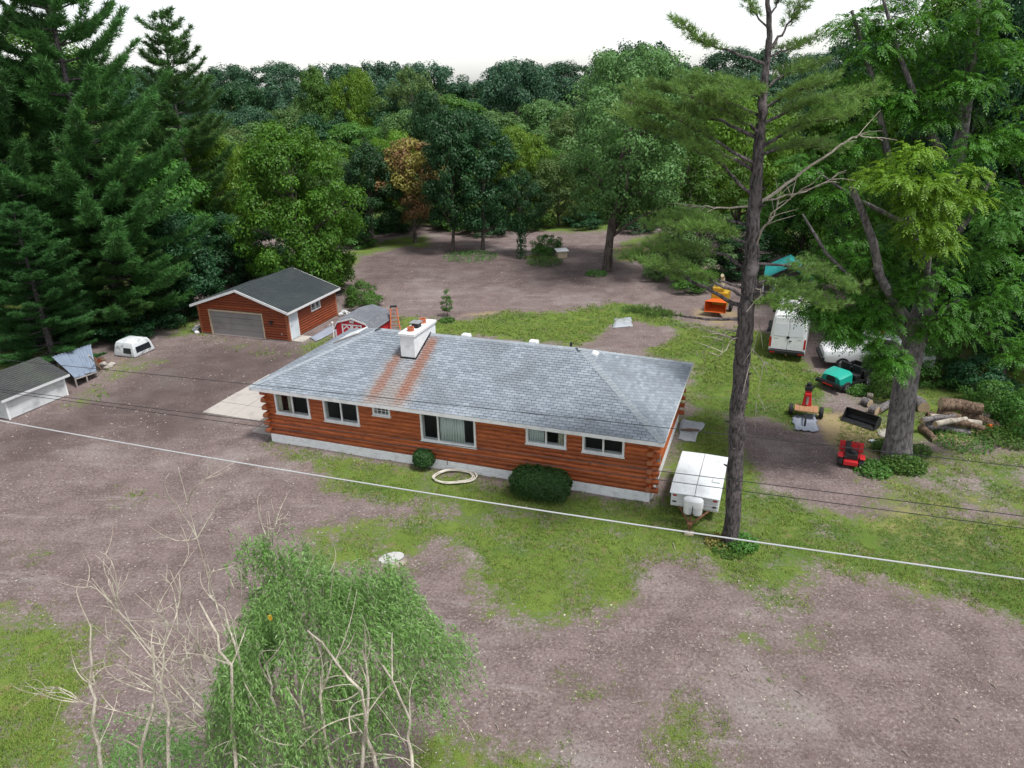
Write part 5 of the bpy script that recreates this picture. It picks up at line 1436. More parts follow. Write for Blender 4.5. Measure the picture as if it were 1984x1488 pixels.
# ------------------------------------------------------------ wood chipper behind the pine
b8 = gp(1388, 608)
cp = thing('wood_chipper', 'yellow wood chipper with orange feed tray at the lawn edge', 'wood chipper', (b8.x, b8.y, 0), R(-25))
MB().loft([[Vector((x, -0.75, z)) for x, z in ((-0.72, 0.30), (0.72, 0.30), (0.72, 1.05), (-0.72, 1.05))], [Vector((x, 0.25, z)) for x, z in ((-0.40, 0.55), (0.40, 0.55), (0.40, 1.0), (-0.40, 1.0))]], True, False).build('feed_tray', MT['orange'], cp)
cp.children[0].modifiers.new('s', 'SOLIDIFY').thickness = 0.03
MB().b2((-0.50, 0.26, 0.45), (0.60, 1.6, 1.45)).build('engine_cover', MT['yellow'], cp, bevel=0.05)
MB().b2((-0.45, 0.3, 1.451), (0.3, 0.9, 1.75)).build('cutter_housing', MT['yellow'], cp, bevel=0.05)
MB().tube([(0.1, 0.8, 1.7), (0.1, 0.85, 2.35), (0.1, 0.45, 2.6)], [0.16, 0.13, 0.12], 8).build('chute', MT['pale_wood'], cp)
for s in (-1, 1): wheel(cp, (s * 0.72 + 0.05, 1.0, 0.32), (1, 0, 0), 0.32, 0.2)
MB().tube([(0, 1.6, 0.45), (0, 2.6, 0.42)], 0.05, 6).build('drawbar', MT['black'], cp)

# ------------------------------------------------------------ teal tarp canopy
b9 = gp(1475, 580)
ca_ = thing('tarp_canopy', 'teal tarp canopy on white posts behind the cargo van', 'canopy', (b9.x, b9.y, 0), R(-20))
cx, cy, ez, rz_ = 3.4, 4.2, 1.55, 2.5
n = 8
vs = []; fs = []
for j in range(n + 1):
    for i in range(n + 1):
        s, t = i / n, j / n
        z_ = ez + (rz_ - ez) * (1 - abs(2 * s - 1)) - 0.10 * math.sin(math.pi * t) * math.sin(math.pi * 2 * s) ** 2
        vs.append((s * cx, t * cy, z_))
for j in range(n):
    for i in range(n): fs.append((j * (n + 1) + i, j * (n + 1) + i + 1, (j + 1) * (n + 1) + i + 1, (j + 1) * (n + 1) + i))
o = MB().add(vs, fs).build('tarp', MT['teal_tarp'], ca_, False); o.modifiers.new('s', 'SOLIDIFY').thickness = 0.015
for x in (0.03, cx - 0.03):
    for y in (0.03, cy / 2, cy - 0.03): MB().tube([(x, y, -0.1), (x, y, ez - 0.02)], 0.04, 8).build('post', MT['white_trim'], ca_)
MB().box((cx / 2, cy * 0.5, 0.55), (2.3, 3.6, 0.7), None, 0, 0.8).build('covered_load', MT['tarp_grey'], ca_, bevel=0.15)

# ------------------------------------------------------------ little table at the back
ba = gp(1088, 498)
tb = thing('crate_table', 'small pale box with a white board on top at the back of the dirt clearing', 'box', (ba.x, ba.y, 0), 0.2)
MB().b2((-0.45, -0.40, -0.02), (0.45, 0.40, 0.62)).build('box_side', MT['pale_wood'], tb, bevel=0.02)
MB().box((0, 0, 0.66), (1.15, 1.0, 0.05), Matrix.Rotation(R(6), 3, 'X')).build('top_board', MT['white_trim'], tb)
# wood scraps behind the garage
for k, (a, b) in enumerate((((655, 548), (668, 556)), ((657, 556), (672, 562)), ((660, 545), (662, 562)))):
    lying_log(a, b, 0.05, 0.05, 'dark scrap post leaning in the heap behind the garage', 0.9 - 0.2 * k, 0.4, group='scrap posts behind the garage', mat='bark', cut='bark', name='scrap_post')

# ------------------------------------------------------------ wires over the yard
def wire(pxs, z, r, label, mat, ext=25, name='overhead_wire', sag=0.0):
    a, b = gp(*pxs[0], z), gp(*pxs[1], z)
    d = (b - a).normalized(); ln_ = (b - a).length
    A_, B_ = a - d * ext, b + d * ext
    L_ = (B_ - A_).length
    pts = []
    for k in range(41):
        t = k / 40; p = A_.lerp(B_, t)
        t2 = (t * L_ - ext) / ln_
        p.z -= sag * 4 * t2 * (1 - t2)
        pts.append(p)
    return tag(MB().tube(pts, r, 6).build(name, MT[mat], None), label, 'wire')
wire([(0, 815), (1984, 1122)], 6.0, 0.017, 'single pale grey cable stretched over the front yard', 'cable', sag=0.18, name='overhead_cable')
wire([(160, 712), (1984, 905)], 6.6, 0.009, 'thin black wire crossing over the house roof', 'black', sag=-0.05)
wire([(200, 779), (1984, 1000)], 6.3, 0.009, 'thin black wire passing just over the camper roof, upper of a pair', 'black')
wire([(200, 786), (1984, 1024)], 6.1, 0.009, 'thin black wire passing just over the camper roof, lower of a pair', 'black')
# ------------------------------------------------------------ vegetation helpers (numpy)
def unit(a):
    return a / np.maximum(1e-9, np.linalg.norm(a, axis=-1, keepdims=True))
def rdir(rs, n):
    return unit(rs.normal(size=(n, 3)))
def leafquads(P, Nn, Al, L, W, fold=0.18):
    Nn = unit(Nn); Al = unit(Al - Nn * (Al * Nn).sum(-1, keepdims=True)); S = np.cross(Nn, Al)
    L = np.asarray(L).reshape(-1, 1); W = np.asarray(W).reshape(-1, 1)
    V = np.stack([P, P + Al * L * 0.42 + S * W * 0.5 + Nn * W * fold, P + Al * L - Nn * L * 0.12, P + Al * L * 0.42 - S * W * 0.5 + Nn * W * fold], 1)
    return V
def leaf_mesh(name, Vs, mat):
    V = np.concatenate([v.reshape(-1, 3) for v in Vs])
    return np_mesh(name, V, np.arange(len(V)).reshape(-1, 4), mat)
def needle_tris(rs, C, D, k, L, w, spread=0.9):
    """k needles per tuft centre C along D"""
    n = len(C)
    d = unit(D[:, None, :] * 0.75 + rs.normal(size=(n, k, 3)) * spread * 0.55)
    s = unit(np.cross(d, rs.normal(size=(n, k, 3)))) * w
    ln = (L * (0.7 + 0.5 * rs.rand(n, k)))[..., None]
    c = C[:, None, :] + rs.normal(size=(n, k, 3)) * L * 0.12
    return np.stack([c - s, c + s, c + d * ln], 2).reshape(-1, 3)
def tri_mesh(name, Vs, mat):
    V = np.concatenate(Vs)
    return np_mesh(name, V, np.arange(len(V)).reshape(-1, 3), mat)
def px_of(P):
    q = np.asarray(P, float) - CAM; d = q @ FWD
    return 992 + FPX * (q @ RT) / d, 744 - FPX * (q @ UPV) / d

def limb_pts(a, b, rs, bend=0.12, n=5, sagz=0.0):
    a, b = np.array(a, float), np.array(b, float)
    ln = np.linalg.norm(b - a); out = []
    off = rs.normal(size=3) * bend * ln
    for i in range(n + 1):
        t = i / n
        p = a + (b - a) * t + off * math.sin(math.pi * t) * (1 - 0.3 * t)
        p[2] += sagz * ln * math.sin(math.pi * t)
        out.append(p)
    return out

def deciduous(seed, H=10.0, rx=3.6, base=0.18, top_pow=0.55, bot_pow=0.5, nclump=90, per=150, leaf=0.24, cr=0.95, nlimb=26, trunk_r=0.20, lean=(0, 0), mat='leaf_mid', bark='bark', wild=0.22, inner=0.5):
    """crown of leaf clumps hung on limbs: returns (trunk mesh, crown mesh)"""
    rs = np.random.RandomState(seed)
    z0 = H * base; hc = H - z0
    ph = rs.rand(4) * 6.28
    def env(t, a):
        r = rx * np.power(np.clip(t, 0, 1), bot_pow) * np.power(np.clip(1 - t, 0, 1), top_pow) * 2.0 ** (bot_pow + top_pow) * 0.93
        return r * (1 + wild * np.sin(2 * a + ph[0] + 4 * t) + wild * 0.7 * np.sin(3 * a + ph[1] - 6 * t) + 0.5 * wild * np.sin(5 * a + ph[2] + 9 * t))
    cs = []
    while len(cs) < nclump:
        t = rs.rand() ** 0.9; a = rs.rand() * 6.2832
        f = inner + (1 - inner) * rs.rand() ** 0.6
        r = env(np.array(t), np.array(a)) * f
        if rs.rand() > (r / rx) * 0.9 + 0.25: continue
        z = z0 + t * hc * 0.96
        cs.append((r * math.cos(a) + lean[0] * z / H, r * math.sin(a) + lean[1] * z / H, z))
    cs = np.array(cs)
    Vs = []
    for c in cs:
        k = int(per * rs.uniform(0.7, 1.5)); R_ = cr * rs.uniform(0.6, 1.15)
        d = rdir(rs, k); d[:, 2] = d[:, 2] * 0.8 + 0.22
        d = unit(d)
        rr_ = R_ * (0.50 + 0.50 * rs.rand(k, 1) ** 0.5)
        P = c + d * rr_ * np.array([1.0, 1.0, 0.72]) + rs.normal(size=(k, 3)) * R_ * 0.10
        outw = c - np.array([0, 0, H * 0.45]); outw = outw / (np.linalg.norm(outw) + 1e-6)
        Nn = d * 0.85 + outw * 0.2 + np.array([0, 0, 0.30]) + rs.normal(size=(k, 3)) * 0.34
        Al = d + rs.normal(size=(k, 3)) * 0.7 + np.array([0, 0, -0.35])
        L = leaf * rs.uniform(0.65, 1.25, k)
        Vs.append(leafquads(P, Nn, Al, L, L * 0.62))
    crown = leaf_mesh('crown', Vs, MT[mat])
    m = MB()
    tp_ = np.array([lean[0] * 0.8, lean[1] * 0.8, H * 0.82])
    tpts = limb_pts((0, 0, -0.25), tp_, rs, 0.03, 7)
    m.tube(tpts, [trunk_r * (1.25 if i == 0 else 1 - 0.83 * i / 7) for i in range(8)], 9)
    sel = cs[rs.permutation(len(cs))[:nlimb]]
    for c in sel:
        za = np.clip(c[2] - np.hypot(c[0], c[1]) * rs.uniform(0.5, 1.1), H * base * 0.6, H * 0.75)
        i = za / (H * 0.82)
        a = np.array(tpts[0]) * (1 - i) + tp_ * i; a[2] = za
        ra = trunk_r * (1 - 0.8 * i) * 0.45
        m.tube(limb_pts(a, c, rs, 0.08, 4, 0.05), [ra, ra * 0.8, ra * 0.6, ra * 0.4, ra * 0.18], 6)
    return m.mesh('trunk', MT[bark], True), crown

def conifer(seed, H=22.0, rl=4.2, z0=2.0, whorl=0.85, per=5, tuft=0.30, k=8, mat='needle', w=0.022, trunk_r=0.28, taper=0.7, dens=1.0, rise0=-0.05, rise1=0.65):
    rs = np.random.RandomState(seed)
    m = MB(); 
    lx, ly = rs.normal() * 0.3, rs.normal() * 0.3
    axis_ = lambda z: np.array([lx * (z / H) ** 2, ly * (z / H) ** 2, z])
    m.tube([axis_(-0.2)] + [axis_(H * i / 8) for i in range(1, 9)], [trunk_r * 1.1] + [trunk_r * (1 - i / 8.3) for i in range(1, 9)], 9)
    C = []; D = []
    z = z0
    while z < H - 0.3:
        t = (z - z0) / (H - z0)
        for b in range(per):
            if rs.rand() < 0.12: continue
            a = 6.2832 * (b + rs.rand() * 0.9) / per + z
            ln = (rl * (1 - t) ** taper + 0.35) * rs.uniform(0.55, 1.2)
            rise = rise0 + (rise1 - rise0) * t + rs.normal() * 0.08
            dirh = np.array([math.cos(a), math.sin(a), 0])
            p0 = axis_(z); pts = []
            for i in range(6):
                s = i / 5
                pts.append(p0 + dirh * ln * s + np.array([0, 0, ln * (rise * s + 0.22 * s * s - 0.10 * math.sin(s * 3.14))]))
            rb = 0.018 + 0.012 * ln
            m.tube(pts, [rb, rb * 0.8, rb * 0.62, rb * 0.45, rb * 0.3, rb * 0.15], 5, False)
            side = np.array([-dirh[1], dirh[0], 0])
            nt = max(3, int(ln * 4.2 * dens))
            for j in range(nt):
                s = 0.25 + 0.75 * (j + rs.rand()) / nt
                q = s * 5; i = min(4, int(q)); base = pts[i] + (pts[i + 1] - pts[i]) * (q - i)
                tl = (0.28 + 0.30 * ln * (1.05 - s)) * rs.uniform(0.6, 1.2) * 0.8
                sg = 1 if j % 2 else -1
                td = unit(dirh * 0.75 + side * sg * rs.uniform(0.3, 1.0) + np.array([0, 0, rs.uniform(0.05, 0.45)]))
                nn = max(2, int(tl / 0.17))
                for q_ in range(nn):
                    C.append(base + td * tl * (q_ + 0.6) / nn); D.append(unit(td * 0.7 + np.array([0, 0, 0.55])))
            C.append(pts[-1]); D.append(unit(dirh + np.array([0, 0, 0.6])))
        z += whorl * rs.uniform(0.7, 1.2)
    for i in range(6):
        C.append(axis_(H - 0.15 * i)); D.append(np.array([0, 0, 1.0]))
    crown = tri_mesh('crown', [needle_tris(rs, np.array(C), np.array(D), k, tuft, w)], MT[mat])
    return m.mesh('trunk', MT['bark_pine'], True), crown

TREES = 0
def plant(name, meshes, h0, w0, label, cat, X, Y, top, wpx, mat=None, group=None, rz=None, base_z=None, mid=None):
    """stand a tree on the ground at world distance Y; X, top and wpx are where the photo shows its crown"""
    global TREES
    TREES += 1
    rr = random.Random(TREES * 7 + 1)
    zb = float(gz(0, Y)) if base_z is None else base_z
    zt = at_y(X, top, Y).z
    x0 = at_y(X, top, Y).x
    bp_ = px_of((x0, Y, zb))[1]
    P = at_y(X, top * 0.55 + bp_ * 0.45 if mid is None else mid, Y)
    dep = float((np.array(P) - CAM) @ FWD)
    wm = wpx * dep / FPX
    h = max(2.0, zt - zb)
    t = thing(name, label, cat, (P.x, Y, zb - 0.02), rr.random() * 6.28 if rz is None else rz, group)
    t.scale = (wm / w0, wm / w0, h / h0)
    for nm, me in zip(('trunk', 'crown'), meshes):
        o = link(nm, me, t)
        if nm == 'crown' and mat:
            o.material_slots[0].link = 'OBJECT'; o.material_slots[0].material = MT[mat]
    return t

# archetypes: (meshes, natural height, natural width)
ARC = {
    'oval': (deciduous(101, 10, 3.6, 0.14, 0.55, 0.42, 95, 170, 0.25, 0.95), 10.4, 7.6),
    'round': (deciduous(102, 10, 4.6, 0.22, 0.45, 0.5, 105, 165, 0.26, 1.05), 10.4, 9.4),
    'tall': (deciduous(103, 12, 3.1, 0.20, 0.60, 0.45, 95, 160, 0.25, 0.9), 12.3, 6.6),
    'loose': (deciduous(104, 11, 3.9, 0.25, 0.5, 0.6, 78, 150, 0.25, 0.85, 34, wild=0.32, inner=0.35), 11.3, 8.4),
    'oak': (deciduous(105, 10, 5.0, 0.25, 0.40, 0.55, 85, 150, 0.33, 1.2, wild=0.3), 10.5, 10.6),
    'dense': (deciduous(106, 10, 3.4, 0.06, 0.50, 0.30, 110, 170, 0.23, 0.85), 10.4, 7.2),
    'giant': (deciduous(108, 24, 5.2, 0.10, 0.5, 0.35, 200, 190, 0.30, 1.35, 50, 0.45, mat='leaf_dark', wild=0.25), 24.6, 11.4),
    'bush': (deciduous(107, 3, 2.0, 0.02, 0.5, 0.25, 48, 120, 0.17, 0.55, 12, 0.06), 3.2, 4.3),
}
PINES = {
    'a': (conifer(201, 24, 4.9, 1.8, 0.88, 7, 0.38, 15, 'needle', 0.024, 0.34, 0.42, 2.1), 24.2, 9.6),
    'b': (conifer(202, 20, 3.6, 2.0, 0.85, 6, 0.36, 15, 'needle', 0.024, 0.26, 0.6, 1.9), 20.2, 7.2),
}
def T(kind, X, Y, top, w, label, mat=None, group=None, name='leafy_tree', cat='tree', **kw):
    a = ARC[kind] if kind in ARC else PINES[kind]
    return plant(name, a[0], a[1], a[2], label, cat, X, Y, top, w, mat, group, **kw)

# ---- the broad tree behind the garage and its neighbours
mp = deciduous(301, 13, 4.4, 0.06, 0.42, 0.30, 190, 230, 0.22, 1.0, 40, 0.26, wild=0.16, inner=0.55, mat='leaf_maple')
plant('maple_tree', mp, 13.4, 9.4, 'broad bright green maple rising behind the log garage', 'tree', 568, 54.5, 222, 225)
T('dense', 712, 74, 262, 118, 'dark blue-green narrow tree at the back edge of the dirt clearing', 'leaf_dark', name='dark_tree')
dd = deciduous(302, 9, 2.6, 0.20, 0.5, 0.5, 62, 90, 0.22, 0.75, 44, 0.15, mat='leaf_dead', inner=0.3)
t_ = plant('withered_tree', dd, 9.3, 5.6, 'withered tree with yellow and brown leaves between dark trees', 'tree', 797, 75, 262, 135)
gold = deciduous(303, 9, 2.6, 0.42, 0.5, 0.5, 60, 120, 0.22, 0.75, 0, 0.02, mat='leaf_gold', inner=0.4)[1]
link('golden_leaves', gold, t_)
T('tall', 868, 70, 196, 120, 'dark green tree on two slim trunks in the row behind the dirt clearing', 'leaf_dark', name='dark_tree')
T('tall', 930, 71, 225, 130, 'dark green full tree beside the two-trunked one in the row behind the dirt', 'leaf_dark', name='dark_tree')
T('loose', 1010, 68.5, 320, 95, 'small dark tree with ivy-clad trunk behind the dirt clearing', 'leaf_dark', name='ivy_tree')
# big silver-green tree: forked trunk leaning right
rsm = np.random.RandomState(77)
sm1 = deciduous(304, 18, 6.0, 0.24, 0.42, 0.55, 235, 180, 0.24, 1.05, 46, 0.40, (2.2, 0), 'leaf_silver', 'bark', 0.28, 0.35)
plant('silver_maple', sm1, 18.4, 13.2, 'tall pale grey-green tree with dark leaning trunk at the edge of the dirt clearing', 'tree', 1178, 61.3, 70, 305, rz=0.0, mid=450)
# left side: large white pines and fill
T('a', 128, 47, -240, 360, 'largest white pine, its top running out of the picture, behind the white shed', 'needle', name='white_pine', cat='pine tree')
T('a', -60, 45, -260, 340, 'white pine left of the largest one, cut by the picture edge', 'needle_dk', name='white_pine', cat='pine tree')
T('b', 345, 60, 18, 215, 'slender white pine with bare wind-swept top beside the broad maple', 'needle', name='white_pine', cat='pine tree')
T('a', 205, 47.5, 300, 250, 'low full white pine overhanging the truck bed cap', 'needle', name='white_pine', cat='pine tree')
T('b', 60, 41, 390, 210, 'young white pine just behind the white shed roof', 'needle_dk', name='white_pine', cat='pine tree')
T('dense', 345, 51, 395, 170, 'dark leafy tree filling the gap left of the garage', 'leaf_dark', name='dark_tree')
T('oval', 310, 57, 290, 210, 'mid green leafy tree between the white pines and the broad maple', 'leaf_mid')
T('round', 420, 64, 250, 190, 'yellow-green leafy tree behind the slender white pine', 'leaf_yellow')
T('oval', 230, 64, 210, 180, 'olive leafy tree behind the largest white pine', 'leaf_olive')
T('dense', 440, 58, 400, 110, 'dark shaded tree right behind the left half of the garage', 'leaf_dark', name='dark_tree')
T('oval', 20, 62, 180, 220, 'dark leafy tree behind the white pines at the picture edge', 'leaf_dark', name='dark_tree')
# behind and right of the pine
T('loose', 1330, 66, 250, 190, 'mid green loose tree beside the silver-green one', 'leaf_mid')
T('round', 1440, 72, 190, 200, 'yellow-green rounded tree behind the tall bare-trunked pine', 'leaf_yellow')
T('loose', 1350, 57, 400, 150, 'pale green small tree over the sawdust patch', 'leaf_silver')
T('oval', 1560, 60, 300, 170, 'mid green tree behind the teal canopy', 'leaf_mid')
T('dense', 1440, 58, 430, 130, 'dark shrubby tree beside the teal canopy', 'leaf_dark', name='dark_tree')
T('tall', 1640, 56, 130, 170, 'tall mid green tree behind the cargo van', 'leaf_walnut')
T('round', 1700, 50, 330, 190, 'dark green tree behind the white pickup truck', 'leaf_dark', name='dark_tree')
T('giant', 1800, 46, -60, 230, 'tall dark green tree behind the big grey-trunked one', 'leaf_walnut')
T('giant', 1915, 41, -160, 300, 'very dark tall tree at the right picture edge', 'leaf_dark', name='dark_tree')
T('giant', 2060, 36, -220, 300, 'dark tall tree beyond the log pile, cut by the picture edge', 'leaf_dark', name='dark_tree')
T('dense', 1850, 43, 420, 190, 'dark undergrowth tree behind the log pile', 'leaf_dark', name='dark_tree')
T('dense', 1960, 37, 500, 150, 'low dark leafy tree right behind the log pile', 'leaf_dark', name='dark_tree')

for k, (x, y) in enumerate(((30, 36), (37, 43), (34, 54), (43, 52), (41, 35), (46, 64), (35, 66), (27, 60), (50, 44), (-38, 40), (-41, 52), (-36, 62), (-47, 60), (-40, 30))):
    rr = random.Random(k)
    t_ = thing('leafy_tree', 'tall full green tree of the grove beside the yard', 'tree', (x, y, -0.02), rr.random() * 6.28, 'grove trees beside the yard')
    a_ = ARC['giant' if k % 3 else 'round']; s_ = rr.uniform(0.75, 0.95) if k % 3 else rr.uniform(1.2, 1.6)
    t_.scale = (s_, s_, s_)
    for nm_, me_2 in zip(('trunk', 'crown'), a_[0]):
        o = link(nm_, me_2, t_)
        if nm_ == 'crown': o.material_slots[0].link = 'OBJECT'; o.material_slots[0].material = MT[rr.choice(('leaf_dark', 'leaf_mid', 'leaf_dark'))]
# ---- forest behind: rows of individual trees
FOREST = [  # Y, top pixel range, crown width range (m), kinds, materials, label, name
    (84, (285, 345), (6, 9), ('oval', 'round', 'loose'), ('leaf_mid', 'leaf_mid', 'leaf_olive', 'leaf_silver'), 'mid green tree in the front row of the wood behind the clearing', 'leafy_tree'),
    (93, (235, 290), (7, 10), ('oval', 'loose', 'tall'), ('leaf_mid', 'leaf_silver', 'leaf_yellow', 'leaf_mid'), 'green tree in the second row of the wood behind the clearing', 'leafy_tree'),
    (106, (205, 245), (8, 11), ('round', 'oval', 'loose'), ('leaf_mid', 'leaf_olive', 'leaf_dark', 'leaf_silver'), 'tree in the middle of the wood behind the clearing', 'leafy_tree'),
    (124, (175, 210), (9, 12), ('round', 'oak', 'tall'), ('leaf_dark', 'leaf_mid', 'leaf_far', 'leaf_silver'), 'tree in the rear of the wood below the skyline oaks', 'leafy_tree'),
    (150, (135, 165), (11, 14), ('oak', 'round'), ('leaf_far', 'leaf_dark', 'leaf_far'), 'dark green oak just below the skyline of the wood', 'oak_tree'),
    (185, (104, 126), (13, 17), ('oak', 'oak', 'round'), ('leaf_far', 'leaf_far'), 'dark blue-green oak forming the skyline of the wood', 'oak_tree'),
]
rf_ = random.Random(21)
ROW = {84: 'front row of the wood behind the clearing', 93: 'second row of the wood', 106: 'middle of the wood', 124: 'rear of the wood', 150: 'row just below the skyline', 185: 'skyline row of the wood'}
HUE = {'leaf_mid': 'mid green', 'leaf_olive': 'olive green', 'leaf_silver': 'pale grey-green', 'leaf_yellow': 'yellow-green', 'leaf_dark': 'dark green', 'leaf_far': 'deep blue-green'}
FORM = {'oval': 'egg-shaped', 'round': 'round-crowned', 'loose': 'open-crowned', 'tall': 'tall narrow', 'oak': 'broad spreading'}
for Y, (t0, t1), (w0_, w1_), kinds, mats_, lab, nm in FOREST:
    x = -260
    while x < 2250:
        wm = rf_.uniform(w0_, w1_); dep = Y * 0.98 + 6
        wpx = wm * FPX / dep
        X = x + wpx * 0.5
        top = rf_.uniform(t0, t1)
        if Y >= 150 and 850 < X < 930: top += 28
        if Y >= 150 and X > 1320: top -= 18
        top += (X - 992) * -0.022 * 0.5
        kd = rf_.choice(kinds); mt = rf_.choice(mats_)
        row = ROW[Y]
        if Y > 90 or not (60 < X < 240):
            T(kd, X, Y + rf_.uniform(-4, 4), top, wpx * 1.18, '%s %s %s in the %s' % (HUE[mt], FORM[kd], nm.split('_')[0] if nm.startswith('oak') else 'tree', row), mt, '%s, %s %s' % (row, HUE[mt], FORM[kd]), nm)
        x += wpx * rf_.uniform(0.72, 0.95)
# a few that stand out
T('tall', 615, 118, 118, 80, 'light green slender tree standing taller than the wood left of centre', 'leaf_mid')
T('round', 690, 122, 128, 95, 'light yellow-green tree beside the slender one rising over the wood', 'leaf_yellow')
T('loose', 800, 120, 120, 120, 'brownish olive open-crowned tree on the skyline left of the dip', 'leaf_olive')
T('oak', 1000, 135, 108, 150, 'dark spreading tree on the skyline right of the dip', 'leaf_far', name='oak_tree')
T('oval', 830, 100, 165, 80, 'dark conical tree in front of the skyline dip', 'leaf_dark', name='dark_tree')
T('round', 760, 82, 250, 110, 'yellow-green round tree behind the withered one', 'leaf_yellow')
T('round', 1000, 84, 240, 130, 'yellow-green round tree behind the ivy-clad one', 'leaf_yellow')
T('oval', 660, 80, 300, 90, 'mid green tree between the broad maple and the dark narrow tree', 'leaf_silver')
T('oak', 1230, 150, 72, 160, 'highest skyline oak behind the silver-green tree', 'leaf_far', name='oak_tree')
# shrubs along the forest edge
for k in range(26):
    X = -100 + k * 88 + rf_.uniform(-25, 25)
    Y = 79 + rf_.uniform(-1, 3)
    T('bush', X, Y, 405 + rf_.uniform(-20, 25), rf_.uniform(70, 110), 'green shrub at the foot of the wood', rf_.choice(('leaf_dark', 'leaf_mid', 'leaf_dark')), 'shrubs at the foot of the wood', 'shrub', 'shrub')
for k, (X, Y, top, w, mt, lab) in enumerate((
        (700, 52, 555, 75, 'leaf_mid', 'vine-covered arbour bush behind the small red barn'), (1925, 31, 770, 110, 'weed', 'leafy green bush at the right end of the log pile'),
        (1990, 29.5, 800, 120, 'weed', 'leafy green bush at the picture edge right of the chainsaw'), (1715, 33.5, 765, 70, 'weed', 'tall green weeds between the big trunk and the sawn log rounds'),
        (1810, 36, 710, 130, 'weed', 'green weeds behind the log pile'), (1700, 36, 735, 70, 'weed', 'green weeds behind the sawn log rounds'), (1900, 34, 720, 130, 'leaf_dark', 'dark shrub behind the topmost log'),
        (1345, 55, 520, 100, 'leaf_mid', 'green shrub beside the wood chipper'), (1275, 58, 480, 60, 'leaf_silver', 'pale shrub over the sawdust patch'),
        (505, 60, 430, 150, 'leaf_dark', 'dark shrub under the broad maple behind the garage ridge'), (430, 62, 440, 150, 'leaf_dark', 'dark shrub behind the left slope of the garage'),
        (330, 49, 585, 110, 'leaf_dark', 'dark shrub left of the garage'), (70, 45, 610, 150, 'leaf_dark', 'dark shrub behind the metal lean-to'), (240, 46, 610, 120, 'leaf_dark', 'dark shrub behind the truck bed cap'),
        (1060, 68, 470, 60, 'weed', 'weedy green shrub beside the ivy-clad tree'), (690, 74, 455, 80, 'weed', 'bright green weeds under the dark narrow tree'), (640, 57, 480, 80, 'leaf_mid', 'green shrub at the right foot of the broad maple'))):
    T('bush', X, Y, top, w, lab, mt, None, 'shrub', 'shrub')
# ------------------------------------------------------------ the tall bare-trunked pine in front of the house
PY0 = 21.5
PT = [(1415, 1060), (1423, 930), (1431, 800), (1439, 690), (1447, 600), (1455, 500), (1462, 400), (1470, 300), (1478, 200), (1488, 100), (1491, 40), (1484, -60), (1478, -140)]
ptr = [np.array(at_y(x, y, PY0)) for x, y in PT]
pb_ = ptr[0].copy(); pb_[2] = 0
pine = thing('tall_pine', 'tall half-bare pine with dark trunk standing before the camper', 'pine tree', (pb_[0], pb_[1], 0))
loc_ = [p - pb_ for p in ptr]; loc_[0][2] = -0.15
m = MB()
rads = [0.29, 0.258, 0.25, 0.245, 0.235, 0.215, 0.185, 0.150, 0.120, 0.09, 0.07, 0.05, 0.03]
rs = np.random.RandomState(8)
fine_p, fine_r = [], []
for i in range(len(loc_) - 1):
    for s in np.linspace(0, 1, 6, endpoint=False):
        fine_p.append(loc_[i] * (1 - s) + loc_[i + 1] * s + rs.normal(size=3) * 0.016); fine_r.append((rads[i] * (1 - s) + rads[i + 1] * s) * rs.uniform(0.92, 1.09))
m.tube(fine_p, fine_r, 14)
for k in range(26):                                      # knots and branch stubs
    i = rs.randint(4, 45); a = rs.rand() * 6.28; p = fine_p[i]; r = fine_r[i]
    d = np.array([math.cos(a), math.sin(a), 0.25]); m.tube([p + d * r * 0.7, p + d * (r + rs.uniform(0.03, 0.14))], [0.05, 0.02], 6)
m.build('trunk', MT['bark_pine'], pine, True)
def on_trunk(y):
    ysr = [q[1] for q in PT]
    for i in range(len(PT) - 1):
        if ysr[i] >= y >= ysr[i + 1]:
            f = (ysr[i] - y) / (ysr[i] - ysr[i + 1]); return ptr[i] * (1 - f) + ptr[i + 1] * f
    return ptr[-1]
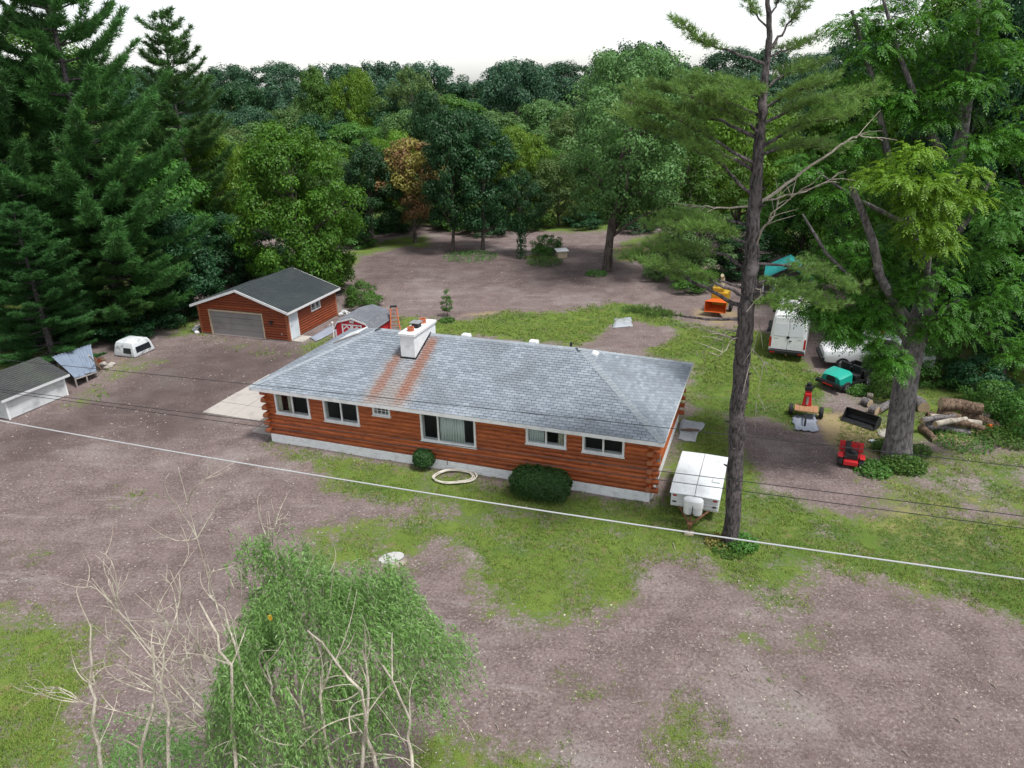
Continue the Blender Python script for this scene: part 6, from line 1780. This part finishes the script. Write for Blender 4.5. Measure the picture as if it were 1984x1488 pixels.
# branch: y on trunk, via pixels, depth change at tip (m), foliage from fraction (>=1 none), twig length, radius
PB = [
    (1080 - 420, [(1385, 645), (1340, 632)], 0.3, 2, 0, 0.045), (617, [(1370, 618), (1300, 612), (1225, 605)], -0.8, 0.62, 0.55, 0.055),
    (640, [(1410, 640), (1350, 690)], 0.9, 2, 0, 0.035), (600, [(1380, 565), (1310, 528), (1215, 498)], 0.8, 0.55, 0.7, 0.075), (575, [(1400, 555), (1340, 520), (1260, 512)], -1.2, 0.5, 0.7, 0.06),
    (560, [(1395, 545), (1350, 535)], -0.5, 0.6, 0.5, 0.05), (520, [(1390, 490), (1310, 480), (1230, 500)], 1.0, 0.35, 0.75, 0.06), (510, [(1560, 518), (1640, 560)], -0.8, 0.30, 0.8, 0.05),
    (545, [(1500, 545), (1570, 580)], 0.9, 0.25, 0.8, 0.05), (570, [(1500, 565), (1560, 585), (1610, 592)], -1.0, 0.25, 0.7, 0.05), (585, [(1480, 585), (1520, 598)], -1.0, 0.2, 0.6, 0.04),
    (480, [(1390, 440), (1320, 450)], -1.0, 0.25, 0.8, 0.05), (465, [(1500, 420), (1510, 380)], 0.2, 2, 0, 0.03), (440, [(1400, 425), (1330, 420), (1270, 440)], 0.8, 0.3, 0.8, 0.05),
    (400, [(1540, 345), (1630, 280), (1665, 262), (1710, 272)], -0.6, 2, 0, 0.05), (400, [(1380, 402), (1330, 398)], 0.4, 2, 0, 0.035), (395, [(1560, 370), (1640, 330)], 0.8, 2, 0, 0.03),
    (380, [(1420, 345), (1385, 305), (1340, 290)], -0.8, 0.5, 0.7, 0.055), (335, [(1390, 290), (1310, 265), (1235, 240)], 0.6, 0.35, 0.9, 0.06), (325, [(1390, 275), (1300, 225), (1240, 195)], -0.9, 0.35, 0.9, 0.055),
    (300, [(1540, 280), (1600, 290)], 0.6, 0.2, 0.8, 0.05), (290, [(1550, 240), (1640, 225)], -0.8, 0.2, 0.9, 0.055), (270, [(1400, 235), (1320, 215), (1200, 225)], 1.0, 0.35, 0.95, 0.06),
    (260, [(1420, 220), (1340, 190)], -1.2, 0.25, 0.9, 0.05), (240, [(1560, 200), (1680, 185)], 0.5, 0.2, 0.9, 0.05), (225, [(1400, 195), (1330, 180), (1260, 170)], 0.3, 0.3, 0.9, 0.05),
    (210, [(1530, 180), (1600, 160)], -0.9, 0.2, 0.8, 0.045), (190, [(1420, 165), (1340, 160)], 0.9, 0.25, 0.8, 0.04), (180, [(1450, 170), (1400, 190)], -1.6, 0.15, 0.8, 0.04), (170, [(1530, 140), (1570, 130)], 0.7, 0.2, 0.7, 0.04),
    (125, [(1430, 105), (1370, 85), (1312, 42)], -0.3, 0.5, 0.6, 0.05), (95, [(1520, 60), (1545, 10)], 0.3, 0.55, 0.5, 0.05), (110, [(1530, 95), (1555, 80)], 0.6, 0.3, 0.5, 0.035), (60, [(1460, 20), (1440, -20)], 0.2, 0.3, 0.5, 0.03), (30, [(1510, 0), (1530, -40)], 0.2, 0.3, 0.5, 0.03),
    (500, [(1480, 440), (1500, 410), (1590, 340)], -0.9, 2, 0, 0.035), (560, [(1475, 560), (1470, 640), (1450, 720)], -0.6, 2, 0, 0.022), (660, [(1480, 700), (1465, 780)], -0.4, 2, 0, 0.02), (655, [(1420, 655), (1395, 690), (1405, 640)], -0.5, 2, 0, 0.02),
]
C = []; D = []; bm_live = MB(); bm_dead = MB()
rs = np.random.RandomState(15)
for (yt, via, dz, ff, tl, rad) in PB:
    a = on_trunk(yt); pts = [a]
    nv = len(via)
    for i, (x, y) in enumerate(via): pts.append(np.array(at_y(x, y, PY0 + dz * (i + 1) / nv)))
    fp = []
    for i in range(len(pts) - 1):
        for s in np.linspace(0, 1, 5, endpoint=False): fp.append(pts[i] * (1 - s) + pts[i + 1] * s + rs.normal(size=3) * 0.02)
    fp.append(pts[-1]); fp = [p - pb_ for p in fp]
    n = len(fp)
    (bm_dead if ff > 1 else bm_live).tube(fp, [rad * (1 - 0.82 * i / (n - 1)) for i in range(n)], 7)
    dirb = unit(fp[-1] - fp[0]); hor = unit(np.cross(dirb, [0, 0, 1.0]))
    ln = np.linalg.norm(fp[-1] - fp[0])
    if ff > 1:
        for k in range(5):                               # bare twigs
            q = fp[rs.randint(n // 3, n)]; d = unit(dirb + hor * rs.normal() * 0.8 + rs.normal(size=3) * 0.4)
            bm_dead.tube([q, q + d * 0.3, q + d * rs.uniform(0.5, 1.1) + np.array([0, 0, -0.08])], [0.014, 0.01, 0.005], 4)
        continue
    nt = int(ln * (1 - ff) * 9) + 6
    for j in range(nt):
        s = ff + (1 - ff) * (j + rs.rand()) / nt
        q = s * (n - 1); i = min(n - 2, int(q)); base = fp[i] + (fp[i + 1] - fp[i]) * (q - i)
        l_ = tl * rs.uniform(0.5, 1.25) * (1.1 - 0.35 * s)
        sg = 1 if j % 2 else -1
        td = unit(dirb * 0.7 + hor * sg * rs.uniform(0.35, 1.1) + np.array([0, 0, rs.uniform(-0.05, 0.4)]))
        bm_live.tube([base, base + td * l_], [0.012, 0.004], 3, False)
        nn = max(3, int(l_ / 0.085))
        for q_ in range(nn):
            f = (q_ + 0.8) / nn
            C.append(base + td * l_ * f + rs.normal(size=3) * 0.05); D.append(unit(td * 0.9 + np.array([0, 0, 0.35])))
            if rs.rand() < 0.5:
                sd2 = unit(np.cross(td, [0, 0, 1.0])) * rs.choice([-1, 1])
                C.append(base + td * l_ * f + sd2 * 0.14 + rs.normal(size=3) * 0.03); D.append(unit(td * 0.6 + sd2 * 0.6 + np.array([0, 0, 0.3])))
bm_live.build('limbs', MT['bark_pine'], pine, True)
bm_dead.build('dead_limbs', MT['bark_dead'], pine, True)
link('crown', tri_mesh('crown', [needle_tris(rs, np.array(C), np.array(D), 14, 0.17, 0.0085)], MT['needle_lt']), pine)

# ------------------------------------------------------------ large grey-trunked tree with compound leaves
wb = gp(1737, 888); WY = wb.y
wal = thing('walnut_tree', 'big grey-trunked tree with drooping compound leaves and one bare limb', 'tree', (wb.x, wb.y, 0))
W0 = np.array(wb)
def wpath(pl): return [np.array(at_y(x, y, WY + dy)) - W0 for x, y, dy in pl]
m = MB()
p = wpath([(1737, 888, 0), (1741, 850, 0), (1750, 770, 0), (1762, 700, 0), (1775, 640, 0.1), (1800, 560, 0.3), (1825, 470, 0.5), (1850, 350, 0.6), (1872, 200, 0.6), (1890, 40, 0.6), (1900, -120, 0.6)])
p[0][2] = -0.2
m.tube(p, [0.66, 0.52, 0.47, 0.45, 0.40, 0.34, 0.31, 0.26, 0.20, 0.14, 0.08], 16)
for pl, r0 in (([(1775, 640, 0.1), (1750, 600, -0.2), (1715, 560, -0.5), (1690, 520, -0.6)], 0.16), ([(1765, 690, 0), (1730, 665, -0.8), (1680, 655, -1.4), (1620, 640, -1.6)], 0.13),
               ([(1800, 560, 0.3), (1770, 440, 0.2), (1720, 300, 0.2), (1690, 150, 0.4), (1650, 20, 0.5)], 0.20), ([(1815, 500, 0.4), (1880, 420, -0.4), (1930, 330, -0.5)], 0.15),
               ([(1850, 350, 0.6), (1790, 230, 0.0), (1740, 100, 0.0), (1700, -40, 0)], 0.15), ([(1770, 660, 0), (1810, 610, -0.8), (1860, 580, -1.2)], 0.14), ([(1790, 600, 0.2), (1800, 500, -1.4), (1790, 430, -2.2)], 0.13),
               ([(1770, 440, 0.2), (1650, 380, -0.4), (1580, 330, -0.5)], 0.10)):
    q = wpath(pl); m.tube(q, [r0 * (1 - 0.75 * i / (len(q) - 1)) for i in range(len(q))], 9)
m.build('trunk', MT['bark_grey'], wal, True)
q = wpath([(1748, 615, -0.3), (1728, 578, -0.9), (1705, 535, -1.1), (1692, 470, -1.2), (1672, 415, -1.2), (1650, 362, -1.2)])
MB().tube(q, [0.15, 0.16, 0.155, 0.145, 0.12, 0.10], 10).build('bare_limb', MT['bark_grey'], wal, True)
q = wpath([(1655, 545, -0.6), (1600, 490, -0.9), (1570, 440, -0.9), (1555, 415, -0.9)]); MB().tube(q, [0.07, 0.06, 0.045, 0.03], 7).build('bare_limb', MT['bark_grey'], wal, True)
# foliage masses: centre pixel, radii in pixels, depth offset, fronds, material
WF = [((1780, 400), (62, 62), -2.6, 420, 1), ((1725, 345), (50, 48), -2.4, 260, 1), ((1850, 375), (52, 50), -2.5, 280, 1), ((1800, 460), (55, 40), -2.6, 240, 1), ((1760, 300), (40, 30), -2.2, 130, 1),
      ((1640, 600), (75, 45), -1.4, 300, 0), ((1700, 640), (70, 45), -1.6, 330, 0), ((1648, 652), (55, 22), -1.6, 190, 0), ((1735, 700), (45, 30), -1.4, 170, 0), ((1690, 590), (70, 45), -0.6, 260, 0), ((1718, 706), (38, 18), -1.8, 110, 0),
      ((1600, 540), (70, 40), -0.8, 230, 0), ((1570, 600), (50, 35), -0.9, 160, 0), ((1640, 480), (70, 55), 0.2, 300, 0), ((1720, 470), (50, 60), 0.5, 260, 0), ((1620, 390), (70, 50), 0.2, 280, 0), ((1570, 330), (60, 40), 0.2, 200, 0),
      ((1650, 290), (70, 50), 0.4, 300, 0), ((1720, 210), (70, 60), 0.6, 320, 0), ((1640, 180), (55, 45), 0.4, 190, 0), ((1690, 100), (65, 55), 0.4, 280, 0), ((1640, 40), (45, 40), 0.4, 130, 0), ((1760, 30), (70, 55), 0.4, 300, 0),
      ((1800, 120), (75, 60), 0.4, 320, 0), ((1870, 40), (70, 60), 0.0, 280, 0), ((1860, 190), (70, 60), -0.3, 300, 0), ((1940, 120), (70, 70), -0.2, 300, 0), ((1950, 260), (70, 70), -0.8, 300, 0), ((1790, 210), (60, 50), -0.4, 220, 0),
      ((1930, 400), (70, 70), -0.6, 300, 0), ((1870, 520), (80, 60), -0.4, 330, 0), ((1950, 560), (70, 70), -0.6, 280, 0), ((1800, 560), (60, 45), -1.2, 220, 0), ((1880, 620), (80, 45), -1.0, 260, 0), ((1960, 680), (70, 40), -0.8, 190, 0), ((1740, 540), (50, 50), -0.2, 200, 0), ((1820, 640), (55, 35), -1.2, 170, 0),
      ((1860, 300), (60, 40), -1.4, 200, 0), ((1700, 400), (50, 40), 0.4, 180, 0)]
rs = np.random.RandomState(31)
LV = [[], []]
def fronds(base, dr, L, leaflets=6, lw=0.36):
    """pinnate fronds: base points, initial direction; rachis droops; returns leaflet quads"""
    n = len(base); out = []
    side = unit(np.cross(dr, np.array([0, 0, 1.0]) + rs.normal(size=(n, 3)) * 0.25)); upv = np.cross(side, dr)
    for k in range(leaflets + 1):
        s = 0.22 + 0.78 * k / leaflets
        pos_ = base + dr * (L * s)[:, None] + np.array([0, 0, -1.0]) * (L * 0.55 * s * s)[:, None]
        tang = unit(dr + np.array([0, 0, -1.0]) * (1.1 * s))
        ll = L * 0.30 * (1.0 - 0.35 * abs(s - 0.55))
        nrm = unit(np.cross(side, tang)); nrm = np.where(nrm[:, 2:3] < 0, -nrm, nrm) + rs.normal(size=(n, 3)) * 0.18
        for sg in ((1, -1) if k < leaflets else (0,)):
            al = unit(tang * (0.55 if sg else 1.0) + side * sg * 0.85 + np.array([0, 0, -0.22]))
            out.append(leafquads(pos_, nrm, al, ll, ll * lw, 0.12))
    return out
for (cx_, cy_), (rx_, ry_), dy, nf, mi in WF:
    c = np.array(at_y(cx_, cy_, WY + dy)) - W0
    dep = float((c + W0 - CAM) @ FWD); k_ = dep / FPX
    Rx, Rz = rx_ * k_, ry_ * k_
    nsub = max(3, nf // 26)
    for s in range(nsub):                                # sub-clumps give the light and dark pattern
        d = rdir(rs, 1)[0]; sc = c + d * np.array([Rx, (Rx + Rz) * 0.42, Rz]) * rs.rand() ** 0.4 * 0.9
        kk = 30; dd_ = rdir(rs, kk); dd_[:, 2] = np.abs(dd_[:, 2]) * 0.9 - 0.15; dd_ = unit(dd_)
        base = sc + dd_ * np.array([0.42, 0.42, 0.28]) * (0.25 + 0.75 * rs.rand(kk, 1))
        dr = unit(dd_ * np.array([1, 1, 0.6]) + rs.normal(size=(kk, 3)) * 0.25)
        LV[mi] += fronds(base, dr, 0.42 * rs.uniform(0.75, 1.3, kk))
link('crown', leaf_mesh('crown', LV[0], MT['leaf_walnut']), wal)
tag(link('bright_bough', leaf_mesh('bright_bough', LV[1], MT['leaf_walnut_lit']), wal), 'bright yellow-green bough, the light on it painted into its leaf colour')

# ------------------------------------------------------------ willow in the foreground, half dead
wc = np.array(at_y(612, 1300, 11.9))
wbase = np.array([wc[0] - 0.2, 11.3, 0.0])
wil = thing('willow_tree', 'half-dead weeping willow with bare whip branches in the foreground', 'willow tree', wbase)
rs = np.random.RandomState(44)
cen = wc - wbase
live = MB(); LVS = []; TW = MB()
semi = np.array([2.45, 2.2, 2.5])
stems = []
for k in range(13):
    a = rs.rand() * 6.28; r = math.sqrt(rs.rand()) * 0.75
    top = cen + np.array([math.cos(a) * semi[0] * r, math.sin(a) * semi[1] * r, semi[2] * math.sqrt(1 - r * r) * rs.uniform(0.75, 0.98)])
    a0 = np.array([rs.normal() * 0.18, rs.normal() * 0.18, -0.1])
    pts = limb_pts(a0, top, rs, 0.07, 8, 0.0)
    r0 = rs.uniform(0.05, 0.085)
    live.tube(pts, [r0 * (1 - 0.85 * i / 8) for i in range(9)], 7)
    stems.append(pts)
live.tube([(0, 0, -0.3), (0.02, 0, 0.4), (0.0, 0.02, 0.9)], [0.34, 0.27, 0.20], 12)
nst = 2700
P0 = []; 
for k in range(nst):
    a = rs.rand() * 6.2832; ct = rs.rand() ** 0.8
    st_ = math.sqrt(1 - ct * ct)
    lob = 1 + 0.13 * math.sin(3 * a + 1.2) + 0.10 * math.sin(5 * a + 7 * ct) - (0.22 if math.cos(a) < -0.55 else 0)
    f = lob * (0.62 + 0.40 * rs.rand() ** 0.5)
    p = cen + np.array([math.cos(a) * st_ * semi[0], math.sin(a) * st_ * semi[1], ct * semi[2]]) * f
    P0.append((p, a, ct))
for k in range(110):                                     # thin tuft at the upper left
    t_ = np.array(at_y(rs.normal(500, 28), rs.normal(1062, 20), 12.9)) - wbase
    P0.append((t_ + rs.normal(size=3) * 0.12, rs.rand() * 6.28, 0.9))
SP, SN, SA, SL = [], [], [], []
for p, a, ct in P0:
    L = rs.uniform(0.7, 1.9) * (0.65 + 0.5 * (1 - ct)); n = int(L / 0.052)
    out = np.array([math.cos(a), math.sin(a), 0]) * rs.uniform(0.25, 0.75) + np.array([0.22, -0.12, 0])
    s = (np.arange(n) + rs.rand(n) * 0.6) / n
    drop = np.where(s < 0.22, s * 0.2, 0.044 + (s - 0.22) ** 1.12)
    pos_ = p + out * (L * 0.40 * np.sqrt(s))[:, None] + np.array([0, 0, -1.0]) * (L * 0.86 * drop)[:, None] + np.array([0.05, 0, 0]) * np.sin(s * 7 + a)[:, None]
    al = np.array([0, 0, -0.85]) + out * 0.6 + rs.normal(size=(n, 3)) * 0.42
    SP.append(pos_); SA.append(al); SN.append(rs.normal(size=(n, 3)) * 0.6 + np.array([0, -0.15, 0.7])); SL.append(rs.uniform(0.07, 0.125, n))
SP, SA, SN, SL = np.concatenate(SP), np.concatenate(SA), np.concatenate(SN), np.concatenate(SL)
link('crown', leaf_mesh('crown', [leafquads(SP, SN, SA, SL, SL * 0.25, 0.1)], MT['leaf_willow']), wil)
live.build('trunk', MT['bark_willow'], wil, True)
# lower left live tuft
SP, SA, SN, SL = [], [], [], []
for k in range(260):
    t_ = np.array(at_y(rs.normal(300, 62), rs.normal(1450, 28), rs.normal(10.9, 0.3))) - wbase
    n = 16; s = np.arange(n) / n; a = rs.rand() * 6.28
    out = np.array([math.cos(a), math.sin(a), 0.1])
    SP.append(t_ + out * (0.55 * np.sqrt(s))[:, None] - np.array([0, 0, 1]) * (0.6 * s * s)[:, None]); SA.append(out * 0.6 + np.array([0, 0, -0.6]) + rs.normal(size=(n, 3)) * 0.4)
    SN.append(rs.normal(size=(n, 3)) * 0.6 + np.array([0, 0, 0.7])); SL.append(rs.uniform(0.07, 0.12, n))
SP, SA, SN, SL = np.concatenate(SP), np.concatenate(SA), np.concatenate(SN), np.concatenate(SL)
link('low_foliage', leaf_mesh('low_foliage', [leafquads(SP, SN, SA, SL, SL * 0.25, 0.1)], MT['leaf_willow']), wil)
# bare whips
def whip(a, b, r, bend=0.08, n=8, arch=0.0):
    pts = limb_pts(a, b, rs, bend, n)
    for i in range(len(pts)): pts[i][2] += arch * math.sin(math.pi * i / n)
    TW.tube(pts, [max(0.004, r * (1 - 0.8 * i / n)) for i in range(n + 1)], 5)
    return pts
DW = [(330, 1105, 12.4), (178, 1120, 12.0), (345, 905, 13.6), (95, 1345, 11.2), (262, 1150, 12.2), (300, 1215, 12.0), (445, 1120, 12.6), (165, 1200, 11.6), (380, 1180, 12.4), (235, 1290, 11.6), (520, 990, 13.2), (610, 1130, 12.6), (720, 1200, 12.2), (800, 1260, 11.8), (850, 1330, 11.4), (690, 1310, 11.0), (560, 1290, 11.0), (480, 1240, 11.6)]
for (x, y, Y) in DW:
    tgt = np.array(at_y(x, y, Y)) - wbase
    sx_ = -0.9 if x < 420 else (0.6 if x > 650 else -0.1)
    start = np.array([sx_ * rs.uniform(0.2, 0.7), rs.normal() * 0.15, rs.uniform(0.2, 0.9)])
    pts = whip(start, tgt, 0.034 if y > 1000 else 0.026, 0.06, 9)
    for k in range(9):
        i = rs.randint(3, 9); q = pts[i]
        d = unit(unit(pts[i] - pts[i - 1]) * 0.9 + rs.normal(size=3) * np.array([0.7, 0.5, 0.45]))
        l_ = rs.uniform(0.5, 1.5)
        q2 = whip(q, q + d * l_, 0.015, 0.12, 5, arch=rs.uniform(0.0, 0.25))
        for k2 in range(3):
            j = rs.randint(1, 5); d2 = unit(d + rs.normal(size=3) * 0.6)
            whip(q2[j], q2[j] + d2 * rs.uniform(0.25, 0.7), 0.0095, 0.12, 4, arch=rs.uniform(-0.05, 0.15))
# pale arching whips in front of the crown
for k in range(34):
    a = cen + np.array([rs.uniform(-1.3, 1.6), -rs.uniform(1.5, 2.4), rs.uniform(-1.2, 1.3)])
    b = a + np.array([rs.uniform(-1.2, 1.3), rs.uniform(-0.4, 0.2), rs.uniform(-1.1, 0.7)])
    whip(a, b, 0.016, 0.10, 8, arch=rs.uniform(0.1, 0.45))
for pl in ([(455, 1520), (450, 1290), (385, 1165)], [(525, 1520), (468, 1310), (440, 1180)], [(562, 1520), (528, 1370), (512, 1285)], [(640, 1520), (618, 1350), (640, 1280)], [(690, 1520), (715, 1340), (702, 1262)], [(735, 1500), (700, 1340), (592, 1222)],
           [(800, 1520), (790, 1400), (745, 1290)], [(340, 1520), (318, 1330), (322, 1230)], [(200, 1520), (182, 1360), (175, 1215)], [(260, 1520), (300, 1380), (290, 1250)], [(595, 1520), (600, 1420), (560, 1330)]):
    q = [np.array(at_y(x + rs.normal() * 4, y, 9.75 + 0.25 * i + rs.normal() * 0.1)) - wbase for i, (x, y) in enumerate(pl)]
    q.insert(0, np.array([q[0][0] * 0.5, -0.5, 0.6]))
    fine = []
    for i in range(len(q) - 1):
        for s in np.linspace(0, 1, 4, endpoint=False): fine.append(q[i] * (1 - s) + q[i + 1] * s + rs.normal(size=3) * 0.03)
    fine.append(q[-1]); nn = len(fine)
    TW.tube(fine, [0.050 * (1 - 0.72 * i / (nn - 1)) for i in range(nn)], 7)
    for k in range(4):
        i = rs.randint(nn // 2, nn); d = unit(unit(fine[-1] - fine[-4]) + rs.normal(size=3) * 0.55)
        whip(fine[i], fine[i] + d * rs.uniform(0.6, 1.3), 0.014, 0.12, 6, arch=rs.uniform(0, 0.3))
TW.build('dead_branches', MT['bark_willow'], wil, True)
yl = np.array(at_y(523, 1197, 10.4)) - wbase
MB().prism([yl + np.array(v) for v in ((-0.03, 0, 0.05), (0.03, 0, 0.04), (0.035, 0.01, -0.04), (0, 0.01, -0.08), (-0.03, 0, -0.03))], (0, 0, 0), (0, 0.012, 0)).build('yellow_leaf', MT['yellow'], wil)

# ------------------------------------------------------------ clipped hedge bushes, sapling, weeds
def clipped(name, label, px, py, size, n, seed, boxy, leaf=0.055, mat='hedge', rz=HYAW):
    p = gp(px, py); rs = np.random.RandomState(seed)
    t = thing(name, label, 'bush', (p.x, p.y, 0), rz)
    d = rdir(rs, n); d[:, 2] = np.where(d[:, 2] < -0.55, -d[:, 2], d[:, 2])
    pw = boxy
    k = (np.abs(d) ** pw).sum(-1, keepdims=True) ** (1 / pw)
    s = d / k
    bumpn = 1 + 0.05 * np.sin(7 * s[:, :1] * size[0] + 2) * np.sin(6 * s[:, 1:2] * size[1] + 5 * s[:, 2:3]) - 0.10 * rs.rand(n, 1) ** 2
    P = s * np.array(size) / 2 * bumpn + np.array([0, 0, size[2] / 2])
    Nn = d * 0.8 + rs.normal(size=(n, 3)) * 0.5 + np.array([0, 0, 0.25]); Al = rs.normal(size=(n, 3)) + d * 0.6
    L = leaf * rs.uniform(0.7, 1.3, n)
    link('foliage', leaf_mesh('foliage', [leafquads(P, Nn, Al, L, L * 0.62)], MT[mat]), t)
    m = MB(); nr = 14
    rings = []
    for j in range(7):
        zz_ = -1 + 2 * j / 6; rings.append([])
        for i in range(nr):
            a = 6.2832 * i / nr; dv = np.array([math.cos(a) * math.sqrt(max(0.03, 1 - zz_ * zz_ * 0.9)), math.sin(a) * math.sqrt(max(0.03, 1 - zz_ * zz_ * 0.9)), zz_])
            kk = (np.abs(dv) ** pw).sum() ** (1 / pw); q = dv / kk * np.array(size) / 2 * 0.86
            rings[-1].append((q[0], q[1], max(0.0, q[2] + size[2] / 2)))
    m.loft(rings).build('inner_growth', MT['hedge'], t)
    return t
clipped('clipped_hedge', 'rounded box-shaped dark green hedge bush below the house wall', 1047, 962, (2.35, 1.35, 1.15), 15000, 3, 3.6)
clipped('round_bush', 'small ball-shaped dark green bush against the house wall', 823, 905, (0.95, 0.95, 0.85), 5200, 4, 2.1)
sp = gp(868, 612)
sap = deciduous(401, 1.9, 0.42, 0.2, 0.6, 0.4, 16, 60, 0.10, 0.20, 10, 0.025, mat='weed')
t_ = thing('young_sapling', 'young green sapling standing alone at the edge of the dirt', 'sapling', (sp.x, sp.y, 0))
link('trunk', sap[0], t_); link('crown', sap[1], t_)
sp = gp(866, 618)
def weeds(px, py, r, n, label, seed, h=0.3, leaf=0.09, mat='weed', name='weed_clump'):
    p = gp(px, py); rs = np.random.RandomState(seed)
    a = rs.rand(n) * 6.28; q = r * np.sqrt(rs.rand(n))
    P = np.stack([np.cos(a) * q, np.sin(a) * q, rs.rand(n) * h * (1.05 - q / r * 0.6) + 0.02], -1)
    L = leaf * rs.uniform(0.6, 1.3, n)
    me = leaf_mesh(name, [leafquads(P, np.array([0, -0.2, 0.9]) + rs.normal(size=(n, 3)) * 0.5, rs.normal(size=(n, 3)) * np.array([1, 1, 0.4]), L, L * 0.7)], MT[mat])
    return tag(link(name, me, None, (p.x, p.y, 0)), label, 'weeds')
weeds(1437, 1058, 0.55, 900, 'green ivy weeds round the right foot of the tall pine', 1, 0.45)
weeds(1395, 1052, 0.50, 420, 'yellowing weeds left of the foot of the tall pine', 2, 0.25, 0.08, 'leaf_gold')
weeds(1415, 1066, 0.6, 500, 'low green weeds before the foot of the tall pine', 3, 0.2)
weeds(1750, 905, 0.85, 1500, 'lush green weeds at the foot of the big grey trunk', 4, 0.6, 0.12)
weeds(1690, 912, 0.75, 900, 'green weeds between the red mower and the big grey trunk', 5, 0.35, 0.12)
weeds(1708, 872, 0.45, 600, 'weeds left of the big grey trunk', 6, 0.6, 0.1)
weeds(1780, 880, 0.5, 500, 'weeds right of the big grey trunk', 7, 0.5, 0.1)
weeds(1860, 855, 1.3, 1300, 'low weeds along the sawdust before the log pile', 8, 0.3, 0.1)
weeds(1950, 850, 1.2, 1400, 'weeds around the chainsaw', 9, 0.5, 0.11)
weeds(1055, 510, 1.6, 700, 'weeds beside the pale box at the back of the dirt clearing', 10, 0.6, 0.16)
weeds(1155, 533, 0.9, 450, 'weeds round the foot of the leaning dark trunk', 11, 0.5, 0.14)
weeds(912, 498, 2.6, 900, 'thin weeds round the slim trunks behind the dirt clearing', 12, 0.4, 0.14)
weeds(866, 622, 0.55, 700, 'clump of weeds before the young sapling', 13, 0.25, 0.1)
weeds(1665, 760, 0.7, 1500, 'weeds between the utility cart and the sawn log rounds', 14, 0.4, 0.1)
# ivy on the trunk of the small dark tree and on the big grey trunk
def ivy(px, py, Y, h, r, n, seed, label):
    p = gp(px, py); rs = np.random.RandomState(seed)
    a = rs.rand(n) * 6.28; z = rs.rand(n) * h
    P = np.stack([np.cos(a) * r * rs.uniform(0.9, 1.3, n), np.sin(a) * r * rs.uniform(0.9, 1.3, n), z], -1)
    Nn = np.stack([np.cos(a), np.sin(a), 0.4 + 0 * a], -1) + rs.normal(size=(n, 3)) * 0.4
    L = 0.16 * rs.uniform(0.6, 1.3, n)
    me = leaf_mesh('ivy', [leafquads(P, Nn, np.array([0, 0, -1.0]) + rs.normal(size=(n, 3)) * 0.6, L, L * 0.8)], MT['leaf_dark'])
    return tag(link('ivy', me, None, (p.x, p.y, 0)), label, 'ivy')
ivy(1011, 500, 68, 4.2, 0.36, 700, 3, 'ivy climbing the trunk of the small dark tree')
